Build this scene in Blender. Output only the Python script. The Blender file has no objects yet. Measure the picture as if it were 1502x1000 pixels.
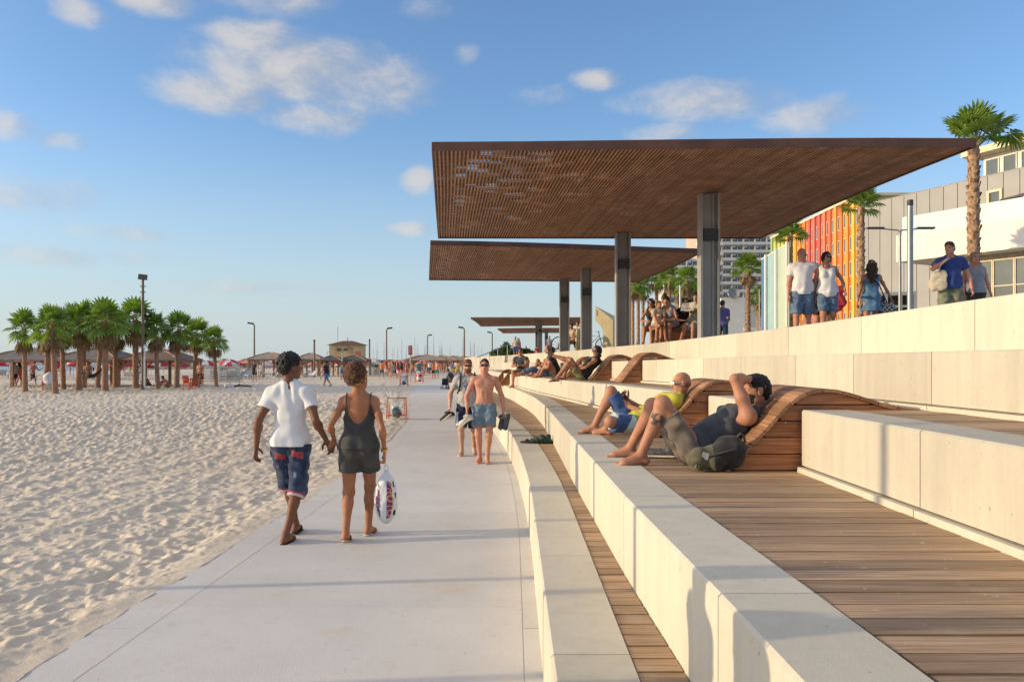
import bpy, bmesh, math, random
import numpy as np
from mathutils import Vector, Matrix
sc = bpy.context.scene
COL = sc.collection
R = math.radians
rng = random.Random(11)

# ------------------------------------------------------------------ camera, sky, sun, exposure
cam_d = bpy.data.cameras.new('camera'); cam = bpy.data.objects.new('camera', cam_d); COL.objects.link(cam)
cam.location = (0, 0, 1.70); cam.rotation_euler = (R(90), 0, 0)
cam_d.sensor_width = 36.0; cam_d.lens = 36.0*1200/1502; cam_d.shift_y = 29/1502.0
cam_d.clip_start = 0.05; cam_d.clip_end = 20000
sc.camera = cam
SUN_EL, SUN_AZ = 12.0, 186.0          # azimuth of the sun, degrees counter-clockwise from +X
sd = bpy.data.lights.new('sun', 'SUN'); sd.energy = 2.72; sd.angle = R(0.6); sd.color = (1.0, 0.79, 0.49)
sun = bpy.data.objects.new('sun', sd); COL.objects.link(sun)
S = Vector((math.cos(R(SUN_EL))*math.cos(R(SUN_AZ)), math.cos(R(SUN_EL))*math.sin(R(SUN_AZ)), math.sin(R(SUN_EL))))
sun.rotation_euler = S.to_track_quat('Z', 'Y').to_euler()
sun.location = S*60
vs = sc.view_settings; vs.view_transform = 'Standard'; vs.look = 'None'; vs.gamma = 1.0; vs.exposure = 0.58; vs.use_curve_mapping = False

class NG:
    """tiny node-graph builder"""
    def __init__(s, nt): s.nt = nt; s.n = nt.nodes; s.l = nt.links
    def new(s, t, **kw):
        n = s.n.new(t)
        for k, v in kw.items(): setattr(n, k, v)
        return n
    def put(s, sock, v):
        if isinstance(v, (int, float)): sock.default_value = v
        elif isinstance(v, (tuple, list)): sock.default_value = tuple(v) if len(sock.default_value) == len(v) else tuple(v)+(1.0,)
        else: s.l.new(v, sock)
    def math(s, op, a, b=0.0, c=0.0, clamp=False):
        n = s.new('ShaderNodeMath', operation=op); n.use_clamp = clamp
        s.put(n.inputs[0], a); s.put(n.inputs[1], b); s.put(n.inputs[2], c); return n.outputs[0]
    def mix(s, f, a, b, mode='MIX'):
        n = s.new('ShaderNodeMix', data_type='RGBA', blend_type=mode)
        s.put(n.inputs[0], f); s.put(n.inputs[6], a); s.put(n.inputs[7], b); return n.outputs[2]
    def noise(s, vec, scale, detail=3, rough=0.5, dist=0.0):
        n = s.new('ShaderNodeTexNoise'); s.put(n.inputs['Scale'], scale); n.inputs['Detail'].default_value = detail
        n.inputs['Roughness'].default_value = rough; n.inputs['Distortion'].default_value = dist
        if vec is not None: s.l.new(vec, n.inputs['Vector'])
        return n.outputs[0]
    def ramp(s, f, stops):
        n = s.new('ShaderNodeValToRGB'); e = n.color_ramp.elements
        while len(e) < len(stops): e.new(0.5)
        for q, (p, c) in zip(e, stops): q.position = p; q.color = tuple(c)+(1.0,) if len(c) == 3 else c
        s.put(n.inputs[0], f); return n.outputs[0]
    def maprange(s, v, a, b, c=0.0, d=1.0, smooth=True):
        n = s.new('ShaderNodeMapRange', interpolation_type='SMOOTHSTEP' if smooth else 'LINEAR')
        for i, x in enumerate((v, a, b, c, d)): s.put(n.inputs[i], x)
        return n.outputs[0]
    def scalevec(s, vec, sx, sy, sz):
        n = s.new('ShaderNodeVectorMath', operation='MULTIPLY'); s.l.new(vec, n.inputs[0]); n.inputs[1].default_value = (sx, sy, sz); return n.outputs[0]

W = bpy.data.worlds.new('World'); sc.world = W; W.use_nodes = True
g = NG(W.node_tree); g.n.clear()
sky = g.new('ShaderNodeTexSky'); sky.sky_type = 'NISHITA'; sky.sun_disc = False
sky.sun_elevation = R(SUN_EL); sky.sun_rotation = R(90-SUN_AZ); sky.altitude = 0; sky.air_density = 1.0; sky.dust_density = 0.6; sky.ozone_density = 3.0
tc = g.new('ShaderNodeTexCoord'); dvec = tc.outputs['Generated']
sep = g.new('ShaderNodeSeparateXYZ'); g.l.new(dvec, sep.inputs[0])
az = g.math('ARCTAN2', sep.outputs[0], sep.outputs[1]); el = g.math('ARCSINE', sep.outputs[2])
comb = g.new('ShaderNodeCombineXYZ'); g.l.new(az, comb.inputs[0]); g.l.new(g.math('MULTIPLY', el, 1.7), comb.inputs[1])
def cloud_field(shift):
    # clouds that stand in the sky where the photograph has them: (azimuth, elevation, half sizes) in degrees
    blobs = [(-15, 18.9, 9.6, 2.7, 1.0), (-19.8, 17.3, 5.0, 2.0, .95), (-17.5, 20.4, 4.4, 1.7, .9), (-10.5, 18.4, 6.2, 3.0, .85), (-13.2, 16.1, 5.0, 1.5, .8), (-17.5, 23.8, 6.4, 2.2, .95), (-24, 22.2, 3.6, 1.5, .85), (-27.8, 20.6, 2.1, 1.1, .85),
             (-31.8, 13.7, 2.4, 1.2, .75), (-28.8, 13.3, 2.0, .8, .65), (-31, 9.9, 5.0, 1.7, .62), (-26.5, 8.0, 4.5, .7, .5), (-6.5, 12.4, 1.5, 1.3, .85), (-7.0, 9.1, 2.0, .65, .6), (6.0, 18.8, 2.3, .9, .7), (13, 17.2, 7.2, 1.7, .75), (20.5, 15.8, 4.6, 1.5, .62),
             (10.5, 15.3, 3.2, 1.0, .6), (-6.4, 23.2, 2.4, 1.0, .5), (-3.0, 20.4, 1.2, .9, .45), (2.0, 18.0, 3.0, .9, .45), (-30, 6.5, 8, 1.0, .42), (-20, 4.9, 9, .6, .36), (28.0, 24.0, 6, 2, .4)]
    a = g.math('ADD', az, shift) if shift else az
    cv = comb.outputs[0]
    if shift:
        c2 = g.new('ShaderNodeCombineXYZ'); g.l.new(a, c2.inputs[0]); g.l.new(g.math('MULTIPLY', el, 1.7), c2.inputs[1]); cv = c2.outputs[0]
    tot = None
    for (a0, e0, ra, re, st) in blobs:
        da = g.math('DIVIDE', g.math('SUBTRACT', a, R(a0)), R(ra)); de = g.math('DIVIDE', g.math('SUBTRACT', el, R(e0)), R(re))
        q = g.math('SUBTRACT', 1.0, g.math('ADD', g.math('MULTIPLY', da, da), g.math('MULTIPLY', de, de)))
        q = g.math('MULTIPLY', q, st)
        tot = q if tot is None else g.math('MAXIMUM', tot, q)
    n1 = g.noise(cv, 10.0, 9, .64, .25)
    d = g.math('ADD', g.math('MULTIPLY', g.math('MAXIMUM', tot, -1.0), .95), g.math('MULTIPLY', g.math('SUBTRACT', n1, .52), 1.75))
    return d
cf = cloud_field(0.0); cf2 = cloud_field(-0.035)
dens = g.maprange(cf, 0.0, 0.95); lit = g.maprange(g.math('SUBTRACT', cf, cf2), -0.35, 0.45)
skyc = g.mix(1.0, sky.outputs[0], (0.88, 0.91, 0.97), 'MULTIPLY')
# unseen bright veil overhead and warm glow round the low sun, added as fill
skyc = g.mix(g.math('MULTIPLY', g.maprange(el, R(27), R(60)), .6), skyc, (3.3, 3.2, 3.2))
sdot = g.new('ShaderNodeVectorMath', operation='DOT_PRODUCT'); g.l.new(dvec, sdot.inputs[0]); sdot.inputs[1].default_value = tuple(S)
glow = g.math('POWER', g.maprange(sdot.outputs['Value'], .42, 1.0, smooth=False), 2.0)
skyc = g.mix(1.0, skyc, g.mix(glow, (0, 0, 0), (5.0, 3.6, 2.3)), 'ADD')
# low air near the horizon is milky
low = g.maprange(el, R(-1), R(17), 1.0, 0.0)
skyc = g.mix(g.math('MULTIPLY', low, .80), skyc, (2.3, 2.65, 2.85))
ccol = g.mix(lit, (1.65, 1.85, 2.25), (3.1, 2.85, 2.55))
skyc = g.mix(g.math('MULTIPLY', dens, .76), skyc, ccol)
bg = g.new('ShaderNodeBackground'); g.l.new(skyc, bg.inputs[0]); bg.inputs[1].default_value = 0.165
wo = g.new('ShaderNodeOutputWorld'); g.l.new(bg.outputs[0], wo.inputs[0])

# ------------------------------------------------------------------ helpers
def tag(o, label=None, cat=None, group=None, kind=None):
    if label: o['label'] = label
    if cat: o['category'] = cat
    if group: o['group'] = group
    if kind: o['kind'] = kind
    return o
def thing(name, label, cat, loc=(0, 0, 0), rz=0.0, group=None, scale=1.0):
    o = bpy.data.objects.new(name, None); COL.objects.link(o); o.location = loc; o.rotation_euler = (0, 0, rz); o.empty_display_size = .2
    if scale != 1.0: o.scale = (scale,)*3
    return tag(o, label, cat, group)
def copy_tree(o, parent=None):
    c = o.copy(); COL.objects.link(c); c.parent = parent
    for ch in list(o.children): copy_tree(ch, c)
    return c
def put(src, loc, rz=0.0, label=None, scale=1.0, group=None, first=None, cat=None):
    """a placed copy (or the original itself the first time)"""
    key = src.name
    if key not in PUT_USED: PUT_USED.add(key); o = src
    else: o = copy_tree(src)
    o.location = loc; o.rotation_euler = (0, 0, rz)
    o.scale = scale if isinstance(scale, (tuple, list)) else (scale,)*3
    tag(o, label, cat, group)
    return o
PUT_USED = set()

def mesh_obj(name, V, F, mats, parent=None, smooth=False, midx=None):
    me = bpy.data.meshes.new(name)
    V = np.asarray(V, dtype=np.float32)
    if isinstance(F, np.ndarray) and F.ndim == 2:
        nf, k = F.shape
        me.vertices.add(len(V)); me.vertices.foreach_set('co', V.ravel())
        me.loops.add(nf*k); me.loops.foreach_set('vertex_index', F.ravel().astype(np.int32))
        me.polygons.add(nf); me.polygons.foreach_set('loop_start', np.arange(0, nf*k, k, dtype=np.int32))
        me.update(calc_edges=True)
    else:
        me.from_pydata([tuple(map(float, v)) for v in V], [], F)
    if not isinstance(mats, (list, tuple)): mats = [mats]
    for m in mats: me.materials.append(m)
    if midx is not None: me.polygons.foreach_set('material_index', np.asarray(midx, dtype=np.int32))
    me.polygons.foreach_set('use_smooth', np.full(len(me.polygons), bool(smooth)))
    me.update()
    o = bpy.data.objects.new(name, me); COL.objects.link(o)
    if parent is not None: o.parent = parent
    return o

class MB:
    def __init__(s): s.v = []; s.f = []; s.m = []
    def add(s, vs, fs, m=0):
        b = len(s.v); s.v += [tuple(v) for v in vs]
        for f in fs: s.f.append([b+i for i in f]); s.m.append(m)
        return s
    def box(s, lo, hi, m=0, rot=None, c=None):
        x0, y0, z0 = lo; x1, y1, z1 = hi
        vs = [Vector(p) for p in ((x0,y0,z0),(x1,y0,z0),(x1,y1,z0),(x0,y1,z0),(x0,y0,z1),(x1,y0,z1),(x1,y1,z1),(x0,y1,z1))]
        if rot is not None:
            c = Vector(c) if c is not None else Vector(((x0+x1)/2, (y0+y1)/2, (z0+z1)/2))
            vs = [rot @ (p-c) + c for p in vs]
        return s.add(vs, [(0,3,2,1),(4,5,6,7),(0,1,5,4),(1,2,6,5),(2,3,7,6),(3,0,4,7)], m)
    def bar(s, a, b, w, h, m=0, up=(0, 0, 1)):
        a = Vector(a); b = Vector(b); d = (b-a).normalized(); u = Vector(up)
        r = d.cross(u)
        if r.length < 1e-4: r = d.cross(Vector((1, 0, 0)))
        r.normalize(); u = r.cross(d).normalized()
        vs = [p + r*x*w/2 + u*y*h/2 for p in (a, b) for (x, y) in ((-1,-1),(1,-1),(1,1),(-1,1))]
        return s.add(vs, [(3,2,1,0),(4,5,6,7),(0,1,5,4),(1,2,6,5),(2,3,7,6),(3,0,4,7)], m)
    def tube(s, pts, rad, n=8, m=0, cap=True):
        pts = [Vector(p) for p in pts]; k = len(pts)
        rad = [rad]*k if isinstance(rad, (int, float)) else rad
        vs = []; fs = []
        prev = None
        for i, p in enumerate(pts):
            d = (pts[min(i+1, k-1)]-pts[max(i-1, 0)]).normalized()
            if prev is None:
                a = d.cross(Vector((0, 0, 1)))
                if a.length < 1e-3: a = d.cross(Vector((1, 0, 0)))
            else: a = prev - d*prev.dot(d)
            a.normalize(); prev = a; b = d.cross(a)
            for j in range(n):
                t = 2*math.pi*j/n; vs.append(p + (a*math.cos(t)+b*math.sin(t))*rad[i])
        for i in range(k-1):
            for j in range(n):
                fs.append((i*n+j, i*n+(j+1) % n, (i+1)*n+(j+1) % n, (i+1)*n+j))
        if cap: fs += [tuple(range(n))[::-1], tuple((k-1)*n+j for j in range(n))]
        return s.add(vs, fs, m)
    def lathe(s, prof, c=(0, 0, 0), n=16, m=0):
        cx, cy, cz = c; vs = []; fs = []
        for (r, z) in prof:
            for j in range(n):
                t = 2*math.pi*j/n; vs.append((cx+r*math.cos(t), cy+r*math.sin(t), cz+z))
        for i in range(len(prof)-1):
            for j in range(n): fs.append((i*n+j, i*n+(j+1) % n, (i+1)*n+(j+1) % n, (i+1)*n+j))
        fs += [tuple(range(n))[::-1], tuple((len(prof)-1)*n+j for j in range(n))]
        return s.add(vs, fs, m)
    def prism(s, poly, y0, y1, m=0, axis='y'):
        """a polygon in x,z extruded along y (or polygon in x,y extruded along z)"""
        k = len(poly)
        if axis == 'y': vs = [(a, y0, b) for a, b in poly]+[(a, y1, b) for a, b in poly]
        else: vs = [(a, b, y0) for a, b in poly]+[(a, b, y1) for a, b in poly]
        fs = [tuple(range(k)), tuple(range(2*k-1, k-1, -1))]+[(i, k+i, k+(i+1) % k, (i+1) % k) for i in range(k)]
        return s.add(vs, fs, m)
    def build(s, name, mats, parent=None, smooth=False):
        o = mesh_obj(name, s.v, s.f, mats, parent, False, s.m)
        me = o.data
        bm = bmesh.new(); bm.from_mesh(me); bmesh.ops.recalc_face_normals(bm, faces=bm.faces); bm.to_mesh(me); bm.free()
        if smooth:
            me.polygons.foreach_set('use_smooth', np.full(len(me.polygons), True))
            if hasattr(me, 'set_sharp_from_angle'): me.set_sharp_from_angle(angle=R(40))
        return o

MATS = {}
def mat(name, col, rough=.6, var=.12, scale=8.0, bump=0.0, bscale=60.0, metal=0.0, spec=.4, island=0.0, col2=None, sheen=0.0, detail=4, objrand=0.0):
    if name in MATS: return MATS[name]
    m = bpy.data.materials.new(name); m.use_nodes = True; q = NG(m.node_tree)
    b = q.n['Principled BSDF']; tcn = q.new('ShaderNodeTexCoord'); o = tcn.outputs['Object']
    n = q.noise(o, scale, detail, .6)
    c2 = col2 if col2 else tuple(c*(1-2.2*var) for c in col)
    c1 = col if col2 else tuple(min(1, c*(1+1.2*var)) for c in col)
    c = q.mix(q.maprange(n, .3, .7), c2, c1)
    if island or objrand:
        f = None
        if island:
            ge = q.new('ShaderNodeNewGeometry'); f = q.math('ADD', 1-island, q.math('MULTIPLY', ge.outputs['Random Per Island'], 2*island))
        if objrand:
            oi = q.new('ShaderNodeObjectInfo'); f2 = q.math('ADD', 1-objrand, q.math('MULTIPLY', oi.outputs['Random'], 2*objrand)); f = f2 if f is None else q.math('MULTIPLY', f, f2)
        cc = q.new('ShaderNodeCombineColor'); [q.l.new(f, cc.inputs[i]) for i in range(3)]
        c = q.mix(1.0, c, cc.outputs[0], 'MULTIPLY')
    q.put(b.inputs['Base Color'], c); b.inputs['Roughness'].default_value = rough; b.inputs['Metallic'].default_value = metal
    b.inputs['Specular IOR Level'].default_value = spec
    if sheen: b.inputs['Sheen Weight'].default_value = sheen
    if bump:
        bn = q.new('ShaderNodeBump'); bn.inputs['Strength'].default_value = bump; bn.inputs['Distance'].default_value = .02
        q.put(bn.inputs['Height'], q.noise(o, bscale, 4, .6)); q.l.new(bn.outputs[0], b.inputs['Normal'])
    MATS[name] = m; return m
# ------------------------------------------------------------------ the setting: tiers, decks, path, sand, sea, promenade
def concrete(name, col, rough=.75, streak=.17, isl=.13, sandy=0.0, bump=.25):
    m = bpy.data.materials.new(name); m.use_nodes = True; q = NG(m.node_tree); b = q.n['Principled BSDF']
    o = q.new('ShaderNodeTexCoord').outputs['Object']
    n1 = q.noise(o, 1.3, 5, .6); n2 = q.noise(o, 22, 5, .7); n3 = q.noise(q.scalevec(o, 5, 5, .35), 1.6, 4, .6)
    ge = q.new('ShaderNodeNewGeometry')
    f = q.math('ADD', .93, q.math('MULTIPLY', q.math('SUBTRACT', n1, .5), .26))
    f = q.math('ADD', f, q.math('MULTIPLY', q.math('SUBTRACT', n2, .5), .12))
    f = q.math('ADD', f, q.math('MULTIPLY', q.math('SUBTRACT', n3, .5), streak*2))
    f = q.math('ADD', f, q.math('MULTIPLY', q.math('SUBTRACT', ge.outputs['Random Per Island'], .5), isl*2))
    cc = q.new('ShaderNodeCombineColor'); [q.l.new(f, cc.inputs[i]) for i in range(3)]
    c = q.mix(1.0, col, cc.outputs[0], 'MULTIPLY')
    c = q.mix(q.math('MULTIPLY', q.maprange(n3, .58, .74), .30), c, (.42, .35, .24))
    # small stains and specks
    c = q.mix(q.math('MULTIPLY', q.maprange(q.noise(o, 3.1, 6, .75), .62, .74), .34), c, (.36, .28, .18))
    c = q.mix(q.math('MULTIPLY', q.maprange(q.noise(o, 31, 2, .5), .70, .76), .5), c, (.13, .11, .09))
    if sandy: c = q.mix(q.math('MULTIPLY', q.maprange(q.noise(o, 1.1, 7, .7), .55, .68), sandy), c, (.60, .47, .30))
    q.put(b.inputs['Base Color'], c); b.inputs['Roughness'].default_value = rough; b.inputs['Specular IOR Level'].default_value = .3
    bn = q.new('ShaderNodeBump'); bn.inputs['Strength'].default_value = bump; bn.inputs['Distance'].default_value = .006
    q.put(bn.inputs['Height'], q.noise(o, 90, 5, .7)); q.l.new(bn.outputs[0], b.inputs['Normal'])
    return m
CONC = concrete('cream_concrete', (.57, .52, .415))
PATHM = concrete('path_concrete', (.66, .625, .575), .85, .0, .04, .45, .5)
def plank_mat(name, col, col2, axis=0, isl=.28, rough=.6):
    m = bpy.data.materials.new(name); m.use_nodes = True; q = NG(m.node_tree); b = q.n['Principled BSDF']
    o = q.new('ShaderNodeTexCoord').outputs['Object']
    sv = [60, 60, 60]; sv[axis] = 2.2
    gr = q.noise(q.scalevec(o, *sv), 1.0, 5, .65, .4); n1 = q.noise(o, 1.7, 4, .6)
    c = q.mix(q.maprange(gr, .3, .72), col2, col)
    ge = q.new('ShaderNodeNewGeometry'); f = q.math('ADD', 1-isl, q.math('MULTIPLY', ge.outputs['Random Per Island'], 2*isl))
    f = q.math('MULTIPLY', f, q.math('ADD', .75, q.math('MULTIPLY', n1, .5)))
    cc = q.new('ShaderNodeCombineColor'); [q.l.new(f, cc.inputs[i]) for i in range(3)]
    c = q.mix(1.0, c, cc.outputs[0], 'MULTIPLY')
    c = q.mix(q.math('MULTIPLY', q.maprange(q.noise(o, 2.6, 6, .7), .56, .72), .35), c, (.46, .37, .27))
    c = q.mix(q.math('MULTIPLY', q.maprange(q.noise(o, 23, 2, .5), .72, .77), .7), c, (.62, .56, .47))
    q.put(b.inputs['Base Color'], c); b.inputs['Roughness'].default_value = rough; b.inputs['Specular IOR Level'].default_value = .3
    bn = q.new('ShaderNodeBump'); bn.inputs['Strength'].default_value = .5; bn.inputs['Distance'].default_value = .004
    q.put(bn.inputs['Height'], gr); q.l.new(bn.outputs[0], b.inputs['Normal'])
    return m
DECK = plank_mat('weathered_deck', (.49, .33, .195), (.26, .16, .09))
TEAK = plank_mat('oiled_planks', (.44, .235, .125), (.24, .115, .055), 1)
TEAKX = plank_mat('oiled_side_planks', (.44, .19, .085), (.23, .085, .035), 0)
DARKGAP = mat('dark_gap', (.03, .026, .022), .9)

def poly(*pts):
    ys = np.array([p[0] for p in pts], float); xs = np.array([p[1] for p in pts], float)
    def f(y):
        # lightly smoothed piecewise-linear curve
        w = 1.1 if y > 6 else .3
        return float(np.mean(np.interp(np.array([y-w, y-w/2, y, y+w/2, y+w]), ys, xs)))
    return f
T1 = poly((-6,.165),(3,.165),(8.4,.178),(11.3,.10),(13.2,.03),(15.8,-.13),(20,-.47),(30,-1.4),(40,-2.38),(51,-3.4))
T2 = poly((-6,.74),(2,.734),(3,.705),(4.5,.665),(7.7,.635),(12,.625),(15.5,.615),(19.7,.50),(25.5,.085),(30,-.36),(40,-1.4),(52,-2.6))
T3 = poly((-6,2.1),(8.5,2.1),(10.5,1.95),(14.5,1.56),(17.6,1.19),(22,.66),(27.4,.12),(35,-.59),(52,-2.1))
T4 = poly((-6,3.25),(4.9,3.06),(7,3.0),(9.7,2.93),(12.4,2.79),(17.9,2.27),(23,1.68),(27,1.2),(36,.3),(45,-.6),(52,-1.2))
T5 = poly((-6,4.4),(6.4,4.0),(11,3.75),(17.9,3.25),(27,2.2),(36,1.3),(45,.42),(53,-.30))
zi = lambda *p: (lambda y: float(np.interp(y, [a for a, _ in p], [b for _, b in p])))
Z1 = zi((0,.45),(13,.45),(30,.43),(50,.41)); Z2 = zi((0,.9),(7,.9),(13,.867),(20,.845),(30,.815),(50,.80))
Z3 = zi((0,1.345),(7,1.345),(14,1.30),(17.6,1.275),(27,1.22),(50,1.20)); Z4 = zi((0,1.785),(5,1.77),(10,1.755),(18,1.69),(27,1.63),(50,1.60))
Z5 = zi((-6,2.35),(6.4,2.235),(11,2.155),(17.9,2.10),(27,2.05),(60,2.05),(120,2.0))

def tier(T, Zt, Zb, width, y0, y1, step, label, skip=(), lip=0.0, offs=0.0):
    """a run of concrete blocks: upright face towards the sea, flat top, 5 mm joints"""
    cuts = [y0]; y = y0+offs
    while y < y1-.4:
        if y > y0+.2: cuts.append(y)
        y += step*(1+.25*math.sin(y*3.1))
    cuts.append(y1)
    for s in skip: cuts += [s[0], s[1]]
    cuts = sorted(set(cuts)); mb = MB(); out = []; labels = label if isinstance(label, (list, tuple)) else [label]
    def flush():
        o = mb.build('concrete_step', CONC); out.append(tag(o, labels[min(len(out), len(labels)-1)], 'concrete step', 'cream concrete steps of the terrace'))
    for a, b in zip(cuts, cuts[1:]):
        if any(a >= s[0]-1e-3 and b <= s[1]+1e-3 for s in skip):
            if mb.v: flush()
            mb = MB(); continue
        n = max(1, int((b-a)/.45)) if a > 6 else 1
        ys = np.linspace(a+.004, b-.004, n+1)
        if b-a < .05: continue
        bev = .012
        rows = []
        for yy in ys:
            x = T(yy); zt = Zt(yy); zb = Zb(yy)
            pr = [(x, zb-.05), (x, zt-bev), (x+bev, zt), (x+width, zt), (x+width, zb-.05)]
            if lip: pr = [(x+.05, zb-.05), (x+.05, zb+lip-.006), (x, zb+lip), (x, zt-bev), (x+bev, zt), (x+width, zt), (x+width, zb-.05)]
            rows.append([(px, yy, pz) for px, pz in pr])
        k = len(rows[0]); vs = [p for r in rows for p in r]
        fs = [(i*k+j, i*k+(j+1) % k, (i+1)*k+(j+1) % k, (i+1)*k+j) for i in range(n) for j in range(k)]
        fs += [tuple(range(k))[::-1], tuple(n*k+j for j in range(k))]
        mb.add(vs, fs)
        if lip:
            vs2 = []
            for yy in (ys[0], ys[-1]): vs2 += [(T(yy)-.035, yy, Zb(yy)-.04), (T(yy)-.035, yy, Zb(yy)+lip-.012), (T(yy)+.04, yy, Zb(yy)+lip-.012), (T(yy)+.04, yy, Zb(yy)-.04)]
            mb.add(vs2, [(0,1,5,4),(1,2,6,5),(2,3,7,6),(3,2,1,0),(4,5,6,7)])
    if mb.v: flush()
    return out
t1 = tier(T1, Z1, lambda y: 0.0, .335, -5, 50.5, 2.35, 'lowest concrete step, a low wavy kerb wall edging the pale walkway', offs=.9)
t2 = tier(T2, Z2, Z1, .335, -5, 52, 1.75, 'second concrete step up from the walkway, above the narrow strip of planks', offs=.55)
LOUNGE_NEAR = ((5.93, 7.06), (8.62, 9.74)); LOUNGE_FAR = ((15.6, 16.75), (18.25, 19.35), (21.6, 22.7)); LOUNGE_OFF = ((29.5, 30.6), (32.2, 33.3))
t3 = tier(T3, Z3, Z2, .335, -5, 52, 1.55, ['third concrete step from the right edge up to the nearest wooden lounger', 'short block of the third step between the two nearest wooden loungers', 'long curving run of the third step that the far sunbathers sit along', 'short block of the third step between two far wooden loungers', 'farthest end of the third concrete step past the last loungers'], skip=LOUNGE_NEAR+LOUNGE_OFF, lip=.045, offs=.4)
t4 = tier(T4, Z4, Z3, 1.1, -5, 45, 1.45, ['long lower wall course behind the near loungers, its blocks widest at the right edge', 'short lower wall block between the empty hump and the long-haired woman\'s lounger', 'short lower wall block left of the long-haired woman\'s lounger', 'far end of the lower wall course behind the man in grey'], skip=LOUNGE_FAR, lip=.04, offs=.2)
t5 = tier(T5, Z5, Z4, .55, -5, 53, 1.9, 'upper course of concrete wall carrying the promenade edge', offs=.1)

def deck(name, Ta, Tb, Z, off, y0, y1, dz=0.0, gap=.014):
    mb = MB(); y = y0
    while y < y1:
        p = .150; a, b = y+gap/2, y+p-gap/2
        xs = [Ta(a)+off, Tb(a)+.0, Tb(b)+.0, Ta(b)+off]
        if min(xs[1], xs[2])-max(xs[0], xs[3]) > .02:
            z = Z((a+b)/2)-.004+dz+rng.uniform(-.0015, .0015); t = .03
            L = [(xs[0]+.006, a, z), (xs[1]-.003, a, z), (xs[2]-.003, b, z), (xs[3]+.006, b, z)]
            mb.add(L+[(p_[0], p_[1], p_[2]-t) for p_ in L], [(0,1,2,3),(7,6,5,4),(0,4,5,1),(1,5,6,2),(2,6,7,3),(3,7,4,0)])
        y += p
    tag(mb.build(name, DECK), kind='structure')
    q = MB(); ys = np.linspace(y0, y1, int((y1-y0)/.8)+2)
    vs = [v for yy in ys for v in ((Ta(yy)+.02, yy, Z(yy)-.045), (Tb(yy)+.02, yy, Z(yy)-.045))]
    q.add(vs, [(2*i, 2*i+1, 2*i+3, 2*i+2) for i in range(len(ys)-1)]); tag(q.build(name+'_base', DARKGAP), kind='structure')
deck('deck', T1, T2, Z1, .335, -4.5, 50.4)
deck('deck', T2, T3, Z2, .335, -4.5, 51.5)
deck('deck', T3, T4, Z3, .335, -4.5, 45)

# walkway: main slab, border strip towards the sand, narrow strip at the kerb
PL = poly((-6,-2.66),(4.3,-2.66),(6.2,-2.63),(9,-2.55),(12,-2.49),(15,-2.55),(18.4,-2.7),(23.8,-3.07),(29.6,-3.7),(35,-4.4),(41.3,-5.2),(53.7,-6.5),(66,-6.96),(80,-7.2),(120,-9),(160,-12))
PIN = lambda y: PL(y)+np.interp(y, [0, 6, 12], [.32, .33, .30])
T1x = lambda y: T1(y) if y < 50 else T1(50)-(y-50)*.1
mb = MB()
def strip(A, B, y0, y1, cuts, gap, z):
    for a, b in zip(cuts, cuts[1:]):
        n = max(1, int((b-a)/.7)); ys = np.linspace(a+gap, b-gap, n+1); vs = []
        for yy in ys: vs += [(A(yy), yy, z), (B(yy), yy, z)]
        mb.add(vs, [(2*i, 2*i+1, 2*i+3, 2*i+2) for i in range(n)])
cm = list(np.arange(-5, 60, 3.55))+list(np.arange(62, 161, 14)); cs = list(np.arange(-4.4, 60, 2.4))+list(np.arange(62, 161, 14))
strip(lambda y: PIN(y)+.001, lambda y: T1x(y)-.105, 0, 0, cm, .0008, 0.0); strip(lambda y: PL(y), lambda y: PIN(y)-.0005, 0, 0, cs, .0012, .001); strip(lambda y: T1x(y)-.10, lambda y: T1x(y)+.03, 0, 0, cs, .003, .002)
tag(mb.build('path', PATHM), kind='structure')
mb = MB(); ys = np.arange(-5, 161, 1.0); vs = []
for yy in ys: vs += [(PL(yy)-.0, yy, -.0015), (T1x(yy)+.05, yy, -.0015)]
mb.add(vs, [(2*i, 2*i+1, 2*i+3, 2*i+2) for i in range(len(ys)-1)])
for i in range(len(ys)-1):     # outer edge of the slab down into the sand
    a, b = ys[i], ys[i+1]; mb.add([(PL(a)-.001, a, 0.0), (PL(b)-.001, b, 0.0), (PL(b)-.001, b, -.3), (PL(a)-.001, a, -.3)], [(0,1,2,3)])
tag(mb.build('path_base', PATHM), kind='structure')

# sand: trampled sheet, real dimples that get coarser with distance
m = bpy.data.materials.new('sand'); m.use_nodes = True; q = NG(m.node_tree); b = q.n['Principled BSDF']
o_ = q.new('ShaderNodeTexCoord').outputs['Object']
c = q.mix(q.maprange(q.noise(o_, .35, 5, .6), .3, .7), (.615, .52, .395), (.70, .60, .465))
c = q.mix(q.math('MULTIPLY', q.maprange(q.noise(o_, 9, 6, .75), .62, .75), .5), c, (.42, .34, .25))
c = q.mix(q.math('MULTIPLY', q.maprange(q.noise(o_, 260, 2, .6), .35, .65), .25), c, (.68, .60, .49))
q.put(b.inputs['Base Color'], c); b.inputs['Roughness'].default_value = .95; b.inputs['Specular IOR Level'].default_value = .1
bn = q.new('ShaderNodeBump'); bn.inputs['Strength'].default_value = .55; bn.inputs['Distance'].default_value = .02
hh = q.math('ADD', q.math('MULTIPLY', q.noise(o_, 26, 4, .65), .8), q.math('MULTIPLY', q.noise(o_, 150, 3, .6), .25))
bn2 = q.new('ShaderNodeBump'); bn2.inputs['Strength'].default_value = .9; bn2.inputs['Distance'].default_value = .16
q.put(bn2.inputs['Height'], q.noise(o_, 2.4, 3, .6))
cd_ = q.new('ShaderNodeSeparateXYZ'); q.l.new(o_, cd_.inputs[0])
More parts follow.
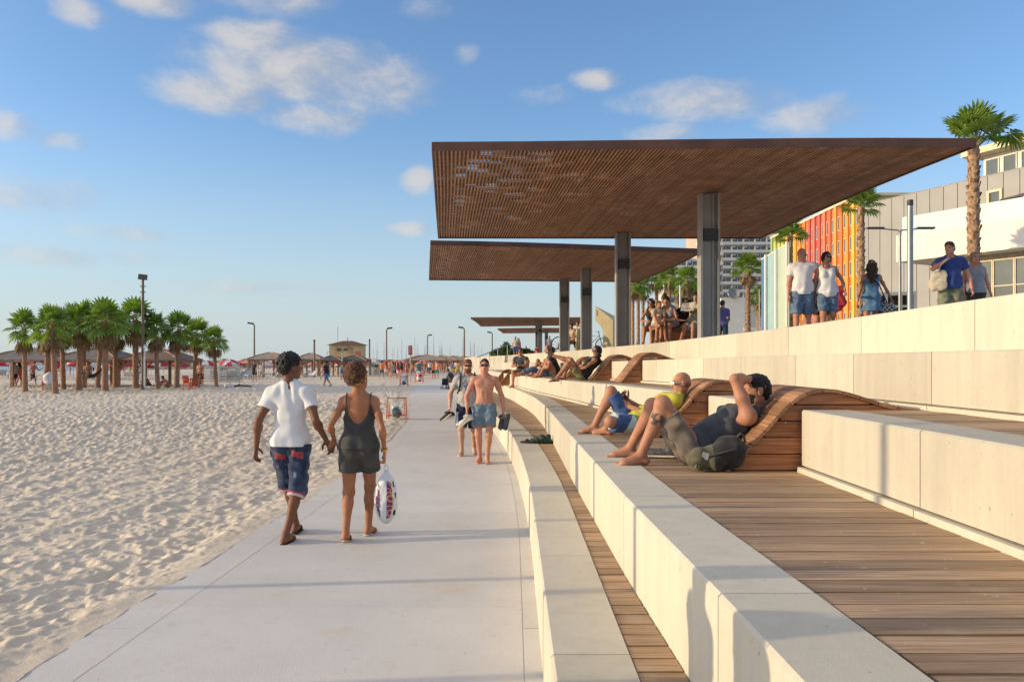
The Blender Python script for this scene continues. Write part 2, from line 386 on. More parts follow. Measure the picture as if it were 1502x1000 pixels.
q.put(bn2.inputs['Strength'], q.maprange(cd_.outputs[1], 18, 45, 0.0, 0.55)); q.put(bn.inputs['Height'], hh); q.l.new(bn2.outputs[0], bn.inputs['Normal']); q.l.new(bn.outputs[0], b.inputs['Normal'])
SAND = m
def vnoise(x, y, seed):
    """value noise on arrays"""
    xi = np.floor(x).astype(np.int64); yi = np.floor(y).astype(np.int64); fx = x-xi; fy = y-yi
    fx = fx*fx*(3-2*fx); fy = fy*fy*(3-2*fy)
    h = lambda a, b: (((a*374761393+b*668265263+seed*974711) ^ ((a*1274126177+b*12345) >> 7)) & 0xffff)/65535.0
    return (h(xi, yi)*(1-fx)+h(xi+1, yi)*fx)*(1-fy)+(h(xi, yi+1)*(1-fx)+h(xi+1, yi+1)*fx)*fy
def dimples(x, y, cell, seed, rmin, rmax):
    """foot-sized pits with a soft rim at jittered spots; works on arrays"""
    cx = np.floor(x/cell); cy = np.floor(y/cell); out = np.zeros_like(x)
    for ix in (-1, 0, 1):
        for iy in (-1, 0, 1):
            a = cx+ix; b_ = cy+iy
            hsh = lambda s: np.modf(np.abs(np.sin(a*127.1+b_*311.7+seed*17.3+s*74.7)*43758.5453))[0]
            px = (a+hsh(1))*cell; py = (b_+hsh(2))*cell; r = rmin+(rmax-rmin)*hsh(3); th = hsh(4)*6.283
            dx = x-px; dy = y-py; u = (dx*np.cos(th)+dy*np.sin(th))/1.55; v = -dx*np.sin(th)+dy*np.cos(th)
            d = np.sqrt(u*u+v*v)/r
            out += np.where(d < 1.9, -np.exp(-(d*d)*2.0)*(.55+.6*hsh(5))+.42*np.exp(-((d-1.12)/.34)**2), 0)
    return out
ys = [3.2]
while ys[-1] < 62: ys.append(ys[-1]+max(.026, ys[-1]**2*.00042))
ys = np.array(ys); NC = 430
t = np.linspace(0, 1, NC)**1.0
XE = np.array([PL(y) for y in ys])+.01+.06*vnoise(ys*.9, ys*0+.5, 21)**2+.03*(vnoise(ys*3.7, ys*0+.5, 22)-.3); XW = -(.66*ys+2.2)
X = XE[:, None]+(XW-XE)[:, None]*t[None, :]; Y = np.repeat(ys[:, None], NC, 1)
X += (vnoise(X*3, Y*3, 5)-.5)*.02*(t > 0)
h = (vnoise(X*.35, Y*.35, 1)-.5)*.06+(vnoise(X*1.3, Y*1.3, 2)-.5)*.03+(vnoise(X*4.3, Y*4.3, 3)-.5)*.035+(vnoise(X*11, Y*11, 8)-.5)*.012
h += (dimples(X, Y, .36, 1, .07, .14)*.030+dimples(X+5, Y, .27, 2, .05, .09)*.027+dimples(X+9, Y+3, .15, 4, .025, .05)*.017)*(.45+1.1*vnoise(X*.22+3, Y*.22, 14))
edge = np.clip((XE[:, None]-X)/.55, 0, 1); edge = edge*edge*(3-2*edge)
# the sand laps unevenly up to the slab
Zs = h*(.12+.88*edge)-.012*edge+.003+.022*np.sin(np.pi*edge)*vnoise(X*1.7, Y*2.3, 9)
NR = len(ys); idx = np.arange(NR*NC).reshape(NR, NC)
F = np.stack([idx[:-1, :-1], idx[:-1, 1:], idx[1:, 1:], idx[1:, :-1]], -1).reshape(-1, 4)[:, ::-1]
V = np.stack([X, Y, Zs], -1).reshape(-1, 3)
tag(mesh_obj('sand', V, F, SAND, smooth=True), kind='structure')
# the wider beach: everything round that trampled sheet, as far as the waterline
SHORE = [(-86, -40), (-84, 60), (-80, 120), (-66, 170), (-35, 225), (30, 300), (120, 380)]
mb = MB()
xl = lambda y: float(np.interp(y, [p[1] for p in SHORE], [p[0] for p in SHORE]))
yy = list(np.arange(-40, 4, 4))+[3.2]; vs = []
ye = ys[-1]
for y in yy: vs += [(xl(y), y, -.05), (PL(y)+.02 if y < 3.1 else XW[0]+.05, y, -.05)]
mb.add(vs, [(2*i, 2*i+1, 2*i+3, 2*i+2) for i in range(len(yy)-1)])
yy = list(np.linspace(3.2, ye, 30)); vs = []
for y in yy: vs += [(xl(y), y, -.05), (-(.66*y+2.2)+.05, y, -.05)]
mb.add(vs, [(2*i, 2*i+1, 2*i+3, 2*i+2) for i in range(len(yy)-1)])
yy = list(np.linspace(ye-.1, 160, 40))+list(np.linspace(165, 380, 30)); vs = []
for y in yy: vs += [(xl(y), y, -.045), (PL(y)+.02 if y < 120 else 130, y, -.045)]
mb.add(vs, [(2*i, 2*i+1, 2*i+3, 2*i+2) for i in range(len(yy)-1)])
tag(mb.build('beach', SAND), kind='structure')
tag(MB().add([(-9000, -9000, -3.2), (9000, -9000, -3.2), (9000, 14000, -3.2), (-9000, 14000, -3.2)], [(0,1,2,3)]).build('sea', mat('sea_water', (.035, .10, .16), .22, .2, .05, .6, .35)), kind='structure')
m = MATS['sea_water']
# inland ground under the promenade and town
mb = MB(); yy = [-10, 0, 6, 11, 18, 27, 40, 53]; vs = []
for y in yy: vs += [(T5(y)+.545, y, Z5(y)-.004), (90, y, Z5(y)-.004)]
mb.add(vs, [(2*i, 2*i+1, 2*i+3, 2*i+2) for i in range(len(yy)-1)])
PAVE = mat('promenade_paving', (.50, .44, .36), .8, .1, 1.2, .3)
tag(mb.build('promenade', PAVE), kind='structure')
mb = MB(); yy = [53, 70, 95, 130, 200, 420]; xe = [-.45, -3.2, -5.5, -4, 6, 40]; vs = []
for y, x in zip(yy, xe): vs += [(x, y, 2.04), (500, y, 2.04)]
mb.add(vs, [(2*i, 2*i+1, 2*i+3, 2*i+2) for i in range(len(yy)-1)])
vs = [v for y, x in zip(yy, xe) for v in ((x, y, 2.04), (x-.25, y, -.5))]
mb.add(vs, [(2*i, 2*i+1, 2*i+3, 2*i+2) for i in range(len(yy)-1)])
vs = [v for y, x in ((53, -.45), (53, 500)) for v in ((x, y, 2.04), (x, y, -.5))]; mb.add(vs, [(0, 2, 3, 1)])
tag(mb.build('promenade_terrace', PAVE), kind='structure')
tag(MB().add([(89.9, -60, 2.0), (500, -60, 2.0), (500, 54, 2.0), (89.9, 54, 2.0)], [(0,1,2,3)]).build('street_ground', PAVE), kind='structure')
# ------------------------------------------------------------------ big pieces: shelters, loungers, buildings, palms, posts
def at(px, py, u): return Vector(((px-751)*u, 1200*u, 1.7+(529-py)*u))   # a spot seen at px,py of the photo, u metres per pixel away
RUST = mat('rust_slat', (.40, .215, .12), .6, .10, 3, .3, 40, island=.18)
RUST2 = mat('rust_cross_slat', (.30, .165, .10), .65, .10, 3, .3, 40, island=.15)
FASC = mat('rust_fascia', (.13, .058, .036), .5, .12, 1.2, .15, 30)
STEEL = mat('column_steel', (.40, .385, .36), .45, .06, 1.5, .1, 40, metal=.15)
DKSTEEL = mat('dark_steel', (.06, .06, .062), .5)
def shelter(label, c, H, ncol, ncross, cols, seed, detail=True):
    """c = corners (x,y): near left, near right, far right, far left"""
    (nl, nr, fr, fl) = [Vector((p[0], p[1], 0)) for p in c]
    ctr = (nl+nr+fr+fl)/4; root = thing('shade_canopy', label, 'canopy', (ctr.x, ctr.y, H), group='rust brown slatted shade canopies')
    ph = seed*1.7
    def P(u, v, dz=0.0):
        p = (nl*(1-u)+nr*u)*(1-v)+(fl*(1-u)+fr*u)*v
        z = .10*math.sin(3.1*u+ph)*math.sin(2.6*v+.5)+.05*math.sin(7*u+ph)*math.sin(5*v)*math.sin(math.pi*u)*math.sin(math.pi*v)
        return Vector((p.x-ctr.x, p.y-ctr.y, z+dz))
    a = MB(); NV = 9
    for i in range(ncol):
        u = (i+.5)/ncol; w = .030 if detail else .55*(nr-nl).length/ncol; h = .05; vs = []; fs = []
        for k in range(NV+1):
            v = .004+.992*k/NV; p = P(u+.0015*math.sin(v*5+i*.13), v)
            vs += [p+Vector((-w/2, 0, 0)), p+Vector((w/2, 0, 0)), p+Vector((w/2, 0, h)), p+Vector((-w/2, 0, h))]
        for k in range(NV):
            for j in range(4): fs.append((4*k+j, 4*k+(j+1) % 4, 4*k+4+(j+1) % 4, 4*k+4+j))
        a.add(vs, fs)
    a.build('slats', RUST, root)
    b = MB(); r_ = random.Random(seed); D = (fl-nl).length; NS = 44
    holes = [(r_.uniform(.03, .97)**1.35, r_.uniform(.03, .97), r_.uniform(.010, .028), r_.uniform(.006, .016)) for _ in range(230)] if detail else []
    for (hu, hv) in ((.10, .1), (.1, .17), (.08, .45), (.09, .62), (.08, .8), (.23, .14), (.09, .3), (.26, .12)): holes.append((hu, hv, .024, .013)) if detail else 0
    for i in range(ncross):
        v = (i+.5)/ncross; full = D/ncross*.84; slim = full*.42
        k = 0
        st = [any(abs((j+.5)/NS-hu) < hr and abs(v-hv) < hw for hu, hv, hr, hw in holes) and r_.random() < .8 for j in range(NS)]
        while k < NS:
            j = k
            while j < NS and st[j] == st[k] and j-k < 11: j += 1
            w = .02 if st[k] else full
            p, q_ = P(k/NS, v, .052), P(j/NS, v, .052); dv = Vector((0, w/2, 0)); up = Vector((0, 0, .012 if st[k] else .035))
            b.add([p-dv, q_-dv, q_+dv, p+dv, p-dv+up, q_-dv+up, q_+dv+up, p+dv+up], [(3,2,1,0),(4,5,6,7),(0,1,5,4),(1,2,6,5),(2,3,7,6),(3,0,4,7)])
            k = j
    b.build('cross_slats', RUST2, root)
    f = MB()
    for (A, B) in (((0, 0), (1, 0)), ((1, 0), (1, 1)), ((1, 1), (0, 1)), ((0, 1), (0, 0))):
        for k in range(6):
            u0, v0 = [A[i]+(B[i]-A[i])*k/6 for i in (0, 1)]; u1, v1 = [A[i]+(B[i]-A[i])*(k+1)/6 for i in (0, 1)]
            f.bar(P(u0, v0, .05), P(u1, v1, .05), .03, .15)
    f.build('edge_board', FASC, root)
    for (x, y, zb) in cols:
        m_ = MB(); zt = .02; zb = zb-H; x -= ctr.x; y -= ctr.y; w = .41
        m_.box((x-w/2, y-.17, zb), (x-w/2+.045, y+.17, zt)); m_.box((x+w/2-.045, y-.17, zb), (x+w/2, y+.17, zt))
        m_.box((x-w/2+.046, y-.03, zb), (x+w/2-.046, y+.03, zt)); m_.box((x-w/2+.046, y+.12, zb), (x+w/2-.046, y+.165, zt))
        m_.box((x+.06, y-.10, zb), (x+.085, y-.031, zt))
        co = m_.build('column', STEEL, root)
        fx = MB(); fx.box((x-.14, y-.2, -.98), (x+.16, y-.035, -.74)); fx.build('light_fixture', DKSTEEL, co)
    return root
shelter('nearest and largest slatted canopy, its rusty lattice reaching right to the palm', ((-1.32, 13.6), (7.76, 13.7), (7.2, 23.7), (-2.12, 23.6)), 5.25, 132, 92, [(4.23, 17.6, 2.0), (3.10, 22.9, 2.0)], 3)
shelter('second slatted canopy, just behind and below the largest one', ((-2.42, 24.4), (5.9, 25.6), (5.4, 35.4), (-3.5, 34.6)), 5.12, 120, 80, [(2.78, 30.6, 2.0), (2.2, 34.4, 2.0)], 8)
shelter('third canopy, small in the distance with a pointed left tip', ((-3.62, 72), (6.0, 70), (6.6, 84), (-3.3, 87)), 5.35, 70, 40, [(2.6, 76, 2.0), (2.6, 84, 2.0)], 12, False)
shelter('farthest canopy, a thin rusty strip seen below the third one', ((-1.7, 97), (7.5, 95), (8, 108), (-1.2, 110)), 5.4, 60, 36, [(4.2, 100, 2.0)], 15, False)

# wooden wave loungers
def lounger(label, loc, L, Hh, width, group='wooden wave loungers'):
    root = thing('wave_lounger', label, 'lounger', loc, 0, group)
    prof = [(0, 0), (.10, .085), (.22, .21), (.36, .36), (.47, .475), (.57, .55), (.66, .586), (.75, .598), (.85, .592), (.97, .565), (1.10, .525), (1.25, .482), (1.42, .449), (1.6, .437)]
    prof = [(x*L/1.6, z*Hh/.437) for x, z in prof]
    # resample by length
    seg = [0]
    for (a, b) in zip(prof, prof[1:]): seg.append(seg[-1]+math.hypot(b[0]-a[0], b[1]-a[1]))
    pt = lambda s: (float(np.interp(s, seg, [p[0] for p in prof])), float(np.interp(s, seg, [p[1] for p in prof])))
    m_ = MB(); s = 0; bw = .138
    while s < seg[-1]-.02:
        e = min(s+bw-.007, seg[-1])
        pts = [pt(s+(e-s)*k/3) for k in range(4)]
        nx, nz = pts[-1][1]-pts[0][1], -(pts[-1][0]-pts[0][0]); ln = math.hypot(nx, nz); nx, nz = nx/ln*.026, nz/ln*.026
        for (ya, yb) in ((0, width*.485), (width*.49, width)):
            poly_ = [(x, z) for x, z in pts]+[(x+nx, z+nz) for x, z in pts[::-1]]
            m_.prism(poly_, ya+.002, yb-.002)
        s += bw
    m_.build('slats', TEAK, root)
    n = 5; ph = Hh/.437*.60/n
    for y0 in (.022, width-.052):
        sp = MB()
        for i in range(n):
            za, zb_ = i*ph+.004, (i+1)*ph-.004; row = []
            xs = np.linspace(.03, prof[-1][0], 40)
            for x in xs:
                top = float(np.interp(x, [p[0] for p in prof], [p[1] for p in prof]))-.03
                row.append((x, za, min(zb_, top)))
            row = [r for r in row if r[2]-r[1] > .004]
            if len(row) < 2: continue
            poly_ = [(r[0], r[1]) for r in row]+[(r[0], r[2]) for r in row[::-1]]
            sp.prism(poly_, y0, y0+.03)
        sp.build('side_panel', TEAKX, root)
    return root
lounger('nearest wooden wave lounger, under the man with his arm over his head', (1.55, 5.95, .9), 1.52, .437, 1.09)
lounger('wooden wave lounger behind the bald man in a yellow shirt', (1.52, 8.64, .9), 1.50, .437, 1.08)
for (y, lb) in ((18.26, 'wooden wave lounger behind the woman in green shorts'), (21.62, 'wooden wave lounger behind the man in a black top with raised knees'), (15.62, 'empty far wooden wave lounger, only its hump showing beside the bare wall')):
    zb = Z3(y); lounger(lb, (T4(y)-.42, y, zb), 1.25, Z4(y)-zb, 1.06)
for (y, lb) in ((29.5, 'far wooden wave lounger partly hidden behind the shirtless man'), (32.2, 'farthest wooden wave lounger, a dark hump left of the seated man in grey')):
    zb = Z2(y); lounger(lb, (T3(y)-.42, y, zb), 1.2, Z3(y)-zb, 1.06)

# ------------------------------------------------------------------ palms
def leaf_mat(name, col, col2):
    m = mat(name, col, .45, .1, 2.5, col2=col2, island=.22, spec=.35)
    q = NG(m.node_tree); b = q.n['Principled BSDF']; out = q.n['Material Output']
    t = q.new('ShaderNodeBsdfTranslucent'); src = b.inputs['Base Color'].links[0].from_socket
    q.l.new(q.mix(1.0, src, (1.3, 1.5, .6), 'MULTIPLY'), t.inputs[0])
    ms = q.new('ShaderNodeMixShader'); ms.inputs[0].default_value = .28; q.l.new(b.outputs[0], ms.inputs[1]); q.l.new(t.outputs[0], ms.inputs[2]); q.l.new(ms.outputs[0], out.inputs[0]); return m
LEAF = leaf_mat('palm_leaf', (.24, .33, .06), (.10, .175, .03)); DEAD = mat('dry_leaf', (.30, .19, .085), .8, .2, 3, col2=(.15, .09, .04), island=.2)
STALK = mat('leaf_stalk', (.28, .26, .08), .5)
BARK = mat('palm_bark', (.36, .20, .125), .9, .22, 9, .9, 25, island=.2, col2=(.19, .10, .06)); BARK2 = mat('rough_palm_bark', (.40, .25, .15), .9, .2, 9, .8, 25, island=.35, col2=(.15, .085, .05))
def fan(mb, base, az, elv, pet, L, n, droop, rr, spread=2.3, mleaf=0, mst=1):
    """one fan leaf: a curved stalk and pleated, pointed segments"""
    d = Vector((math.cos(az)*math.cos(elv), math.sin(az)*math.cos(elv), math.sin(elv)))
    side = Vector((-math.sin(az), math.cos(az), 0)); nrm = side.cross(d) * -1
    if nrm.z < 0: nrm = -nrm
    pts = []
    for k in range(5):
        t = k/4; pts.append(base+d*pet*t+Vector((0, 0, -droop*.45*(t*pet)**2)))
    mb.tube(pts, [.028, .022, .018, .014, .012], 4, mst, False)
    c = pts[-1]; d2 = (pts[-1]-pts[-2]).normalized(); d2 = (d2+Vector((0, 0, -.25*droop))).normalized()
    nrm = (nrm-d2*nrm.dot(d2)).normalized(); side = d2.cross(nrm)
    roll = rr.uniform(-.45, .45); side, nrm = side*math.cos(roll)+nrm*math.sin(roll), nrm*math.cos(roll)-side*math.sin(roll)
    dth = 2*spread/n/2
    for i in range(n):
        th = -spread+2*spread*(i+.5)/n; ll = L*(.80+.2*math.cos(th*.62))*rr.uniform(.9, 1.05)
        def q(r, a, lift):
            p = c+(d2*math.cos(a)+side*math.sin(a))*r+nrm*(lift+.10*abs(math.sin(a))*r)
            return p+Vector((0, 0, -droop*.55*(r/L)**2.4*L*(1.0+rr.uniform(0, .3))))
        w = dth*.98; tw = rr.uniform(-.02, .02)
        v = [q(.02, th, 0), q(ll*.62, th-w, .0), q(ll*.62, th, .035*L), q(ll*.62, th+w, 0), q(ll*.86, th-w*.36+tw, -.01), q(ll*.86, th+w*.36+tw, -.01), q(ll, th+tw*1.5, -.02)]
        mb.add(v, [(0, 1, 2), (0, 2, 3), (1, 4, 5, 2), (2, 5, 3), (4, 6, 5)], mleaf)
def crown(seed, n, pet, L, ndead, droop=.5, seg=18, lo=-.5, hi=1.45):
    rr = random.Random(seed); mb = MB(); db = MB()
    for i in range(n):
        t = (i+.5)/n; e = hi+(lo-hi)*t**.9+rr.uniform(-.12, .12); a = i*2.399+rr.uniform(-.3, .3)
        fan(mb, Vector((math.cos(a)*.06, math.sin(a)*.06, -.1+.25*(1-t))), a, e, pet*(.75+.35*t)*rr.uniform(.85, 1.1), L*rr.uniform(.85, 1.12), seg, droop*(.25+.9*t), rr)
    for i in range(ndead):
        a = i*2.399+rr.uniform(-.4, .4)
        fan(db, Vector((math.cos(a)*.1, math.sin(a)*.1, -.25)), a, rr.uniform(-1.25, -.75), pet*.65, L*rr.uniform(.6, .85), 9, .9, rr, 1.0)
    return mb, db
def trunk_mb(h, r0, r1, seed, boots=0, lean=(0, 0), flare=1.25):
    rr = random.Random(seed); mb = MB(); n = 14; k = int(h/.16)
    pts = []; rad = []
    for i in range(k+1):
        t = i/k; pts.append((lean[0]*t*t, lean[1]*t*t, h*t)); r = r0+(r1-r0)*t
        if t < .12: r *= 1+(flare-1)*(1-t/.12)**2
        rad.append(r*(1+.05*math.sin(i*2.1)+rr.uniform(-.03, .03)))
    mb.tube(pts, rad, n)
    if boots:
        i = 0; z = .1
        while z < h-.02:
            a = i*2.399; t = z/h; r = r0+(r1-r0)*t; cx, cy = lean[0]*t*t, lean[1]*t*t
            ca, sa = math.cos(a), math.sin(a); w = r*.8; out = r*rr.uniform(1.12, 1.42); hh = rr.uniform(.10, .17)*boots
            pL = Vector((cx+ca*r*.93-sa*w/2, cy+sa*r*.93+ca*w/2, z)); pR = Vector((cx+ca*r*.93+sa*w/2, cy+sa*r*.93-ca*w/2, z))
            tp = [Vector((cx+ca*out-sa*w*s, cy+sa*out+ca*w*s, z+hh+rr.uniform(-.03, .03))) for s in (.34, -.34)]
            bk = [Vector((cx+ca*r*.8-sa*w*s, cy+sa*r*.8+ca*w*s, z+hh*.9)) for s in (.3, -.3)]
            mb.add([pL, pR, tp[1], tp[0], bk[1], bk[0]], [(0, 1, 2, 3), (3, 2, 4, 5), (0, 3, 5), (1, 4, 2)])
            z += .055*boots/ (1.0); i += 1
    return mb
def palm(name, label, seed, h, r0, r1, n, pet, L, ndead, boots, droop=.5, seg=18, lo=-.5, hi=1.45, lean=(0, 0), group=None, bark=None, flare=1.25):
    root = thing(name, label, 'palm tree', group=group)
    trunk_mb(h, r0, r1, seed, boots, lean, flare).build('trunk', bark or BARK, root, True)
    cm, dm = crown(seed, n, pet, L, ndead, droop, seg, lo, hi)
    o = cm.build('crown', [LEAF, STALK], root); o.location = (lean[0], lean[1], h)
    if ndead:
        o = dm.build('dry_fronds', [DEAD, STALK], root); o.location = (lean[0], lean[1], h)
    return root
# the promenade palms
PG = 'fan palms along the promenade'
p = at(1428, 529, .018); r = palm('fan_palm', 'tall rough-barked fan palm right of the largest canopy, one frond arching off to the side', 5, 7.35-2.15, .165, .135, 18, .70, .60, 0, 1.0, .30, 20, .55, 1.5, group=PG, bark=BARK2, flare=1.05); r.location = (p.x, p.y, 2.15)
mb = MB(); rr = random.Random(2)
pts = [Vector((0, 0, 0)), Vector((.2, -.02, .16)), Vector((.45, -.05, .30)), Vector((.72, -.06, .36)), Vector((.86, -.06, .35))]
mb.tube(pts, [.026, .02, .016, .014, .012], 5, 1)
for (a0, e0, ln) in ((-.5, -.4, .42), (.2, -.1, .5)): fan(mb, pts[-1], a0, e0, .05, ln, 14, .9, rr, 1.9)
o = mb.build('side_frond', [LEAF, STALK], r); o.location = (0, 0, 5.2)
for (px, py, u, sd_, r0, n, pet, L, nd, lab) in ((1263, 303, .030, 21, .17, 17, .48, .62, 0, 'fan palm in front of the orange and yellow striped facade'), (1159, 347, .036, 22, .16, 15, .42, .58, 0, 'fan palm beside the embracing couple with a bent lower frond'),
        (1097, 392, .055, 23, .22, 24, .75, .75, 16, 'fan palm with a shaggy skirt of dry fronds before the white tower')):
    p = at(px, py, u); r = palm('fan_palm', lab, sd_, p.z-2.05, r0, r0*.8, n, pet, L, nd, 1.3, .4, 18, -.1 if nd else .1, 1.5, group=PG, bark=BARK2, flare=1.1); r.location = (p.x, p.y, 2.05)
far = palm('fan_palm', 'first of the far promenade palms', 31, 6.4, .2, .16, 22, .7, .78, 6, 0, .45, 12, -.4, 1.45, group=PG, bark=BARK2, flare=1.1)
for i, (px, py, u, lab) in enumerate(((963, 402, .080, 'far palm just right of the canopy column, above the bench'), (982, 408, .076, 'far palm behind the women on the bench, left of the grey post'), (1008, 411, .072, 'far palm behind the right end of the bench'), (1020, 432, .082, 'low far palm tucked beside the thick canopy column'),
        (996, 424, .10, 'small far palm between two taller ones above the bench'), (928, 418, .079, 'leftmost trunk of the tight trio of palms left of the canopy column'), (936, 416, .082, 'middle trunk of the tight trio of palms left of the canopy column'), (943, 419, .085, 'right trunk of the tight trio of palms left of the canopy column'),
        (917, 455, .12, 'small distant palm behind the slanted cream monument'), (911, 467, .14, 'tiny distant palm low beside the slanted cream monument'), (1112, 436, .085, 'palm half hidden behind the shaggy palm by the white tower'), (1118, 450, .11, 'lowest palm right of the shaggy palm by the white tower'))):
    p = at(px, py, u); sc_ = (p.z-2.05)/6.4
    put(far, (p.x, p.y, 2.05), i*1.3, lab, (max(.7, min(1.35, .55+.45*sc_)),)*2+(sc_,))

# beach palms
BG = 'fan palms in the sand round the gazebos'
bp = [palm('fan_palm', 'beach palm', 41+i, 3.55, .175, .125, 19, .62, .74, 14, 0, .5, 15, -.45, 1.45, lean=ln, group=BG, flare=1.2) for i, ln in enumerate(((0, 0), (.08, 0), (.3, .1)))]
blist = [(37, 574, 449, 0, 'leftmost fan palm of the beach grove'), (67, 572, 452, 1, 'beach palm second from the left, crown tangled with its neighbours'), (81, 576, 441, 0, 'beach palm whose trunk foot hides behind the white bin'), (93, 570, 446, 1, 'slim beach palm right of the white bin'),
         (115, 571.5, 436, 0, 'beach palm left of the dark hammock'), (122.5, 568, 447, 1, 'beach palm holding the left end of the dark hammock'), (143, 569, 444, 2, 'leaning beach palm right of the hammock'), (154, 573, 434, 0, 'slender beach palm in front of the leaning one'), (169.5, 568, 447, 1, 'beach palm with dark litter round its foot'),
         (199, 569, 433, 0, 'thick-trunked tallest beach palm beside the floodlight mast'), (231.5, 569, 452, 0, 'beach palm right of the floodlight mast'), (259, 568, 452, 1, 'beach palm between two people sitting on the sand'), (286, 566, 462, 0, 'beach palm behind the orange plastic chairs'), (317, 566.5, 474, 1, 'rightmost beach palm, standing apart and shorter')]
for i, (px, yb, yt, kind, lab) in enumerate(blist):
    u = 1.68/(yb-529); p = at(px, yb, u); H = (yb-yt)*u; k = H/4.75
    r = put(bp[kind], (p.x, p.y, -.03), (0 if kind == 2 else i*1.7), lab, (.90*(.55+.45*k)*(1.2 if i == 9 else 1)*(.9+.2*((i*37) % 10)/10),)*2+(k,)); r.rotation_euler = (R(((i*53) % 9)-4)*.7, R(((i*31) % 9)-4)*.7, r.rotation_euler[2])

# ------------------------------------------------------------------ posts on the promenade
GPOST = mat('galvanised_post', (.30, .29, .27), .4, .05, 3, metal=.5)
def cyl_post(label, px, py, u, r, zb=2.05):
    p = at(px, py, u); root = thing('lamp_post', label, 'lamp post', (p.x, p.y, zb), 0, 'slim lamp posts on the promenade'); h = p.z-zb
    MB().lathe([(r*1.6, 0), (r*1.6, .02), (r, .03), (r, h*.90), (r*.93, h*.905), (r*.93, h*.96)], n=14).build('post', GPOST, root, True)
    MB().lathe([(r*.93, h*.962), (r*1.02, h*.964), (r*1.02, h*.998), (r*.6, h)], n=14).build('lamp_head', DKSTEEL, root, True)
cyl_post('thick round grey lamp post left of the man with the tote bag', 1335, 293, .025, .105)
cyl_post('thin dark lamp post left of the trio of palms', 917.5, 438, .055, .10); cyl_post('short grey lamp post seen between palms above the bench', 998, 414, .05, .085)
def arm_lamp(label, px, py, u, arms, zb=2.05, r=.06):
    p = at(px, py, u); root = thing('arm_lamp', label, 'street lamp', (p.x, p.y, zb), 0, 'street lamps with flat arms'); h = p.z-zb
    MB().tube([(0, 0, 0), (0, 0, h*.5), (0, 0, h)], [r*1.15, r, r*.85], 10).build('post', GPOST, root, True)
    for a in arms:
        m_ = MB(); m_.bar((0, 0, h-.03), (a*.55, 0, h+.04), .05, .05); m_.build('arm', GPOST, root)
        m_ = MB(); m_.box((min(a*.5, a), -.11, h+.03), (max(a*.5, a), .11, h+.10)); m_.build('lamp_head', DKSTEEL, root)
arm_lamp('double-armed street lamp beside the thick grey post', 1320, 337, .028, (-1.35, 1.4))
arm_lamp('street lamp with a short arm left of the embracing couple', 1128, 388, .045, (1.05,)); arm_lamp('low double-armed street lamp by the shaggy palm', 1114, 424, .06, (-1.6, 1.7))

# ------------------------------------------------------------------ buildings
GLASS = mat('dark_window_glass', (.10, .115, .115), .08, .1, .6, spec=.6); WHITE = mat('white_render', (.72, .68, .60), .7, .03, 1); GREYP = mat('grey_panel', (.30, .29, .27), .55, .03, .5, island=.05, metal=.1)
CREAM = mat('cream_frame', (.66, .56, .36), .6, .04, 2); PINK = mat('pink_wall', (.62, .42, .32), .7); TOWER = mat('tower_concrete', (.60, .57, .52), .8, .06, .05); TOWERB = mat('tower_beige', (.55, .40, .32), .8, .05, .1)
def frame2(A, B):
    """a local frame along a wall: x from A to B, y into the building"""
    A = Vector((A[0], A[1], 0)); B = Vector((B[0], B[1], 0)); d = (B-A); return A, math.atan2(d.y, d.x), d.length
def wall_root(name, label, A, B, zb, cat='building', group=None):
    a, rz, ln = frame2(A, B); return thing(name, label, cat, (a.x, a.y, zb), rz, group), ln
# white terrace building at the right
root, ln = wall_root('terrace_building', 'low white building with a roof terrace and dark ground floor windows at the right edge', (20.0, 42.6), (29.0, 26.4), 2.05)
m_ = MB(); m_.box((0, 0, 4.77), (ln, 14, 6.15)); m_.build('parapet', WHITE, root)
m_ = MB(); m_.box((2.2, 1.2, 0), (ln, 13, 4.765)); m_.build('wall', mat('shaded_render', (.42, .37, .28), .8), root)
for i in range(14):
    x = 2.35+i*1.02
    fr = MB(); fr.box((x, 1.10, 1.9), (x+.05, 1.198, 4.5)); fr.box((x+.95, 1.10, 1.9), (x+1.0, 1.198, 4.5)); fr.box((x+.05, 1.10, 1.9), (x+.95, 1.198, 1.96)); fr.box((x+.05, 1.10, 4.44), (x+.95, 1.198, 4.5)); fr.box((x+.05, 1.12, 3.2), (x+.95, 1.19, 3.25))
    f_ = fr.build('window', CREAM, root); MB().box((x+.052, 1.15, 1.962), (x+.948, 1.18, 4.438)).build('pane', GLASS, f_)
MB().box((2.2, .6, 0), (3.6, 1.19, 2.35)).build('low_wall', PINK, root)
for i in range(6): MB().box((.2+i*3, .39, 6.15), (.24+i*3, .43, 7.15)).build('railing_post', GPOST, root)
gl = mat('railing_glass', (.50, .62, .62), .1, .03, 1); MB().box((.1, .36, 6.2), (ln, .375, 7.12)).build('glass_railing', gl, root)
for (px, py, u, w, lab) in ((1457, 300, .036, .95, 'smaller brown parasol on the roof terrace'), (1500, 284, .034, 1.1, 'larger brown parasol at the edge of the roof terrace')):
    p = at(px, py, u); r = thing('terrace_parasol', lab, 'parasol', (p.x, p.y, 8.2), 0, 'brown parasols on the roof terrace'); h = p.z-8.2
    MB().lathe([(w, h-.30), (w*.98, h-.26), (.06, h), (.02, h+.03)], n=8).build('canopy', mat('brown_canvas', (.20, .135, .09), .8), r); MB().tube([(0, 0, 0), (0, 0, h-.05)], .03, 8).build('pole', WHITE, r)
    m_ = MB(); [m_.bar((0, 0, h-.55), (math.cos(k)*w*.75, math.sin(k)*w*.75, h-.27), .02, .02) for k in np.arange(0, 6.28, .785)]; m_.build('ribs', WHITE, r)
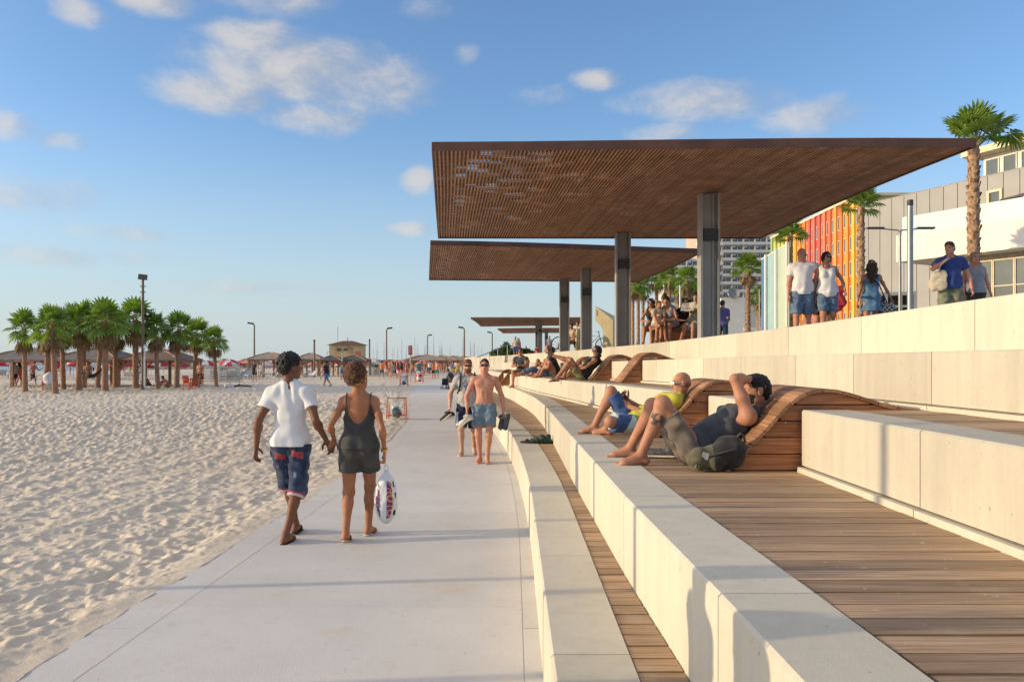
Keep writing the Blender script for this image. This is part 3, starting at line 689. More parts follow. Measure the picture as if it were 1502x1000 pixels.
# open white frame pavilion under the grey building
root, ln = wall_root('white_pavilion', 'white framed low building with dark openings behind the lamp posts', (19.6, 44.8), (22.2, 44.0), 2.05)
m_ = MB(); m_.box((0, 0, 0), (.12, .3, 3.4)); m_.box((.78, 0, 0), (.9, .3, 3.4)); m_.box((1.5, 0, 0), (1.62, .3, 3.4)); m_.box((2.2, 0, 0), (2.35, .3, 3.4)); m_.box((.12, .02, 3.2), (2.2, .28, 3.38)); m_.box((.12, .02, 1.9), (2.2, .28, 2.06)); m_.box((.12, .02, 2.55), (2.2, .28, 2.66)); m_.build('frame', WHITE, root)
MB().box((.05, .31, 0), (2.3, .5, 3.35)).build('opening', mat('dark_opening', (.045, .035, .03), .8), root)
# grey panelled building
root, ln = wall_root('grey_building', 'large grey panelled building behind the white roof terrace', (26.6, 63), (34.6, 42.3), 2.05)
H_ = 11.6
MB().box((0, .06, 0), (ln, 16, H_)).build('wall', mat('panel_joint', (.30, .27, .23), .7), root)
n = 20
for i in range(n):
    x0, x1 = ln*i/n+.025, ln*(i+1)/n-.025
    if i == 10:
        m_ = MB(); m_.box((x0, 0, 0), (x1, .058, 8.6)); m_.box((x0, 0, 10.55), (x1, .058, H_-.1)); m_.build('panel', GREYP, root)
        f_ = MB(); f_.box((x0-.0, -.12, 8.6), (x0+.16, .05, 10.54)); f_.box((x1-.16, -.12, 8.6), (x1, .05, 10.54)); f_.box((x0+.16, -.12, 10.38), (x1-.16, .05, 10.54)); f_.box((x0+.16, -.12, 8.6), (x1-.16, .05, 8.76)); f_ = f_.build('window', CREAM, root)
        MB().box((x0+.162, -.02, 8.762), (x1-.162, .03, 10.378)).build('pane', GLASS, f_)
    else: MB().box((x0, 0, 0), (x1, .058, H_-.1)).build('panel', GREYP, root)
ph_ = MB(); ph_.box((ln*.36, 3.5, H_), (ln*.60, 9, H_+2.2)); ph_.build('penthouse', WHITE, root)
ph_ = MB(); ph_.box((ln*.32, 2.4, H_+2.21), (ln*.63, 10, H_+2.65)); ph_.box((ln*.44, 4, H_+2.66), (ln*.50, 6, H_+3.3)); ph_.build('roof', CREAM, root)
for i in range(4):
    x = ln*.37+i*1.3; f_ = MB(); f_.box((x, 3.40, H_+.6), (x+.06, 3.49, H_+1.9)); f_.box((x+.94, 3.40, H_+.6), (x+1.0, 3.49, H_+1.9)); f_.box((x+.06, 3.40, H_+1.84), (x+.94, 3.49, H_+1.9)); f_.box((x+.06, 3.40, H_+.6), (x+.94, 3.49, H_+.66)); f_ = f_.build('window', WHITE, root)
    MB().box((x+.061, 3.44, H_+.661), (x+.939, 3.48, H_+1.839)).build('pane', GLASS, f_)
# striped hotel
root, ln = wall_root('striped_hotel', 'hotel facade in vertical rainbow stripes of yellow, orange and red', (44.5, 140), (44.0, 103.5), 2.05)
H_ = 20.5
cols_ = [(.70, .48, .06), (.70, .30, .05), (.66, .20, .05), (.70, .33, .07), (.64, .16, .06), (.66, .22, .09), (.60, .12, .08), (.60, .16, .13), (.58, .10, .08), (.64, .20, .06), (.68, .27, .05), (.70, .34, .05), (.70, .44, .07), (.70, .50, .08), (.62, .52, .10), (.55, .52, .12), (.45, .50, .14), (.30, .45, .18)]
ew = MB()
MB().box((0, .1, 0), (ln, 14, H_)).build('wall', mat('hotel_render', (.5, .42, .2), .8), root)
win = None
for i in range(18):
    x1 = ln-i*2.03; x0 = x1-2.03; c_ = cols_[i]
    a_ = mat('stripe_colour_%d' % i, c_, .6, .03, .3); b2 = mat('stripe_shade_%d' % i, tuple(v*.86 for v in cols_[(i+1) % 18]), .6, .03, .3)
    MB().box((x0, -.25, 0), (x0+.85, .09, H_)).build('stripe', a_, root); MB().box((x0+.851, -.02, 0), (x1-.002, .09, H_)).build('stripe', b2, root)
    for k in range(6):
        z = .9+k*3.25
        if win is None:
            f_ = MB(); f_.box((0, -.10, 0), (.08, -.022, 1.9)); f_.box((.62, -.10, 0), (.7, -.022, 1.9)); f_.box((.08, -.10, 1.82), (.62, -.022, 1.9)); f_.box((.08, -.10, 0), (.62, -.022, .08)); win = f_.build('window', WHITE, root)
            MB().box((.081, -.05, .081), (.619, -.03, 1.819)).build('pane', GLASS, win); w_ = win
        elif i < 12: w_ = copy_tree(win, root)
        else: continue
        w_.location = (x0+1.1, 0, z)
MB().box((-.2, -.3, H_), (ln+.2, 14, H_+.35)).build('roof', CREAM, root)
# coloured glass screen
root, ln = wall_root('glass_screen', 'tall screen of blue, green and pale yellow glass panels left of the hotel', (14.75, 48.4), (14.1, 41.6), 2.05)
for i, c_ in enumerate(((.04, .13, .34), (.06, .22, .42), (.34, .50, .46), (.30, .46, .46), (.40, .52, .44), (.46, .54, .40), (.52, .55, .36), (.55, .52, .30))):
    x = ln*i/8; MB().box((x+.01, 0, 0), (x+ln/8-.01, .03, 5.6)).build('panel', mat('tinted_panel_%d' % i, c_, .2, .03, 1, spec=.5), root)
for i in (2, 5, 8): MB().tube([(ln*i/8, -.12, 0), (ln*i/8, -.12, 5.7)], .07, 8).build('post', WHITE, root)
MB().bar((0, .02, 5.64), (ln, .02, 5.64), .07, .07).build('top_rail', WHITE, root)
# towers
def tower(label, x0, x1, Y, z1, nb, nf, fz, m_wall, depth=20, win_h=1.5, gap=.5, name='tower_block'):
    root = thing(name, label, 'building', (x0, Y, 0), 0); w = x1-x0
    MB().box((0, .5, 0), (w, depth, z1)).build('wall', m_wall, root)
    fb = MB()
    for k in range(nf):
        z = z1-2.2-k*fz; fb.box((-.3, -.6, z-1.5), (w+.3, .49, z-.35))
    fb.build('balcony_band', WHITE, root)
    for i in range(nb+1): MB().box((w*i/nb-.25, -.3, z1-nf*fz-1), (w*i/nb+.25, .495, z1)).build('pier', m_wall, root)
    first = None
    for k in range(nf):
        for i in range(nb):
            if first is None:
                f_ = MB(); bw = w/nb-.9; f_.box((0, .38, 0), (bw, .49, win_h)); first = f_.build('window', GLASS, root)
                mm = MB(); mm.box((bw*.48, .34, 0), (bw*.53, .379, win_h)); mm.box((0, .34, win_h*.6), (bw*.3, .379, win_h)); mm.build('blind', WHITE, first); o = first
            else: o = copy_tree(first, root)
            o.location = (w*i/nb+.45, 0, z1-2.2-k*fz-.3+.0)
    return root
tower('white tower block with rows of balconies behind the shaggy palm', 85.5, 119, 336, 66, 7, 12, 3.25, TOWER)
tower('beige stepped tower edge left of the thick canopy column', 68, 77, 300, 62, 1, 11, 3.6, TOWERB, name='beige_tower')
tower('grey flat block seen beyond the second canopy', 54, 66, 290, 38, 3, 8, 3.3, TOWER, name='grey_block')
root = thing('low_white_building', 'low white building with a roof dish left of the shaggy palm', 'building', (44, 180, 2))
MB().box((2, 0, 0), (7.2, 8, 13.5)).build('wall', WHITE, root); MB().box((7.21, .2, 0), (15, 8, 6.2)).build('garage', mat('dark_shop', (.10, .085, .07), .7), root); MB().box((7.0, -.2, 6.21), (15.2, 8, 7.0)).build('roof', WHITE, root)
MB().lathe([(.05, 0), (.8, .12), (1.35, .45), (1.3, .5), (.75, .2), (.05, .08)], n=14).build('roof_dish', GPOST, root).matrix_local = Matrix.Translation((4.6, -.3, 14.3)) @ Matrix.Rotation(R(70), 4, 'X')
# ------------------------------------------------------------------ people: bodies and clothes grown as one smooth surface each
def nv(v): v = np.asarray(v, float); return v/max(1e-9, np.linalg.norm(v))
def surf(prims, vox, cuts=(), wr=None, keep=None, ext=None):
    """surface of a smooth union of tapered limbs and ellipsoids (dual grid). prims: dicts with type c/e/s(ubtract)"""
    lo = np.full(3, 1e9); hi = np.full(3, -1e9)
    for p in prims:
        if p.get('sub'): continue
        pts, r = (([p['a'], p['b']], max(p['ra'], p['rb'])) if p['t'] == 'c' else ([p['c']], max(p['r'])))
        for q_ in pts: lo = np.minimum(lo, np.asarray(q_)-r); hi = np.maximum(hi, np.asarray(q_)+r)
    lo -= vox*3; hi += vox*3
    if ext is not None: lo = np.maximum(lo, ext[0]); hi = np.minimum(hi, ext[1])
    n = np.maximum(4, np.ceil((hi-lo)/vox).astype(int)+1)
    ax = [lo[i]+vox*np.arange(n[i]) for i in range(3)]
    D = np.full(n, .25, np.float32)
    for p in prims:
        k = p.get('k', .02); mg = k+vox*2.5
        if p['t'] == 'c': bl = np.minimum(p['a'], p['b'])-max(p['ra'], p['rb'])-mg; bh = np.maximum(p['a'], p['b'])+max(p['ra'], p['rb'])+mg
        else: bl = np.asarray(p['c'])-max(p['r'])-mg; bh = np.asarray(p['c'])+max(p['r'])+mg
        i0 = np.maximum(0, np.floor((bl-lo)/vox).astype(int)); i1 = np.minimum(n, np.ceil((bh-lo)/vox).astype(int)+1)
        if np.any(i1 <= i0): continue
        sl = tuple(slice(a, b) for a, b in zip(i0, i1))
        x = ax[0][sl[0]][:, None, None]; y = ax[1][sl[1]][None, :, None]; z = ax[2][sl[2]][None, None, :]
        if p['t'] == 'c':
            a = np.asarray(p['a'], float); ba = np.asarray(p['b'], float)-a; L2 = max(1e-9, ba@ba)
            px, py, pz = x-a[0], y-a[1], z-a[2]
            t = np.clip((px*ba[0]+py*ba[1]+pz*ba[2])/L2, 0, 1)
            qx, qy, qz = px-ba[0]*t, py-ba[1]*t, pz-ba[2]*t; ss = 1.0
            if 'n' in p:
                nn = p['n']; ss = p['s']; cmp_ = (qx*nn[0]+qy*nn[1]+qz*nn[2])*(1/ss-1); qx = qx+nn[0]*cmp_; qy = qy+nn[1]*cmp_; qz = qz+nn[2]*cmp_
            d = np.sqrt(qx*qx+qy*qy+qz*qz)-(p['ra']+(p['rb']-p['ra'])*t)
            if ss < 1: d = d*max(ss, .6)
        else:
            c = p['c']; M = p.get('M', np.eye(3)); r = p['r']
            px, py, pz = x-c[0], y-c[1], z-c[2]
            u = (px*M[0][0]+py*M[0][1]+pz*M[0][2])/r[0]; v = (px*M[1][0]+py*M[1][1]+pz*M[1][2])/r[1]; w = (px*M[2][0]+py*M[2][1]+pz*M[2][2])/r[2]
            k0 = np.sqrt(u*u+v*v+w*w); k1 = np.sqrt((u/r[0])**2+(v/r[1])**2+(w/r[2])**2)+1e-6; d = k0*(k0-1)/k1
        d = d.astype(np.float32); s = D[sl]
        if p.get('sub'):
            h = np.clip(.5-.5*(s+d)/k, 0, 1); D[sl] = s*(1-h)-d*h+k*h*(1-h)
        else:
            h = np.clip(.5+.5*(s-d)/k, 0, 1); D[sl] = s*(1-h)+d*h-k*h*(1-h)
    x = ax[0][:, None, None]; y = ax[1][None, :, None]; z = ax[2][None, None, :]
    if wr:
        amp, fr, seed = wr[:3]; rs = np.random.RandomState(seed)
        for i in range(6):
            kv = nv(rs.normal(size=3)*np.array(wr[3] if len(wr) > 3 else (1, 1, 1)))*fr*rs.uniform(.6, 1.9); kv2 = nv(rs.normal(size=3))*fr*.35
            D += (amp/2.2*np.sin(x*kv[0]+y*kv[1]+z*kv[2]+rs.uniform(0, 6)+1.6*np.sin(x*kv2[0]+y*kv2[1]+z*kv2[2]))).astype(np.float32)
    for c in cuts:
        p0, nn = c[0], c[1]; cd = ((x-p0[0])*nn[0]+(y-p0[1])*nn[1]+(z-p0[2])*nn[2]).astype(np.float32)
        if len(c) > 2:    # only inside a sphere
            rr_ = np.sqrt((x-p0[0])**2+(y-p0[1])**2+(z-p0[2])**2).astype(np.float32)-c[2]; cd = np.minimum(cd, -rr_)
        D = np.maximum(D, cd)
    D[0], D[-1] = .1, .1; D[:, 0], D[:, -1] = .1, .1; D[:, :, 0], D[:, :, -1] = .1, .1
    inside = D < 0
    cnt = np.zeros(n-1, np.int8)
    for i in (0, 1):
        for j in (0, 1):
            for l in (0, 1): cnt += inside[i:n[0]-1+i, j:n[1]-1+j, l:n[2]-1+l]
    act = (cnt > 0) & (cnt < 8); cells = np.argwhere(act)
    if len(cells) == 0: return np.zeros((0, 3)), np.zeros((0, 4), int)
    ids = np.full(n-1, -1, np.int64); ids[act] = np.arange(len(cells))
    cor = np.array([(i, j, l) for i in (0, 1) for j in (0, 1) for l in (0, 1)])
    val = np.stack([D[cells[:, 0]+c[0], cells[:, 1]+c[1], cells[:, 2]+c[2]] for c in cor], 1)
    acc = np.zeros((len(cells), 3)); wt = np.zeros(len(cells))
    for a in range(8):
        for b in range(a+1, 8):
            if np.abs(cor[a]-cor[b]).sum() != 1: continue
            va, vb = val[:, a], val[:, b]; m = (va < 0) != (vb < 0); t = np.where(m, va/np.where(m, va-vb, 1), 0)
            acc += np.where(m[:, None], cor[a]+(cor[b]-cor[a])*t[:, None], 0); wt += m
    V = lo+(cells+acc/wt[:, None])*vox
    Fs = []
    for axis in range(3):
        sa = [slice(0, -1) if i == axis else slice(1, -1) for i in range(3)]; sb = [slice(1, None) if i == axis else slice(1, -1) for i in range(3)]
        A, B = inside[tuple(sa)], inside[tuple(sb)]; e = np.argwhere(A != B)
        if not len(e): continue
        off = np.array([0 if i == axis else 1 for i in range(3)]); g0 = e+off; u, v = [(1, 2), (2, 0), (0, 1)][axis]
        eu = np.eye(3, dtype=int)[u]; ev = np.eye(3, dtype=int)[v]
        qd = np.stack([ids[tuple((g0-eu-ev).T)], ids[tuple((g0-ev).T)], ids[tuple(g0.T)], ids[tuple((g0-eu).T)]], 1)
        fl = ~inside[tuple(g0.T)] if True else None
        st = inside[tuple(g0.T)]
        qd[~st] = qd[~st][:, ::-1]
        Fs.append(qd)
    F = np.concatenate(Fs); F = F[(F >= 0).all(1)]
    return V, F
def C(a, b, ra, rb, k=.02, tag='', n=None, s=1.0):
    d = dict(t='c', a=np.asarray(a, float), b=np.asarray(b, float), ra=ra, rb=rb, k=k, tag=tag)
    if n is not None: d['n'] = nv(n); d['s'] = s
    return d
def E(c, r, M=None, k=.02, tag='', sub=False):
    d = dict(t='e', c=np.asarray(c, float), r=tuple(r), k=k, tag=tag, sub=sub)
    if M is not None: d['M'] = np.asarray(M, float)
    return d
def rotm(axis, a):
    axis = nv(axis); K = np.array([[0, -axis[2], axis[1]], [axis[2], 0, -axis[0]], [-axis[1], axis[0], 0]]); return np.eye(3)+math.sin(a)*K+(1-math.cos(a))*K@K

class Fig:
    """joint positions of a posed person; faces +Y, right hand at +X, z up"""
    def __init__(s, h=1.75, sex='m', bulk=1.0, pel=None, pp=0, cp=None, yaw=0, cyaw=0, lean=0, head=(0, 0, 0), legs=None, arms=None, bare=True, belly=0.0):
        k = s.k = h/1.75; s.h = h; s.sex = sex; s.bulk = bulk; s.belly = belly
        s.W = (1.0 if sex == 'm' else .88)*bulk
        rot = lambda p, y, l=0: rotm((0, 0, 1), R(y)) @ rotm((0, 1, 0), R(l)) @ rotm((1, 0, 0), R(-p))
        cp = pp if cp is None else cp
        s.P = np.array(pel if pel is not None else (0, 0, .95*k), float)
        s.Mp = rot(pp, yaw, lean); s.Mc = rot(cp, yaw+cyaw, lean)      # columns: right, forward, up
        s.waist = s.P+s.Mp@np.array((0, 0, .14))*k
        s.cb = s.waist
        cw = lambda x, y, z: s.cb+s.Mc@np.array((x, y, z))*k
        s.cw = cw; s.pw = lambda x, y, z: s.P+s.Mp@np.array((x, y, z))*k
        s.chest = cw(0, 0, .17); s.neck = cw(0, -.015, .362)
        hy, hp, hr = head
        s.Mh = rotm((0, 0, 1), R(yaw+cyaw+hy)) @ rotm((0, 1, 0), R(hr)) @ rotm((1, 0, 0), R(-hp))
        s.hc = s.neck+(.55*s.Mh+.45*s.Mc)@np.array((0, .012, .166))*k
        s.hw = lambda x, y, z: s.hc+s.Mh@np.array((x, y, z))*k
        sw = (.185 if sex == 'm' else .162)*(.5+.5*bulk)
        s.sh = {'r': cw(sw, -.01, .292), 'l': cw(-sw, -.01, .292)}; s.hip = {'r': s.pw(.092, 0, -.045), 'l': s.pw(-.092, 0, -.045)}
        s.knee = {}; s.ank = {}; s.fd = {}; s.elb = {}; s.wri = {}; s.hd = {}; s.hn = {}; s.curl = {}
        legs = legs or {}; arms = arms or {}
        for sd_, q in (('r', 1), ('l', -1)):
            L = dict(p=0, a=3, k=3, f=0, to=10); L.update(legs.get(sd_, {}))
            Y_ = rotm((0, 0, 1), R(yaw))
            th, sn = .44*k, .415*k
            if 't' in L:
                s.ank[sd_] = np.array(L['t'], float); s.knee[sd_] = s.ik(s.hip[sd_], s.ank[sd_], th, sn, L.get('pole', (0, 1, .3)))
            else:
                dr = lambda p, a: Y_@nv((q*math.sin(R(a)), math.sin(R(p)), -math.cos(R(p))))
                s.knee[sd_] = s.hip[sd_]+dr(L['p'], L['a'])*th; s.ank[sd_] = s.knee[sd_]+dr(L['p']-L['k'], L.get('a2', L['a']*.3))*sn
            fd = np.array(L['fd'], float) if 'fd' in L else Y_@np.array((q*math.sin(R(L['to'])), math.cos(R(L['to'])), math.tan(R(L['f']))))
            s.fd[sd_] = nv(fd)
            A = dict(p=4, a=8, e=12, i=5, c=28); A.update(arms.get(sd_, {}))
            Yc = rotm((0, 0, 1), R(yaw+cyaw)); ua, fa = .295*k, .255*k
            if 't' in A:
                s.wri[sd_] = np.array(A['t'], float); s.elb[sd_] = s.ik(s.sh[sd_], s.wri[sd_], ua, fa, A.get('pole', (q*.3, -1, -.3)))
            else:
                dr = lambda p, x: Yc@nv((x, math.sin(R(p)), -math.cos(R(p))))
                s.elb[sd_] = s.sh[sd_]+dr(A['p'], q*math.sin(R(A['a'])))*ua; s.wri[sd_] = s.elb[sd_]+dr(A['p']+A['e'], q*math.sin(R(A['a']-A['i'])))*fa
            s.hd[sd_] = nv(A['hd']) if 'hd' in A else nv(s.wri[sd_]-s.elb[sd_])
            hn = np.array(A['hn'], float) if 'hn' in A else -q*Yc@np.array((1., 0, 0))
            hn = hn-s.hd[sd_]*(hn@s.hd[sd_]); s.hn[sd_] = nv(hn); s.curl[sd_] = A['c']
    def ik(s, a, t, l1, l2, pole):
        d = t-a; L = np.linalg.norm(d); u = d/max(L, 1e-6); L = min(L, (l1+l2)*.998)
        x = (l1*l1-l2*l2+L*L)/(2*L); hgt = math.sqrt(max(0, l1*l1-x*x)); p = np.asarray(pole, float); p = p-u*(p@u); return a+u*x+nv(p)*hgt
    def prims(s, fine=True, bare=False, shoes=()):
        k, b, P = s.k, s.bulk, []; m = s.sex == 'm'; Mc, Mp, Mh = s.Mc.T, s.Mp.T, s.Mh.T; W = s.W
        # torso
        hipw = .075 if m else .085
        P += [C(s.pw(-hipw, 0, .0), s.pw(hipw, 0, .0), .112*k*b, .112*k*b, .03, 'pel', s.Mp[:, 1], .92)]
        P += [E(s.pw(0, .0, .10), (.135*W*k if m else .122*k*b, .098*k*b, .12*k), Mp, .05, 'waist')]
        P += [E(s.cw(0, 0, .02), (.138*W*k if m else .118*k*b, .095*k*b, .13*k), Mc, .05, 'waist')]
        P += [E(s.cw(0, .0, .175), (.166*W*k, .108*k*b, .165*k), Mc, .05, 'chest')]
        P += [C(s.cw(-.115*W, -.012, .278), s.cw(.115*W, -.012, .278), .068*k, .068*k, .05, 'chest')]
        if s.belly: P += [E(s.cw(0, .05+s.belly*.3, .0), (.125*k*b, .075*k+s.belly, .14*k), Mc, .06, 'waist')]
        for q in (1, -1):
            P += [C(s.cw(q*.03, -.028, .385), s.cw(q*.135, -.018, .300), .034*k, .042*k, .04, 'trap')]
            P += [E(s.pw(q*.072, -.062, -.035), (.085*k*b, .082*k*b, .095*k), Mp, .03, 'pel')]
            if m: P += [E(s.cw(q*.072, .066, .225), (.078*k, .042*k, .062*k), Mc, .03, 'chest')]
            else: P += [E(s.cw(q*.072, .085, .185), (.062*k*b, .062*k*b, .062*k*b), Mc, .03, 'chest')]
        if fine and m and bare:
            for q in (1, -1):
                for z in (.10, .045, -.01): P += [E(s.cw(q*.032, .086, z), (.03*k, .016*k, .026*k), Mc, .012, 'chest')]
        P += [C(s.cw(0, -.02, .34), s.hw(0, -.022, -.055), .058*k, .052*k, .035, 'neck')]
        # head
        P += [E(s.hw(0, -.014, .032), (.074*k, .094*k, .085*k), Mh, .02, 'head'), E(s.hw(0, .028, -.03), (.060*k, .066*k, .080*k), Mh, .03, 'head'), E(s.hw(0, .058, -.085), (.034*k, .030*k, .026*k), Mh, .03, 'head')]
        P += [C(s.hw(.045, .02, -.07), s.hw(-.045, .02, -.07), .026*k, .026*k, .03, 'head')]
        P += [C(s.hw(0, .084, .012), s.hw(0, .106, -.022), .010*k, .0145*k, .012, 'nose'), E(s.hw(0, .095, -.028), (.017*k, .012*k, .010*k), Mh, .01, 'nose')]
        if fine:
            for q in (1, -1):
                P += [C(s.hw(q*.008, .084, .030), s.hw(q*.048, .068, .030), .010*k, .008*k, .014, 'head'), E(s.hw(q*.031, .094, .008), (.017*k, .013*k, .011*k), Mh, .010, 'head', True), E(s.hw(q*.031, .075, .008), (.013*k, .013*k, .010*k), Mh, .005, 'head'),
                      E(s.hw(q*.078, -.004, -.002), (.008*k, .022*k, .034*k), Mh, .008, 'head')]
            P += [C(s.hw(-.018, .087, -.050), s.hw(.018, .087, -.050), .0075*k, .0075*k, .008, 'head'), C(s.hw(-.014, .086, -.061), s.hw(.014, .086, -.061), .008*k, .008*k, .008, 'head')]
        for sd_, q in (('r', 1), ('l', -1)):
            am = k*(1.0 if m else .76)*(.4+.6*b)
            S_, El, Wr = s.sh[sd_], s.elb[sd_], s.wri[sd_]
            P += [E(S_, (.062*am, .062*am, .064*am), None, .04, 'sh'+sd_), C(S_, El, .050*am, .040*am, .03, 'ua'+sd_), C(El, Wr, .042*am, .027*am, .012, 'fa'+sd_)]
            P += [E(El+(Wr-El)*.25, (.045*am,)*3, None, .03, 'fa'+sd_), E(S_+(El-S_)*.5, (.05*am,)*3, None, .03, 'ua'+sd_)]
            hd, hn = s.hd[sd_], s.hn[sd_]; hs = -q*np.cross(hd, hn)    # hand: along, palm normal, sideways
            hk = k*(1 if m else .92)
            kn = Wr+hd*.092*hk
            P += [C(Wr+hd*.012*hk, kn, .030*hk, .042*hk, .012, 'ha'+sd_, hn, .42)]
            cl = R(s.curl[sd_])
            if fine:
                for j, (of, ln) in enumerate(((-.030, .072), (-.010, .080), (.011, .075), (.031, .060))):
                    p0 = kn+hs*of*hk; aa = cl*.45+.05*j
                    for seg_, (fr, rr_) in enumerate(((.42, .0096), (.33, .0088), (.25, .008))):
                        dd = hd*math.cos(aa)+hn*math.sin(aa)+hs*of*.8; p1 = p0+nv(dd)*ln*fr*hk; P += [C(p0, p1, rr_*hk, rr_*.93*hk, .003, 'fi'+sd_)]; p0 = p1; aa += cl*.85
                t0 = Wr+hd*.03*hk-hs*.030*hk+hn*.006*hk; t1 = t0+nv(hd*.6-hs*.75+hn*.45)*.042*hk; t2 = t1+nv(hd*.85-hs*.2+hn*.5)*.034*hk
                P += [C(t0, t1, .0135*hk, .0115*hk, .008, 'fi'+sd_), C(t1, t2, .011*hk, .0092*hk, .004, 'fi'+sd_)]
            else:
                P += [C(kn, kn+nv(hd*math.cos(cl)+hn*math.sin(cl))*.075*hk, .036*hk, .024*hk, .02, 'ha'+sd_, hn, .5), C(Wr+hd*.03, Wr+hd*.075-hs*.05, .014, .011, .01, 'ha'+sd_)]
            H_, K_, A_ = s.hip[sd_], s.knee[sd_], s.ank[sd_]; lm = k*(.35+.65*b)
            hp2 = H_+(K_-H_)*.12
            P += [C(hp2, K_, .090*lm*(1 if m else 1.03), .055*lm, .03, 'th'+sd_), E(K_, (.056*lm,)*3, None, .03, 'th'+sd_), C(K_, A_, .052*lm, .036*lm, .03, 'ca'+sd_)]
            back = nv(np.cross(np.cross(K_-H_, A_-K_), A_-K_)) if np.linalg.norm(np.cross(K_-H_, A_-K_)) > .004 else np.array((0, -1., 0))
            if back@(H_-A_ - (K_-A_)*((H_-A_)@(K_-A_)/((K_-A_)@(K_-A_)))) < 0 and np.linalg.norm(np.cross(K_-H_, A_-K_)) > .004: back = -back
            P += [E(K_+(A_-K_)*.30+back*.018*k, (.050*lm,)*3, None, .035, 'ca'+sd_), C(K_+(A_-K_)*.2+back*.02*k, K_+(A_-K_)*.5+back*.012*k, .046*lm, .036*lm, .03, 'ca'+sd_)]
            fd = s.fd[sd_]; dn = nv(A_-K_); up = -dn if abs(dn@fd) < .85 else np.array((0, 0, 1.)); up = nv(up-fd*(up@fd))
            if up[2] < 0 and abs(fd[2]) < .7: up = -up
            if abs(fd[2]) < .75:
                w_ = np.array((0, 0, 1.)); up = nv(w_-fd*(w_@fd))
            sx = np.cross(fd, up); fl = k*(1 if m else .92)
            heel = A_-up*.048*fl-fd*.035*fl; ball = A_-up*.062*fl+fd*.125*fl
            s.__dict__.setdefault('foot', {})[sd_] = (heel, ball, fd, up, sx, fl)
            P += [E(heel, (.034*fl,)*3, None, .02, 'fo'+sd_), C(A_-up*.01*fl, ball, .036*fl, .03*fl, .025, 'fo'+sd_), C(heel+fd*.02*fl-up*.006*fl, ball-up*.002*fl+sx*q*.006*fl, .030*fl, .043*fl, .02, 'fo'+sd_, up, .62)]
            if fine:
                for j in range(5):
                    of = (-.030+.0155*j)*q; rr_ = (.0135, .0095, .009, .0085, .008)[j]; ln = (.062, .058, .052, .044, .036)[j]
                    st_ = ball+sx*of*fl-up*.012*fl; P += [C(st_, st_+fd*ln*fl-up*.004*fl, rr_*1.05*fl, rr_*fl, .004, 'fo'+sd_)]
            else: P += [C(ball-up*.008*fl, ball+fd*.055*fl-up*.014*fl, .036*fl, .028*fl, .02, 'fo'+sd_, up, .5)]
        return P

def skin_mat(name, c):
    m = mat(name, c, .55, .09, 9, spec=.3, bump=.12, bscale=120, col2=tuple(v*f for v, f in zip(c, (.84, .76, .72))))
    b = m.node_tree.nodes['Principled BSDF']; b.inputs['Subsurface Weight'].default_value = .0
    return m
SK = {'dark': skin_mat('deep_brown_skin', (.20, .088, .048)), 'brown': skin_mat('brown_skin', (.40, .17, .082)), 'tan': skin_mat('tanned_skin', (.46, .225, .135)), 'fair': skin_mat('fair_skin', (.56, .33, .225)), 'pink': skin_mat('sunned_skin', (.56, .27, .175))}
def cloth(name, c, var=.08, scale=20, **k): return mat('cloth_'+name, c, .85, var, scale, k.pop('bump', .15), k.pop('bscale', 300), spec=.2, sheen=.15, **k)
HAIR = {'black': mat('black_hair', (.012, .010, .009), .5, .3, 60, .8, 90), 'brown': mat('brown_hair', (.07, .035, .018), .5, .3, 60, .6, 80), 'red': mat('ginger_hair', (.20, .075, .028), .5, .3, 60, .6, 80), 'grey': mat('grey_hair', (.22, .20, .18), .6, .2, 60, .6, 80), 'stub': mat('hair_stubble', (.18, .11, .075), .7, .1, 60), 'blond': mat('fair_hair', (.30, .18, .08), .5, .2, 60, .5, 80)}
LIPS = mat('lip_skin', (.36, .13, .10), .5); LIPD = mat('dark_lip_skin', (.12, .045, .035), .5); EYED = mat('dark_eye', (.03, .02, .015), .25); BROW = mat('brow_hair', (.06, .035, .022), .8); LENS = mat('sunglass_lens', (.012, .012, .014), .12, spec=.7); TANNIP = mat('nipple_skin', (.33, .13, .09), .6); NAIL = mat('toe_nail', (.6, .36, .3), .35)
SOLE = mat('sandal_sole', (.035, .028, .022), .8); RUB = mat('white_rubber', (.62, .58, .50), .6)

def finish(name, V, F, mats, parent, paint=None):
    midx = None
    if paint:
        cen = V[F].mean(1); midx = np.zeros(len(F), int)
        for fn, mi in paint:
            midx[fn(cen)] = mi
    return mesh_obj(name, V, F, mats, parent, True, midx)
def ball_paint(c, r, M=None):
    c = np.asarray(c, float)
    def f(p):
        q = p-c
        if M is not None: q = q@np.asarray(M).T
        return ((q/np.asarray(r))**2).sum(1) < 1
    return f
def sel(P, tags): return [dict(p) for p in P if any(p['tag'].startswith(t) for t in tags)]
def infl(P, d):
    for p in P:
        if p['t'] == 'c': p['ra'] = p['ra']+d; p['rb'] = p['rb']+d
        else: p['r'] = tuple(v+d for v in p['r'])
        p['k'] = max(p['k'], .03)
    return P
def beard(fig, root, m_, t=.0, vox=.008):
    k = fig.k; bv, bf = surf([E(fig.hw(0, .032, -.062), ((.0635+t)*k, (.068+t)*k, (.066+t)*k), fig.Mh.T, .02), E(fig.hw(0, .058, -.085), ((.037+t)*k, (.034+t)*k, (.030+t)*k), fig.Mh.T, .02), E(fig.hw(0, .125, -.050), (.024*k, .05*k, .011*k), fig.Mh.T, .008, sub=True), E(fig.hw(0, .09, .03), (.062*k, .085*k, .075*k), fig.Mh.T, .01, sub=True), E(fig.hw(0, .0, .06), (.12*k, .12*k, .075*k), fig.Mh.T, .01, sub=True)], vox, wr=(.0015, 160, 2))
    if len(bf): mesh_obj('beard', bv, bf, m_, root, True)
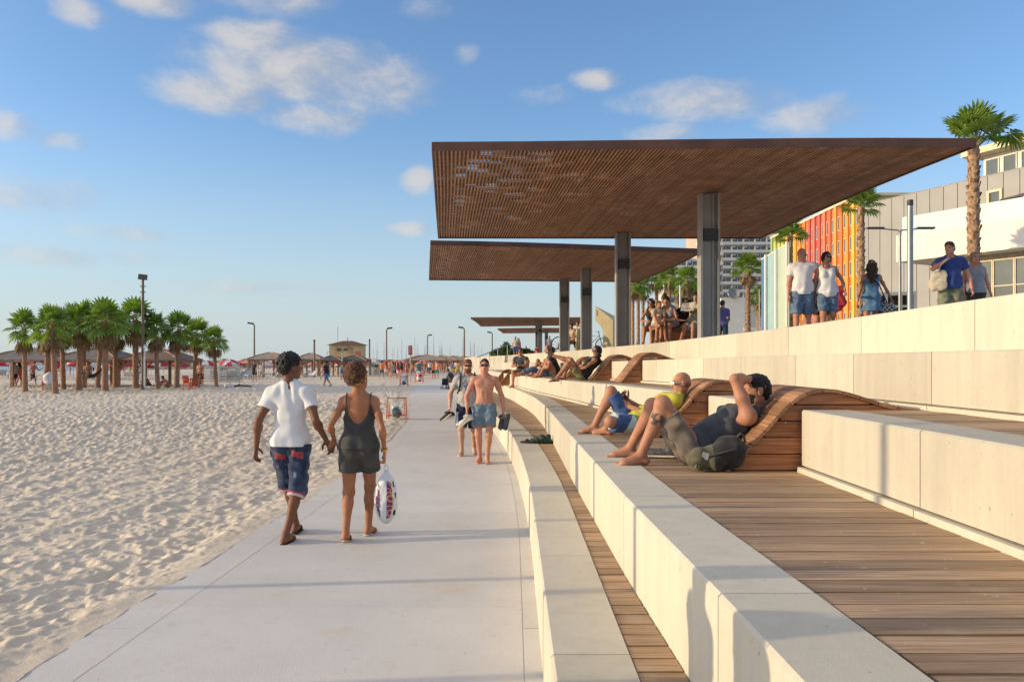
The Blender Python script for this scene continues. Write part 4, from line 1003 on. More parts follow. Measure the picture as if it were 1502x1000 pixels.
def person(label, fig, loc, rz, skin, vox=.012, fine=None, group=None, hair=('short', 'black'), top=None, bottom=None, shoes=None, glasses=False, bare=False, paint=None, cat='person', eyes=True, stub=False):
    """a whole figure: one body mesh, with hair, clothes, glasses and footwear as its children"""
    fine = (vox <= .0125) if fine is None else fine
    root = thing('person', label, cat, loc, rz, group); k = fig.k
    P = fig.prims(fine, bare); V, F = surf(P, vox)
    Mh = fig.Mh.T
    pt = []
    if fine and vox <= .0125:
        if eyes:
            for q in (1, -1):
                pt += [(ball_paint(fig.hw(q*.031, .088, .006), (.015*k, .02*k, .008*k), Mh), 2), (ball_paint(fig.hw(q*.031, .09, .030), (.023*k, .024*k, .0065*k), Mh), 3)]
        pt += [(ball_paint(fig.hw(0, .092, -.055), (.024*k, .02*k, .012*k), Mh), 1)]
        if bare and fig.sex == 'm':
            for q in (1, -1): pt += [(ball_paint(fig.cw(q*.088, .108, .205), (.014, .03, .012), fig.Mc.T), 4)]
            pt += [(ball_paint(fig.cw(0, .10, -.045), (.010, .03, .012), fig.Mc.T), 4)]
    if paint: pt += paint(fig)
    mats = [SK[skin], LIPD if skin in ('dark',) else LIPS, EYED, BROW, TANNIP, HAIR['stub']]
    if stub: pt.insert(0, (ball_paint(fig.hw(0, .03, -.075), (.085*k, .085*k, .048*k), Mh), 5))
    finish('body', V, F, mats, root, pt)
    # hair
    st, hc = hair
    if st:
        hp = [E(fig.hw(0, -.016, .036), (.079*k, .099*k, .090*k), Mh, .02)]; sub = [E(fig.hw(0, .11, -.035), (.082*k, .088*k, .118*k), Mh, .02, sub=True)]; cuts = []; wr = (.004, 70, 3); vh = min(vox, .012)
        if st == 'short': hp += [E(fig.hw(0, .01, .075), (.068*k, .082*k, .055*k), Mh, .03), E(fig.hw(0, -.07, -.01), (.066*k, .04*k, .06*k), Mh, .03)]; wr = (.004, 120, 5)
        if st == 'crop': hp = [E(fig.hw(0, -.016, .034), (.077*k, .097*k, .088*k), Mh, .02), E(fig.hw(0, -.06, -.01), (.066*k, .045*k, .06*k), Mh, .03)]; wr = (.002, 120, 5)
        if st == 'afro': hp = [E(fig.hw(0, -.012, .062), (.092*k, .108*k, .092*k), Mh, .03), E(fig.hw(0, -.065, .01), (.080*k, .055*k, .075*k), Mh, .03)]; wr = (.006, 160, 7)
        if st == 'bald': hp = [E(fig.hw(0, -.045, -.015), (.0745*k, .062*k, .045*k), Mh, .02)]; sub = [E(fig.hw(0, .06, .0), (.1*k, .07*k, .2*k), Mh, .02, sub=True)]; wr = None
        if st in ('long', 'wavy'):
            ra = .07 if st == 'long' else .085
            hp += [E(fig.hw(0, -.03, .0), (.092*k, .085*k, .09*k), Mh, .03), C(fig.hw(0, -.055, -.03), fig.neck+fig.Mc@np.array((0, -.075, -.06))*k, ra*k, ra*1.1*k, .04), C(fig.neck+fig.Mc@np.array((0, -.085, -.04))*k, fig.neck+fig.Mc@np.array((0, -.095, -.19))*k, ra*1.05*k, .05*k, .04)]
            for q in (1, -1): hp += [C(fig.hw(q*.07, -.01, .02), fig.hw(q*.08, -.02, -.13), .030*k, .030*k, .03)]
            wr = (.010 if st == 'long' else .018, 60, 9)
        if st in ('bun', 'wrap'):
            hp += [E(fig.hw(0, -.06, .125), (.055*k, .055*k, .05*k), Mh, .03)]
        if st == 'bob':
            hp += [E(fig.hw(0, -.03, -.01), (.090*k, .088*k, .10*k), Mh, .03)]
            for q in (1, -1): hp += [C(fig.hw(q*.072, .01, .03), fig.hw(q*.075, .01, -.08), .026*k, .024*k, .03)]
        hv, hf = surf(hp+sub, vh, cuts, wr)
        if len(hf): finish('hair', hv, hf, [HAIR[hc]], root)
    vc = min(vox, .014)
    if top:
        kind, m_ = top[0], top[1]; o = dict(top[2]) if len(top) > 2 else {}
        slv = o.get('sleeve', .52); hem = o.get('hem', -.075); loose = o.get('loose', .014); wr = o.get('wr', (.0055, 34, 4, (1, 1, .5)))
        T = infl(sel(P, ('waist', 'chest', 'trap', 'pel')), loose)
        for t in T:
            if t['tag'] == 'trap': t['ra'] -= loose*.15; t['rb'] -= loose*.1
        T += [C(fig.cw(0, 0, .12), fig.pw(0, .0, -.02), .118*k*fig.bulk+loose*.7, (.142 if kind != 'cami' else .150)*k*fig.bulk+loose, .05, n=fig.Mp[:, 1], s=.98)]
        if kind in ('tee', 'polo'):
            A = []
            for sd_, q in (('r', 1), ('l', -1)):
                a, e = fig.sh[sd_], fig.elb[sd_]; am = k*(1 if fig.sex == 'm' else .86)*(.4+.6*fig.bulk)
                end = a+(e-a)*slv; T.append(E(a+nv(e-a)*.02, (.060*am+loose*.75,)*3, None, .06)); T.append(C(a, end, .053*am+loose*.75, .052*am+loose*1.0, .03))
                A.append((end-nv(e-a)*.012+nv(e-a)*.0, nv(e-a), .10*k))
            cuts = A
        else: cuts = []
        cuts = list(cuts)+[(fig.pw(0, 0, hem), -fig.Mp[:, 2])]
        if kind == 'dress':
            T += [C(fig.pw(0, 0, .0), fig.P+np.array((0, 0, hem*k)), .135*k*fig.bulk, o.get('flare', .21)*k, .05)]; cuts = [(fig.P+np.array((0, 0, hem*k+.0)), (0, 0, -1))]
        if kind in ('tank', 'dress', 'cami'):
            nk = o.get('neck', .30 if kind != 'cami' else .16)
            T = [t for t in T if t['tag'] != 'trap' or kind == 'tank']
            for q in (1, -1): T.append(E(fig.cw(q*.235*fig.W, 0, .26), (.075*k, .13*k, .15*k), fig.Mc.T, .012, sub=True))
            if kind == 'cami':
                T.append(E(fig.cw(0, -.14, .32), (.150*k, .125*k, .26*k), fig.Mc.T, .01, sub=True)); T.append(E(fig.cw(0, .13, .36), (.11*k, .1*k, .14*k), fig.Mc.T, .01, sub=True))
                cuts.append((fig.cw(0, 0, .30), fig.Mc[:, 2]))
            else:
                T.append(E(fig.cw(0, .10, .37), (.085*k, .11*k, .085*k), fig.Mc.T, .01, sub=True)); T.append(E(fig.cw(0, -.1, .40), (.085*k, .09*k, .07*k), fig.Mc.T, .01, sub=True))
        cuts.append((fig.cw(0, -.015, .378), nv(fig.Mc@np.array((0, .38, .92))), .074*k))
        tv, tf = surf(T, vc, cuts, wr)
        pn = o.get('paint'); finish(o.get('name', {'tee': 'shirt', 'polo': 'polo_shirt', 'tank': 'tank_top', 'cami': 'camisole', 'dress': 'dress'}[kind]), tv, tf, m_ if isinstance(m_, list) else [m_], root, pn(fig) if pn else None)
        if kind == 'cami':
            st_ = MB()
            for q in (1, -1):
                a = fig.cw(q*.118*fig.W/.88, -.075, .17); b_ = fig.cw(q*.118, -.035, .385); c_ = fig.cw(q*.105, .085, .26)
                pts = [a, fig.cw(q*.115, -.088, .27), fig.cw(q*.120, -.070, .345), fig.cw(q*.120, -.02, .382), fig.cw(q*.115, .05, .35), c_]
                st_.tube([Vector(p) for p in pts], .0055, 6)
            st_.build('strap', m_, root, True)
    if bottom:
        kind, m_ = bottom[0], bottom[1]; o = dict(bottom[2]) if len(bottom) > 2 else {}
        ln = o.get('len', .8); loose = o.get('loose', .022); wst = o.get('waist', -.03); wr = o.get('wr', (.007, 36, 6, (1, 1, .6)))
        T = infl(sel(P, ('pel', 'waist')), .010); cuts = [(fig.pw(0, 0, wst), fig.Mp[:, 2])]
        for sd_ in 'rl':
            H_, K_, A_ = fig.hip[sd_], fig.knee[sd_], fig.ank[sd_]; lm = k*(.35+.65*fig.bulk); tot = ln
            p0 = H_+(K_-H_)*.05; T.append(C(p0, H_+(K_-H_)*min(1, tot), .098*lm+loose*.5, (.098-.036*min(1, tot))*lm+loose, .03))
            d = nv(K_-H_); e = H_+(K_-H_)*min(1, tot)
            if tot > 1:
                e2 = K_+(A_-K_)*(tot-1); T.append(C(K_, e2, .060*lm+loose, .058*lm+loose-.012*(tot-1), .03)); d = nv(A_-K_); e = e2
            cuts.append((e-d*.004, d, .15*k))
        tv, tf = surf(T, vc, cuts, wr)
        pn = o.get('paint'); finish(o.get('name', 'shorts'), tv, tf, m_ if isinstance(m_, list) else [m_], root, pn(fig) if pn else None)
    if shoes:
        kind, m_ = shoes
        for sd_ in 'rl':
            heel, ball, fd, up, sx, fl = fig.foot[sd_]
            if kind == 'flip':
                sl = [C(heel-up*.036*fl-fd*.01, ball-up*.036*fl+fd*.055*fl, .040*fl, .050*fl, .01, n=up, s=.22)]
                sv, sf = surf(sl, min(vox, .008)); finish('sandal', sv, sf, [m_[0]], root)
                mb_ = MB(); t0 = ball+fd*.03*fl+up*.02*fl
                for q in (1, -1):
                    mb_.tube([Vector(t0-up*.01), Vector(ball-fd*.01*fl+sx*q*.034*fl+up*.016*fl), Vector(ball-fd*.07*fl+sx*q*.047*fl-up*.02*fl)], [.008, .012, .008], 6)
                mb_.build('sandal_strap', m_[1], root, True)
            else:
                sl = [C(heel, ball+fd*.05*fl, .042*fl, .046*fl, .03, n=up, s=.75), C(heel+up*.02, fig.ank[sd_], .042*fl, .045*fl, .03)]
                sv, sf = surf(sl, min(vox, .01)); finish('shoe', sv, sf, [m_[0]], root)
    if glasses:
        gp = []
        for q in (1, -1): gp += [E(fig.hw(q*.034, .096, .010), (.030*k, .010*k, .021*k), Mh, .004), C(fig.hw(q*.062, .085, .016), fig.hw(q*.080, -.0, .014), .0045*k, .004*k, .003)]
        gp += [C(fig.hw(-.012, .100, .016), fig.hw(.012, .100, .016), .005*k, .005*k, .004)]
        gv, gf = surf(gp, min(.006, vox*.7)); finish('sunglasses', gv, gf, [LENS if glasses is True else glasses], root)
    return root
# ------------------------------------------------------------------ the people near the camera
TEEW = cloth('white_tee', (.72, .71, .70), .03, 6); TEEG = cloth('heather_grey', (.42, .40, .37), .08, 60); NAVY = cloth('navy', (.022, .028, .06), .2); BLACKC = cloth('black', (.030, .030, .031), .15)
CHAR = cloth('charcoal', (.060, .058, .056), .12, 8); SLATE = cloth('slate', (.056, .060, .070), .1, 8); KHAKIB = cloth('taupe', (.19, .155, .125), .12, 12); YEL = cloth('lime_yellow', (.47, .43, .045), .06, 8)
ROYAL = cloth('royal_blue', (.05, .10, .25), .1, 10); PALEP = cloth('pale_print', (.50, .60, .58), .12, 40); DENIM = cloth('dark_denim', (.05, .075, .14), .1, 12, col2=(.018, .026, .055)); WASH = cloth('washed_denim', (.13, .20, .32), .1, 9, col2=(.06, .10, .18)); FADED = cloth('faded_denim', (.16, .24, .36), .1, 22, col2=(.06, .10, .17))
REDP = cloth('red_patch', (.50, .055, .05), .2, 60); PALER = cloth('pale_cuff', (.66, .52, .52), .1); REDC = cloth('red_cuff', (.45, .08, .09), .1); SWIM = cloth('check_swim', (.20, .27, .31), .15, 70, col2=(.10, .15, .19)); POLO = cloth('white_polo', (.70, .68, .69), .04); OLIVE = cloth('olive_print', (.15, .17, .05), .3, 45, col2=(.30, .27, .10))
BLUED = cloth('dress_blue', (.10, .22, .38), .1, 15); BLUET = cloth('blue_tee', (.035, .065, .22), .1, 10); GREYL = cloth('grey_tank', (.27, .29, .34), .08, 40); SAGE = cloth('sage', (.20, .21, .14), .1, 10); CREAMC = cloth('cream', (.55, .48, .36), .1); REDB = cloth('red', (.50, .04, .06), .1); PURP = cloth('violet_blue', (.10, .10, .26), .1); PINKC = cloth('pink', (.6, .16, .24), .1); TEAL = cloth('teal', (.05, .22, .28), .1); ORANGE = cloth('orange', (.62, .20, .05), .1)
STAR = cloth('blue_print', (.06, .15, .33), .1); LETR = cloth('faded_red_print', (.45, .22, .19), .2)

# man in the white T-shirt, walking away hand in hand
def jeans_paint(f):
    out = []
    for q in (1, -1):
        c = f.pw(q*.088, -.12, -.15+.012*q); out.append((lambda p, c=c: (np.abs(p[:, 0]-c[0]) < .052) & (np.abs(p[:, 2]-c[2]+.25*(p[:, 0]-c[0])) < .030) & (p[:, 1] < 0) & (np.sin(p[:, 0]*150)+np.sin(p[:, 2]*190+p[:, 0]*60) > -.9), 1))
    def cuff(p):
        r = np.zeros(len(p), bool)
        for sd_ in 'rl':
            d = nv(f.ank[sd_]-f.knee[sd_]); t = (p-f.knee[sd_])@d; near = np.linalg.norm(p-f.knee[sd_]-np.outer(t, d), axis=1) < .12; r |= near & (t > .050)
        return r
    def cuffr(p):
        r = np.zeros(len(p), bool)
        for sd_ in 'rl':
            d = nv(f.ank[sd_]-f.knee[sd_]); t = (p-f.knee[sd_])@d; near = np.linalg.norm(p-f.knee[sd_]-np.outer(t, d), axis=1) < .12; r |= near & (t > .034) & (t <= .050)
        return r
    fade = lambda p: np.sin(p[:, 0]*40+p[:, 2]*17)+np.sin(p[:, 2]*31-p[:, 1]*23)+np.sin(p[:, 0]*61-p[:, 2]*13) > 1.75
    return [(fade, 4)]+out+[(cuff, 2), (cuffr, 3)]
f = Fig(1.78, 'm', .84, pel=(0, 0, .955), pp=3, cp=1, cyaw=-4, head=(-48, -4, 2),
        legs={'r': dict(t=(.00, -.15, .085), pole=(.25, 1, .1), fd=(.12, 1, 0)), 'l': dict(t=(-.02, .27, .10), pole=(-.3, 1, .2), fd=(-.1, 1, .02))},
        arms={'l': dict(t=(-.315, -.02, .885), pole=(-.3, -1, 0), c=35), 'r': dict(t=(.325, .05, .955), pole=(.15, -1, -.2), hd=(.45, .15, -.85), hn=(-.5, -.8, -.3), c=40)})
person('man in white T-shirt and dark denim shorts walking away hand in hand', f, (-2.11, 7.78, 0), 0, 'dark', .0072, hair=('afro', 'black'),
       top=('tee', TEEW, dict(loose=.017, hem=-.065, sleeve=.58, wr=(.0055, 44, 4, (1, 1, .4)))), bottom=('shorts', [DENIM, REDP, PALER, REDC, WASH], dict(len=1.17, loose=.030, waist=-.045, wr=(.007, 34, 6, (1, 1, .8)), paint=jeans_paint, name='denim_shorts')), shoes=('flip', (SOLE, SOLE)))
# woman in the black camisole
f = Fig(1.66, 'f', .95, pel=(0, 0, .90), pp=4, cp=0, cyaw=3, head=(-35, -6, 0),
        legs={'l': dict(t=(-.10, -.13, .095), pole=(-.1, 1, .1), fd=(-.05, 1, -.12)), 'r': dict(t=(.055, .20, .085), pole=(.1, 1, .1), fd=(.25, 1, 0))},
        arms={'l': dict(t=(-.245, .04, .945), pole=(-.2, -1, -.1), hd=(-.35, .1, -.9), hn=(.3, -.9, 0), c=45), 'r': dict(t=(.245, -.01, .835), pole=(.4, -1, 0), hd=(-.05, .05, -1), hn=(-1, .1, 0), c=62)})
w_ = person('woman in a black camisole and black shorts walking away with a printed plastic bag', f, (-1.455, 7.78, 0), 0, 'brown', .0072, hair=('none', 'brown'),
       top=('cami', CHAR, dict(loose=.016, hem=-.035, wr=(.005, 30, 4, (1, 1, .5)))), bottom=('shorts', CHAR, dict(len=.52, loose=.024, waist=.0, wr=(.006, 34, 8))), shoes=('flip', (RUB, mat('brown_strap', (.10, .05, .03), .6))), glasses=False)
CURL = mat('curly_brown_hair', (.12, .045, .018), .6, .35, 45, 1.0, 70)
hv, hf = surf([E(f.hw(0, -.02, .035), (.086, .104, .09), f.Mh.T, .02), E(f.hw(0, -.055, .085), (.102, .098, .090), f.Mh.T, .03), E(f.hw(0, -.09, .03), (.098, .065, .085), f.Mh.T, .03), E(f.hw(0, .10, -.05), (.085, .08, .11), f.Mh.T, .02, sub=True)], .006, wr=(.006, 150, 12)); mesh_obj('hair', hv, hf, CURL, w_, True)
sv, sf = surf([C(f.hw(-.05, -.085, -.045), f.hw(.05, -.085, -.045), .022, .022, .01), C(f.hw(.05, -.085, -.045), f.hw(.082, .01, .03), .022, .018, .01), C(f.hw(-.05, -.085, -.045), f.hw(-.082, .01, .03), .022, .018, .01)], .007, wr=(.004, 90, 3)); mesh_obj('headscarf', sv, sf, mat('ochre_scarf', (.52, .27, .03), .7, .3, 60, col2=(.16, .06, .02)), w_, True)
mb = MB(); wc = f.wri['r']; d_ = f.wri['r']-f.elb['r']; d_ = d_/np.linalg.norm(d_); mb.tube([Vector(wc-d_*.035), Vector(wc-d_*.012)], .034, 14); ob = mb.build('wrist_watch', mat('gold_watch', (.55, .36, .10), .3, metal=.8), w_, True)
# the bag she carries
BX, BY, BZ = -1.455+.255, 7.80, .655
def bagsurf(u, v):   # u angle, v 0 bottom..1 top
    prof = float(np.interp(v, [0, .04, .15, .4, .65, .8, .9, .96, 1], [.012, .05, .085, .112, .105, .080, .048, .022, .012])); w = prof*(1+.05*math.sin(u*3+v*9)+.035*math.sin(u*7-v*14)+.02*math.sin(u*13+v*31))
    return Vector((BX+w*math.cos(u), BY+w*.62*math.sin(u), BZ-.50+.50*v+.008*math.sin(u*5+v*3)))
bagr = thing('plastic_bag', 'white plastic carrier bag printed in purple and yellow, hanging from the woman\'s hand', 'bag', (BX, BY, BZ)); off = Vector((BX, BY, BZ)); PLAS = mat('white_plastic', (.68, .68, .70), .28, .04, 8, spec=.5)
PURPL = mat('purple_print', (.24, .02, .20), .35); YELP = mat('yellow_print', (.72, .52, .03), .4); GRNP = mat('green_print', (.05, .32, .12), .4)
nU, nV = 48, 40; V = [bagsurf(2*math.pi*i/nU, j/nV)-off for j in range(nV+1) for i in range(nU)]; F = [(j*nU+i, j*nU+(i+1) % nU, (j+1)*nU+(i+1) % nU, (j+1)*nU+i) for j in range(nV) for i in range(nU)]
mi = []
for j in range(nV):
    for i in range(nU):
        u = 360*(i+.5)/nU; v = (j+.5)/nV
        mi.append(1 if (278 <= u <= 309 and .10 < v < .80) or (214 <= u <= 238 and .12 < v < .74) else 2 if (322 < u < 338 and .12 < v < .8 and (math.sin(v*37)+math.sin(v*23+2)) > .1) else 0)
o = mesh_obj('bag_body', V, F, [PLAS, PURPL, mat('black_print', (.03, .03, .03), .4)], bagr, True, mi)
m_ = MB(); [m_.tube([Vector((q*.014, 0, -.03)), Vector((q*.022, .01, .02)), Vector((0.0, .005, .062))], .006, 6) for q in (1, -1)]; m_.build('handle', PLAS, bagr, True)
def text_mesh(body, size, fn, name, material, parent, spacing=1.0):
    cu = bpy.data.curves.new(name, 'FONT'); cu.body = body; cu.size = size; cu.align_x = 'CENTER'; cu.align_y = 'CENTER'; cu.resolution_u = 3; cu.space_character = spacing
    ob = bpy.data.objects.new(name, cu); COL.objects.link(ob); dg = bpy.context.evaluated_depsgraph_get(); me = bpy.data.meshes.new_from_object(ob.evaluated_get(dg)); bpy.data.objects.remove(ob)
    for v in me.vertices: v.co = fn(v.co.x, v.co.y)
    me.materials.clear(); me.materials.append(material); o_ = bpy.data.objects.new(name, me); COL.objects.link(o_); o_.parent = parent; return o_
def wrapf(uc):      # text runs downwards on the bag face
    def fn(x, y):
        v = .46-x/.50; u = R(uc)+y/.105; p = bagsurf(u, v)-off; n = Vector((math.cos(u), math.sin(u)/.62, 0)).normalized(); return p+n*.003
    return fn
text_mesh('PHOTO', .090, wrapf(294.5), 'lettering', YELP, bagr, 1.12); text_mesh('PHOTO', .078, wrapf(226), 'lettering', GRNP, bagr, 1.1)

# shirtless man and his friend, walking towards the camera
def shoe_pair(label, loc, rz, m1, m2, tilt=70, group=None):
    root = thing('shoe_pair', label, 'shoes', loc, rz, group)
    for i, q in enumerate((-1, 1)):
        v, F = surf([C((q*.05, -.09, 0), (q*.05, .10, -.008), .040, .044, .02, n=(0, 0, 1), s=.85), C((q*.05, -.08, .02), (q*.05, -.06, .05), .038, .034, .02), E((q*.05, -.07, .085), (.026, .04, .04), None, .01, sub=True)], .008)
        o = mesh_obj('shoe', v, F, m1, root, True); v, F = surf([C((q*.05, -.095, -.032), (q*.05, .105, -.034), .043, .047, .01, n=(0, 0, 1), s=.3)], .008); o2 = mesh_obj('sole', v, F, m2, o, True)
        o.rotation_euler = (R(-tilt+q*9), R(q*8), 0)
    return root
f = Fig(1.76, 'm', .94, pel=(0, 0, .945), pp=-2, cp=-3, head=(0, 2, 0), legs={'r': dict(t=(.075, .03, .085), pole=(.1, 1, 0), fd=(.3, 1, 0)), 'l': dict(t=(-.05, .12, .085), pole=(-.1, 1, 0), fd=(-.1, 1, 0))},
        arms={'r': dict(t=(.285, .10, .90), pole=(.7, -1, 0), c=58, hd=(.05, .25, -1), hn=(-.8, .3, 0)), 'l': dict(t=(-.315, .04, .865), pole=(-.7, -1, 0), c=55)})
person('shirtless man in sunglasses and checked swim shorts walking closer, shoes in both hands', f, (-.46, 13.7, 0), R(180), 'pink', .0085, hair=('crop', 'black'), bare=True, glasses=True,
       bottom=('shorts', [SWIM, POLO], dict(len=.72, loose=.04, waist=.04, wr=(.008, 34, 6, (1, 1, .4)), paint=lambda g_: [(ball_paint(g_.pw(0, .12, .045), (.014, .06, .03)), 1)], name='swim_shorts')))
LG = mat('pale_grey_canvas', (.52, .49, .44), .8); DG = mat('dark_grey_canvas', (.10, .10, .105), .8, .3, 40)
shoe_pair('pale grey canvas shoes dangling from the shirtless man\'s right hand', (-.77, 13.48, .73), R(80), LG, RUB, 35); shoe_pair('dark grey shoes bunched in the shirtless man\'s left hand', (-.14, 13.62, .70), R(140), DG, DG, 70)
def star(f):
    def fn(p):
        q = (p-f.cw(0, 0, .155))@f.Mc; a = np.arctan2(q[:, 0], q[:, 2]); r = np.hypot(q[:, 0], q[:, 2]); m5 = np.abs(((a+np.pi/5*0) % (2*np.pi/5))-np.pi/5)
        return (q[:, 1] > .03) & (r < .030+.052*(m5/(np.pi/5))**1.6)
    def ring(p):
        q = (p-f.cw(0, 0, .155))@f.Mc; r = np.hypot(q[:, 0], q[:, 2]); return (q[:, 1] > .03) & (r > .098) & (r < .118) & (np.sin(np.arctan2(q[:, 0], q[:, 2])*22) > -.4) & (np.abs(q[:, 2]) > .05)
    return [(fn, 1), (ring, 2)]
f = Fig(1.74, 'm', 1.0, pel=(0, 0, .935), pp=2, head=(4, 0, 0), legs={'r': dict(t=(.10, .12, .085), pole=(.1, 1, 0), fd=(.2, 1, 0)), 'l': dict(t=(-.11, -.16, .11), pole=(-.1, 1, 0), fd=(-.15, 1, -.15))},
        arms={'r': dict(t=(.315, .10, .88), pole=(.8, -1, 0), c=60, hd=(.2, .3, -1)), 'l': dict(p=8, a=12, e=20)})
r_ = person('bearded ginger man in a grey star T-shirt walking just behind the shirtless man', f, (-.80, 14.8, 0), R(180), 'fair', .0095, hair=('short', 'red'), glasses=True,
       top=('tee', [TEEG, STAR, LETR], dict(loose=.020, hem=-.06, sleeve=.62, paint=star)), bottom=('shorts', [NAVY, POLO, WASH], dict(len=.95, loose=.036, waist=.02, paint=lambda g_: [(lambda p: (p[:, 0] > .165) & (p[:, 2] < .78), 1), (lambda p: (p[:, 0] > .195) & (p[:, 2] < .78), 2)], name='board_shorts')))
beard(f, r_, HAIR['red'], .004)
bk = thing('backpack', 'black backpack on the back of the man in the star T-shirt, one strap showing', 'backpack', (-.80, 14.8, 0), R(180))
bv, bf = surf([C(f.cw(0, -.20, .26), f.cw(0, -.20, -.08), .13, .14, .05, n=f.Mc[:, 1], s=.6)], .014); mesh_obj('pack_body', bv, bf, BLACKC, bk, True)
mb = MB()
for q in (1, -1): mb.tube([Vector(f.cw(q*.12, -.14, .30)), Vector(f.cw(q*.125, -.05, .405)), Vector(f.cw(q*.125, .06, .36)), Vector(f.cw(q*.128, .128, .24)), Vector(f.cw(q*.15, .11, .12)), Vector(f.cw(q*.185, .0, .04)), Vector(f.cw(q*.14, -.15, .0))], .016, 6)
mb.build('strap', BLACKC, bk, True)
shoe_pair('black canvas shoes with white soles held by the man in the star T-shirt', (-1.16, 14.62, .72), R(60), BLACKC, RUB, 25)

# the two men on the near loungers
f = Fig(1.78, 'm', 1.02, pel=(0, 0, .125), pp=-60, cp=-50, head=(6, -4, 0), legs={'l': dict(t=(-.10, .445, .085), pole=(-.1, .5, 1), fd=(-.08, 1, 0)), 'r': dict(t=(.40, .455, .085), pole=(.2, .5, 1), fd=(.1, 1, 0))},
        arms={'l': dict(t=(.02, -.475, .655), pole=(-.35, .9, .8), hd=(.85, .1, -.25), hn=(.2, 1, 0), c=40), 'r': dict(t=(.24, .02, .20), pole=(1, -.5, 0), c=35)})
tat = lambda g_: [(lambda p: (np.linalg.norm((p-(g_.knee['l']+(g_.ank['l']-g_.knee['l'])*.30))/np.array((.09, .07, .055)), axis=1) < 1) & (p[:, 0] < g_.knee['l'][0]-.01) & (np.sin(p[:, 1]*110)+np.sin(p[:, 2]*95+p[:, 1]*40) > -.5), 6)]
def tat_body(g_): return tat(g_)
SKT = mat('tattoo_ink', (.10, .075, .06), .6, .3, 60)
_o = finish
def finish(name, V, F, mats, parent, paint=None):
    return _o(name, V, F, list(mats)+[SKT] if name == 'body' else mats, parent, paint)
r_ = person('dark-haired man in navy vest on the nearest lounger, arm over his head', f, (1.44, 6.40, .897), R(90), 'tan', .0068, hair=('short', 'black'), paint=tat_body, eyes=False,
       top=('tank', SLATE, dict(loose=.017, hem=-.10, wr=(.007, 38, 4))), bottom=('shorts', KHAKIB, dict(len=.80, loose=.020, waist=.0, wr=(.009, 34, 6))))
beard(f, r_, HAIR['black'], .005)
r_ = thing('backpack', 'olive and black backpack slumped against the nearest lounger beside the man in the navy vest', 'backpack', (1.47, 5.96, .9), scale=.76)
v, F = surf([C((-.10, 0, .11), (.12, .02, .15), .125, .15, .06, n=(0, 1, 0), s=.72), E((.16, .0, .19), (.15, .10, .14), None, .06), E((-.16, -.02, .10), (.10, .085, .10), None, .05), E((.02, -.085, .10), (.10, .05, .08), None, .03), E((0, 0, -.09), (.6, .6, .1), None, .01, sub=True)], .008, wr=(.009, 30, 21))
OLV = cloth('pack_olive', (.13, .12, .075), .25, 10, col2=(.07, .06, .04)); mesh_obj('pack_body', v, F, [BLACKC, OLV, mat('pale_badge', (.5, .47, .4), .7)], r_, True, np.where(V_ := (v[F].mean(1)[:, 0] < -.02), 1, 0))
m_ = MB(); m_.tube([Vector((.20, -.02, .31)), Vector((.25, -.03, .36)), Vector((.29, 0, .33)), Vector((.30, 0, .27))], .012, 6); m_.tube([Vector((-.06, -.105, .15)), Vector((.06, -.13, .19)), Vector((.2, -.10, .22))], .012, 6); m_.build('strap', mat('pack_webbing', (.06, .06, .055), .7), r_, True)
m_ = MB(); m_.box((-.135, -.112, .12), (-.075, -.104, .185), rot=Matrix.Rotation(R(14), 3, 'Y')); m_.build('badge', MATS['pale_badge'], r_)
m_ = MB(); [m_.tube([Vector((-.2+.03*k, -.09, .04)), Vector((-.17+.03*k, -.106, .10)), Vector((-.16+.03*k, -.10, .15))], .006, 5) for k in (0, 1)]; m_.build('piping', mat('green_piping', (.22, .30, .18), .6), r_, True)
r_ = thing('sneaker', 'single grey canvas sneaker lying by the bare feet of the man in the navy vest', 'shoe', (1.24, 6.75, .945), R(70))
v, F = surf([C((0, -.09, 0), (0, .10, -.008), .042, .046, .02, n=(0, 0, 1), s=.85), C((0, -.07, .02), (0, -.05, .045), .038, .034, .02), E((0, -.07, .085), (.026, .045, .04), None, .01, sub=True)], .008); mesh_obj('upper', v, F, DG, r_, True)
v, F = surf([C((0, -.095, -.028), (0, .105, -.030), .045, .049, .01, n=(0, 0, 1), s=.3)], .008); mesh_obj('sole', v, F, RUB, r_, True)
f = Fig(1.78, 'm', 1.0, pel=(0, 0, .125), pp=-62, cp=-50, head=(8, 6, 0), legs={'r': dict(t=(.12, .48, .085), pole=(0, .4, 1), fd=(.05, 1, 0)), 'l': dict(t=(.02, .35, .075), pole=(-1, .35, .22), fd=(.5, .85, .0))},
        arms={'r': dict(t=(.12, .10, .36), pole=(.6, -.6, -.8), hd=(-.3, .6, .6), hn=(-.5, -.6, .3), c=60), 'l': dict(t=(.0, .10, .30), pole=(-.6, -.6, -.8), hd=(.2, .75, .4), c=50)})
r_ = person('bald man in a yellow shirt and blue shorts lounging with a phone in his hand', f, (1.40, 8.98, .893), R(90), 'tan', .009, hair=('bald', 'stub'), glasses=mat('white_frame', (.7, .68, .64), .3),
       top=('tee', YEL, dict(loose=.020, hem=-.10, sleeve=.6)), bottom=('shorts', [ROYAL, PALEP], dict(len=.92, loose=.030, paint=lambda g_: [(lambda p: ((p[:, 0] < -.12) & (np.sin(p[:, 1]*14+p[:, 2]*9) > -.35)), 1)])))
r_ = thing('phone', 'dark phone held up by the bald man in yellow', 'phone', (1.26, 9.02, 1.30), R(90)); MB().box((-.036, -.005, -.07), (.036, .005, .07), rot=Matrix.Rotation(R(-35), 3, 'X')).build('phone_body', mat('black_phone', (.02, .02, .022), .2), r_)
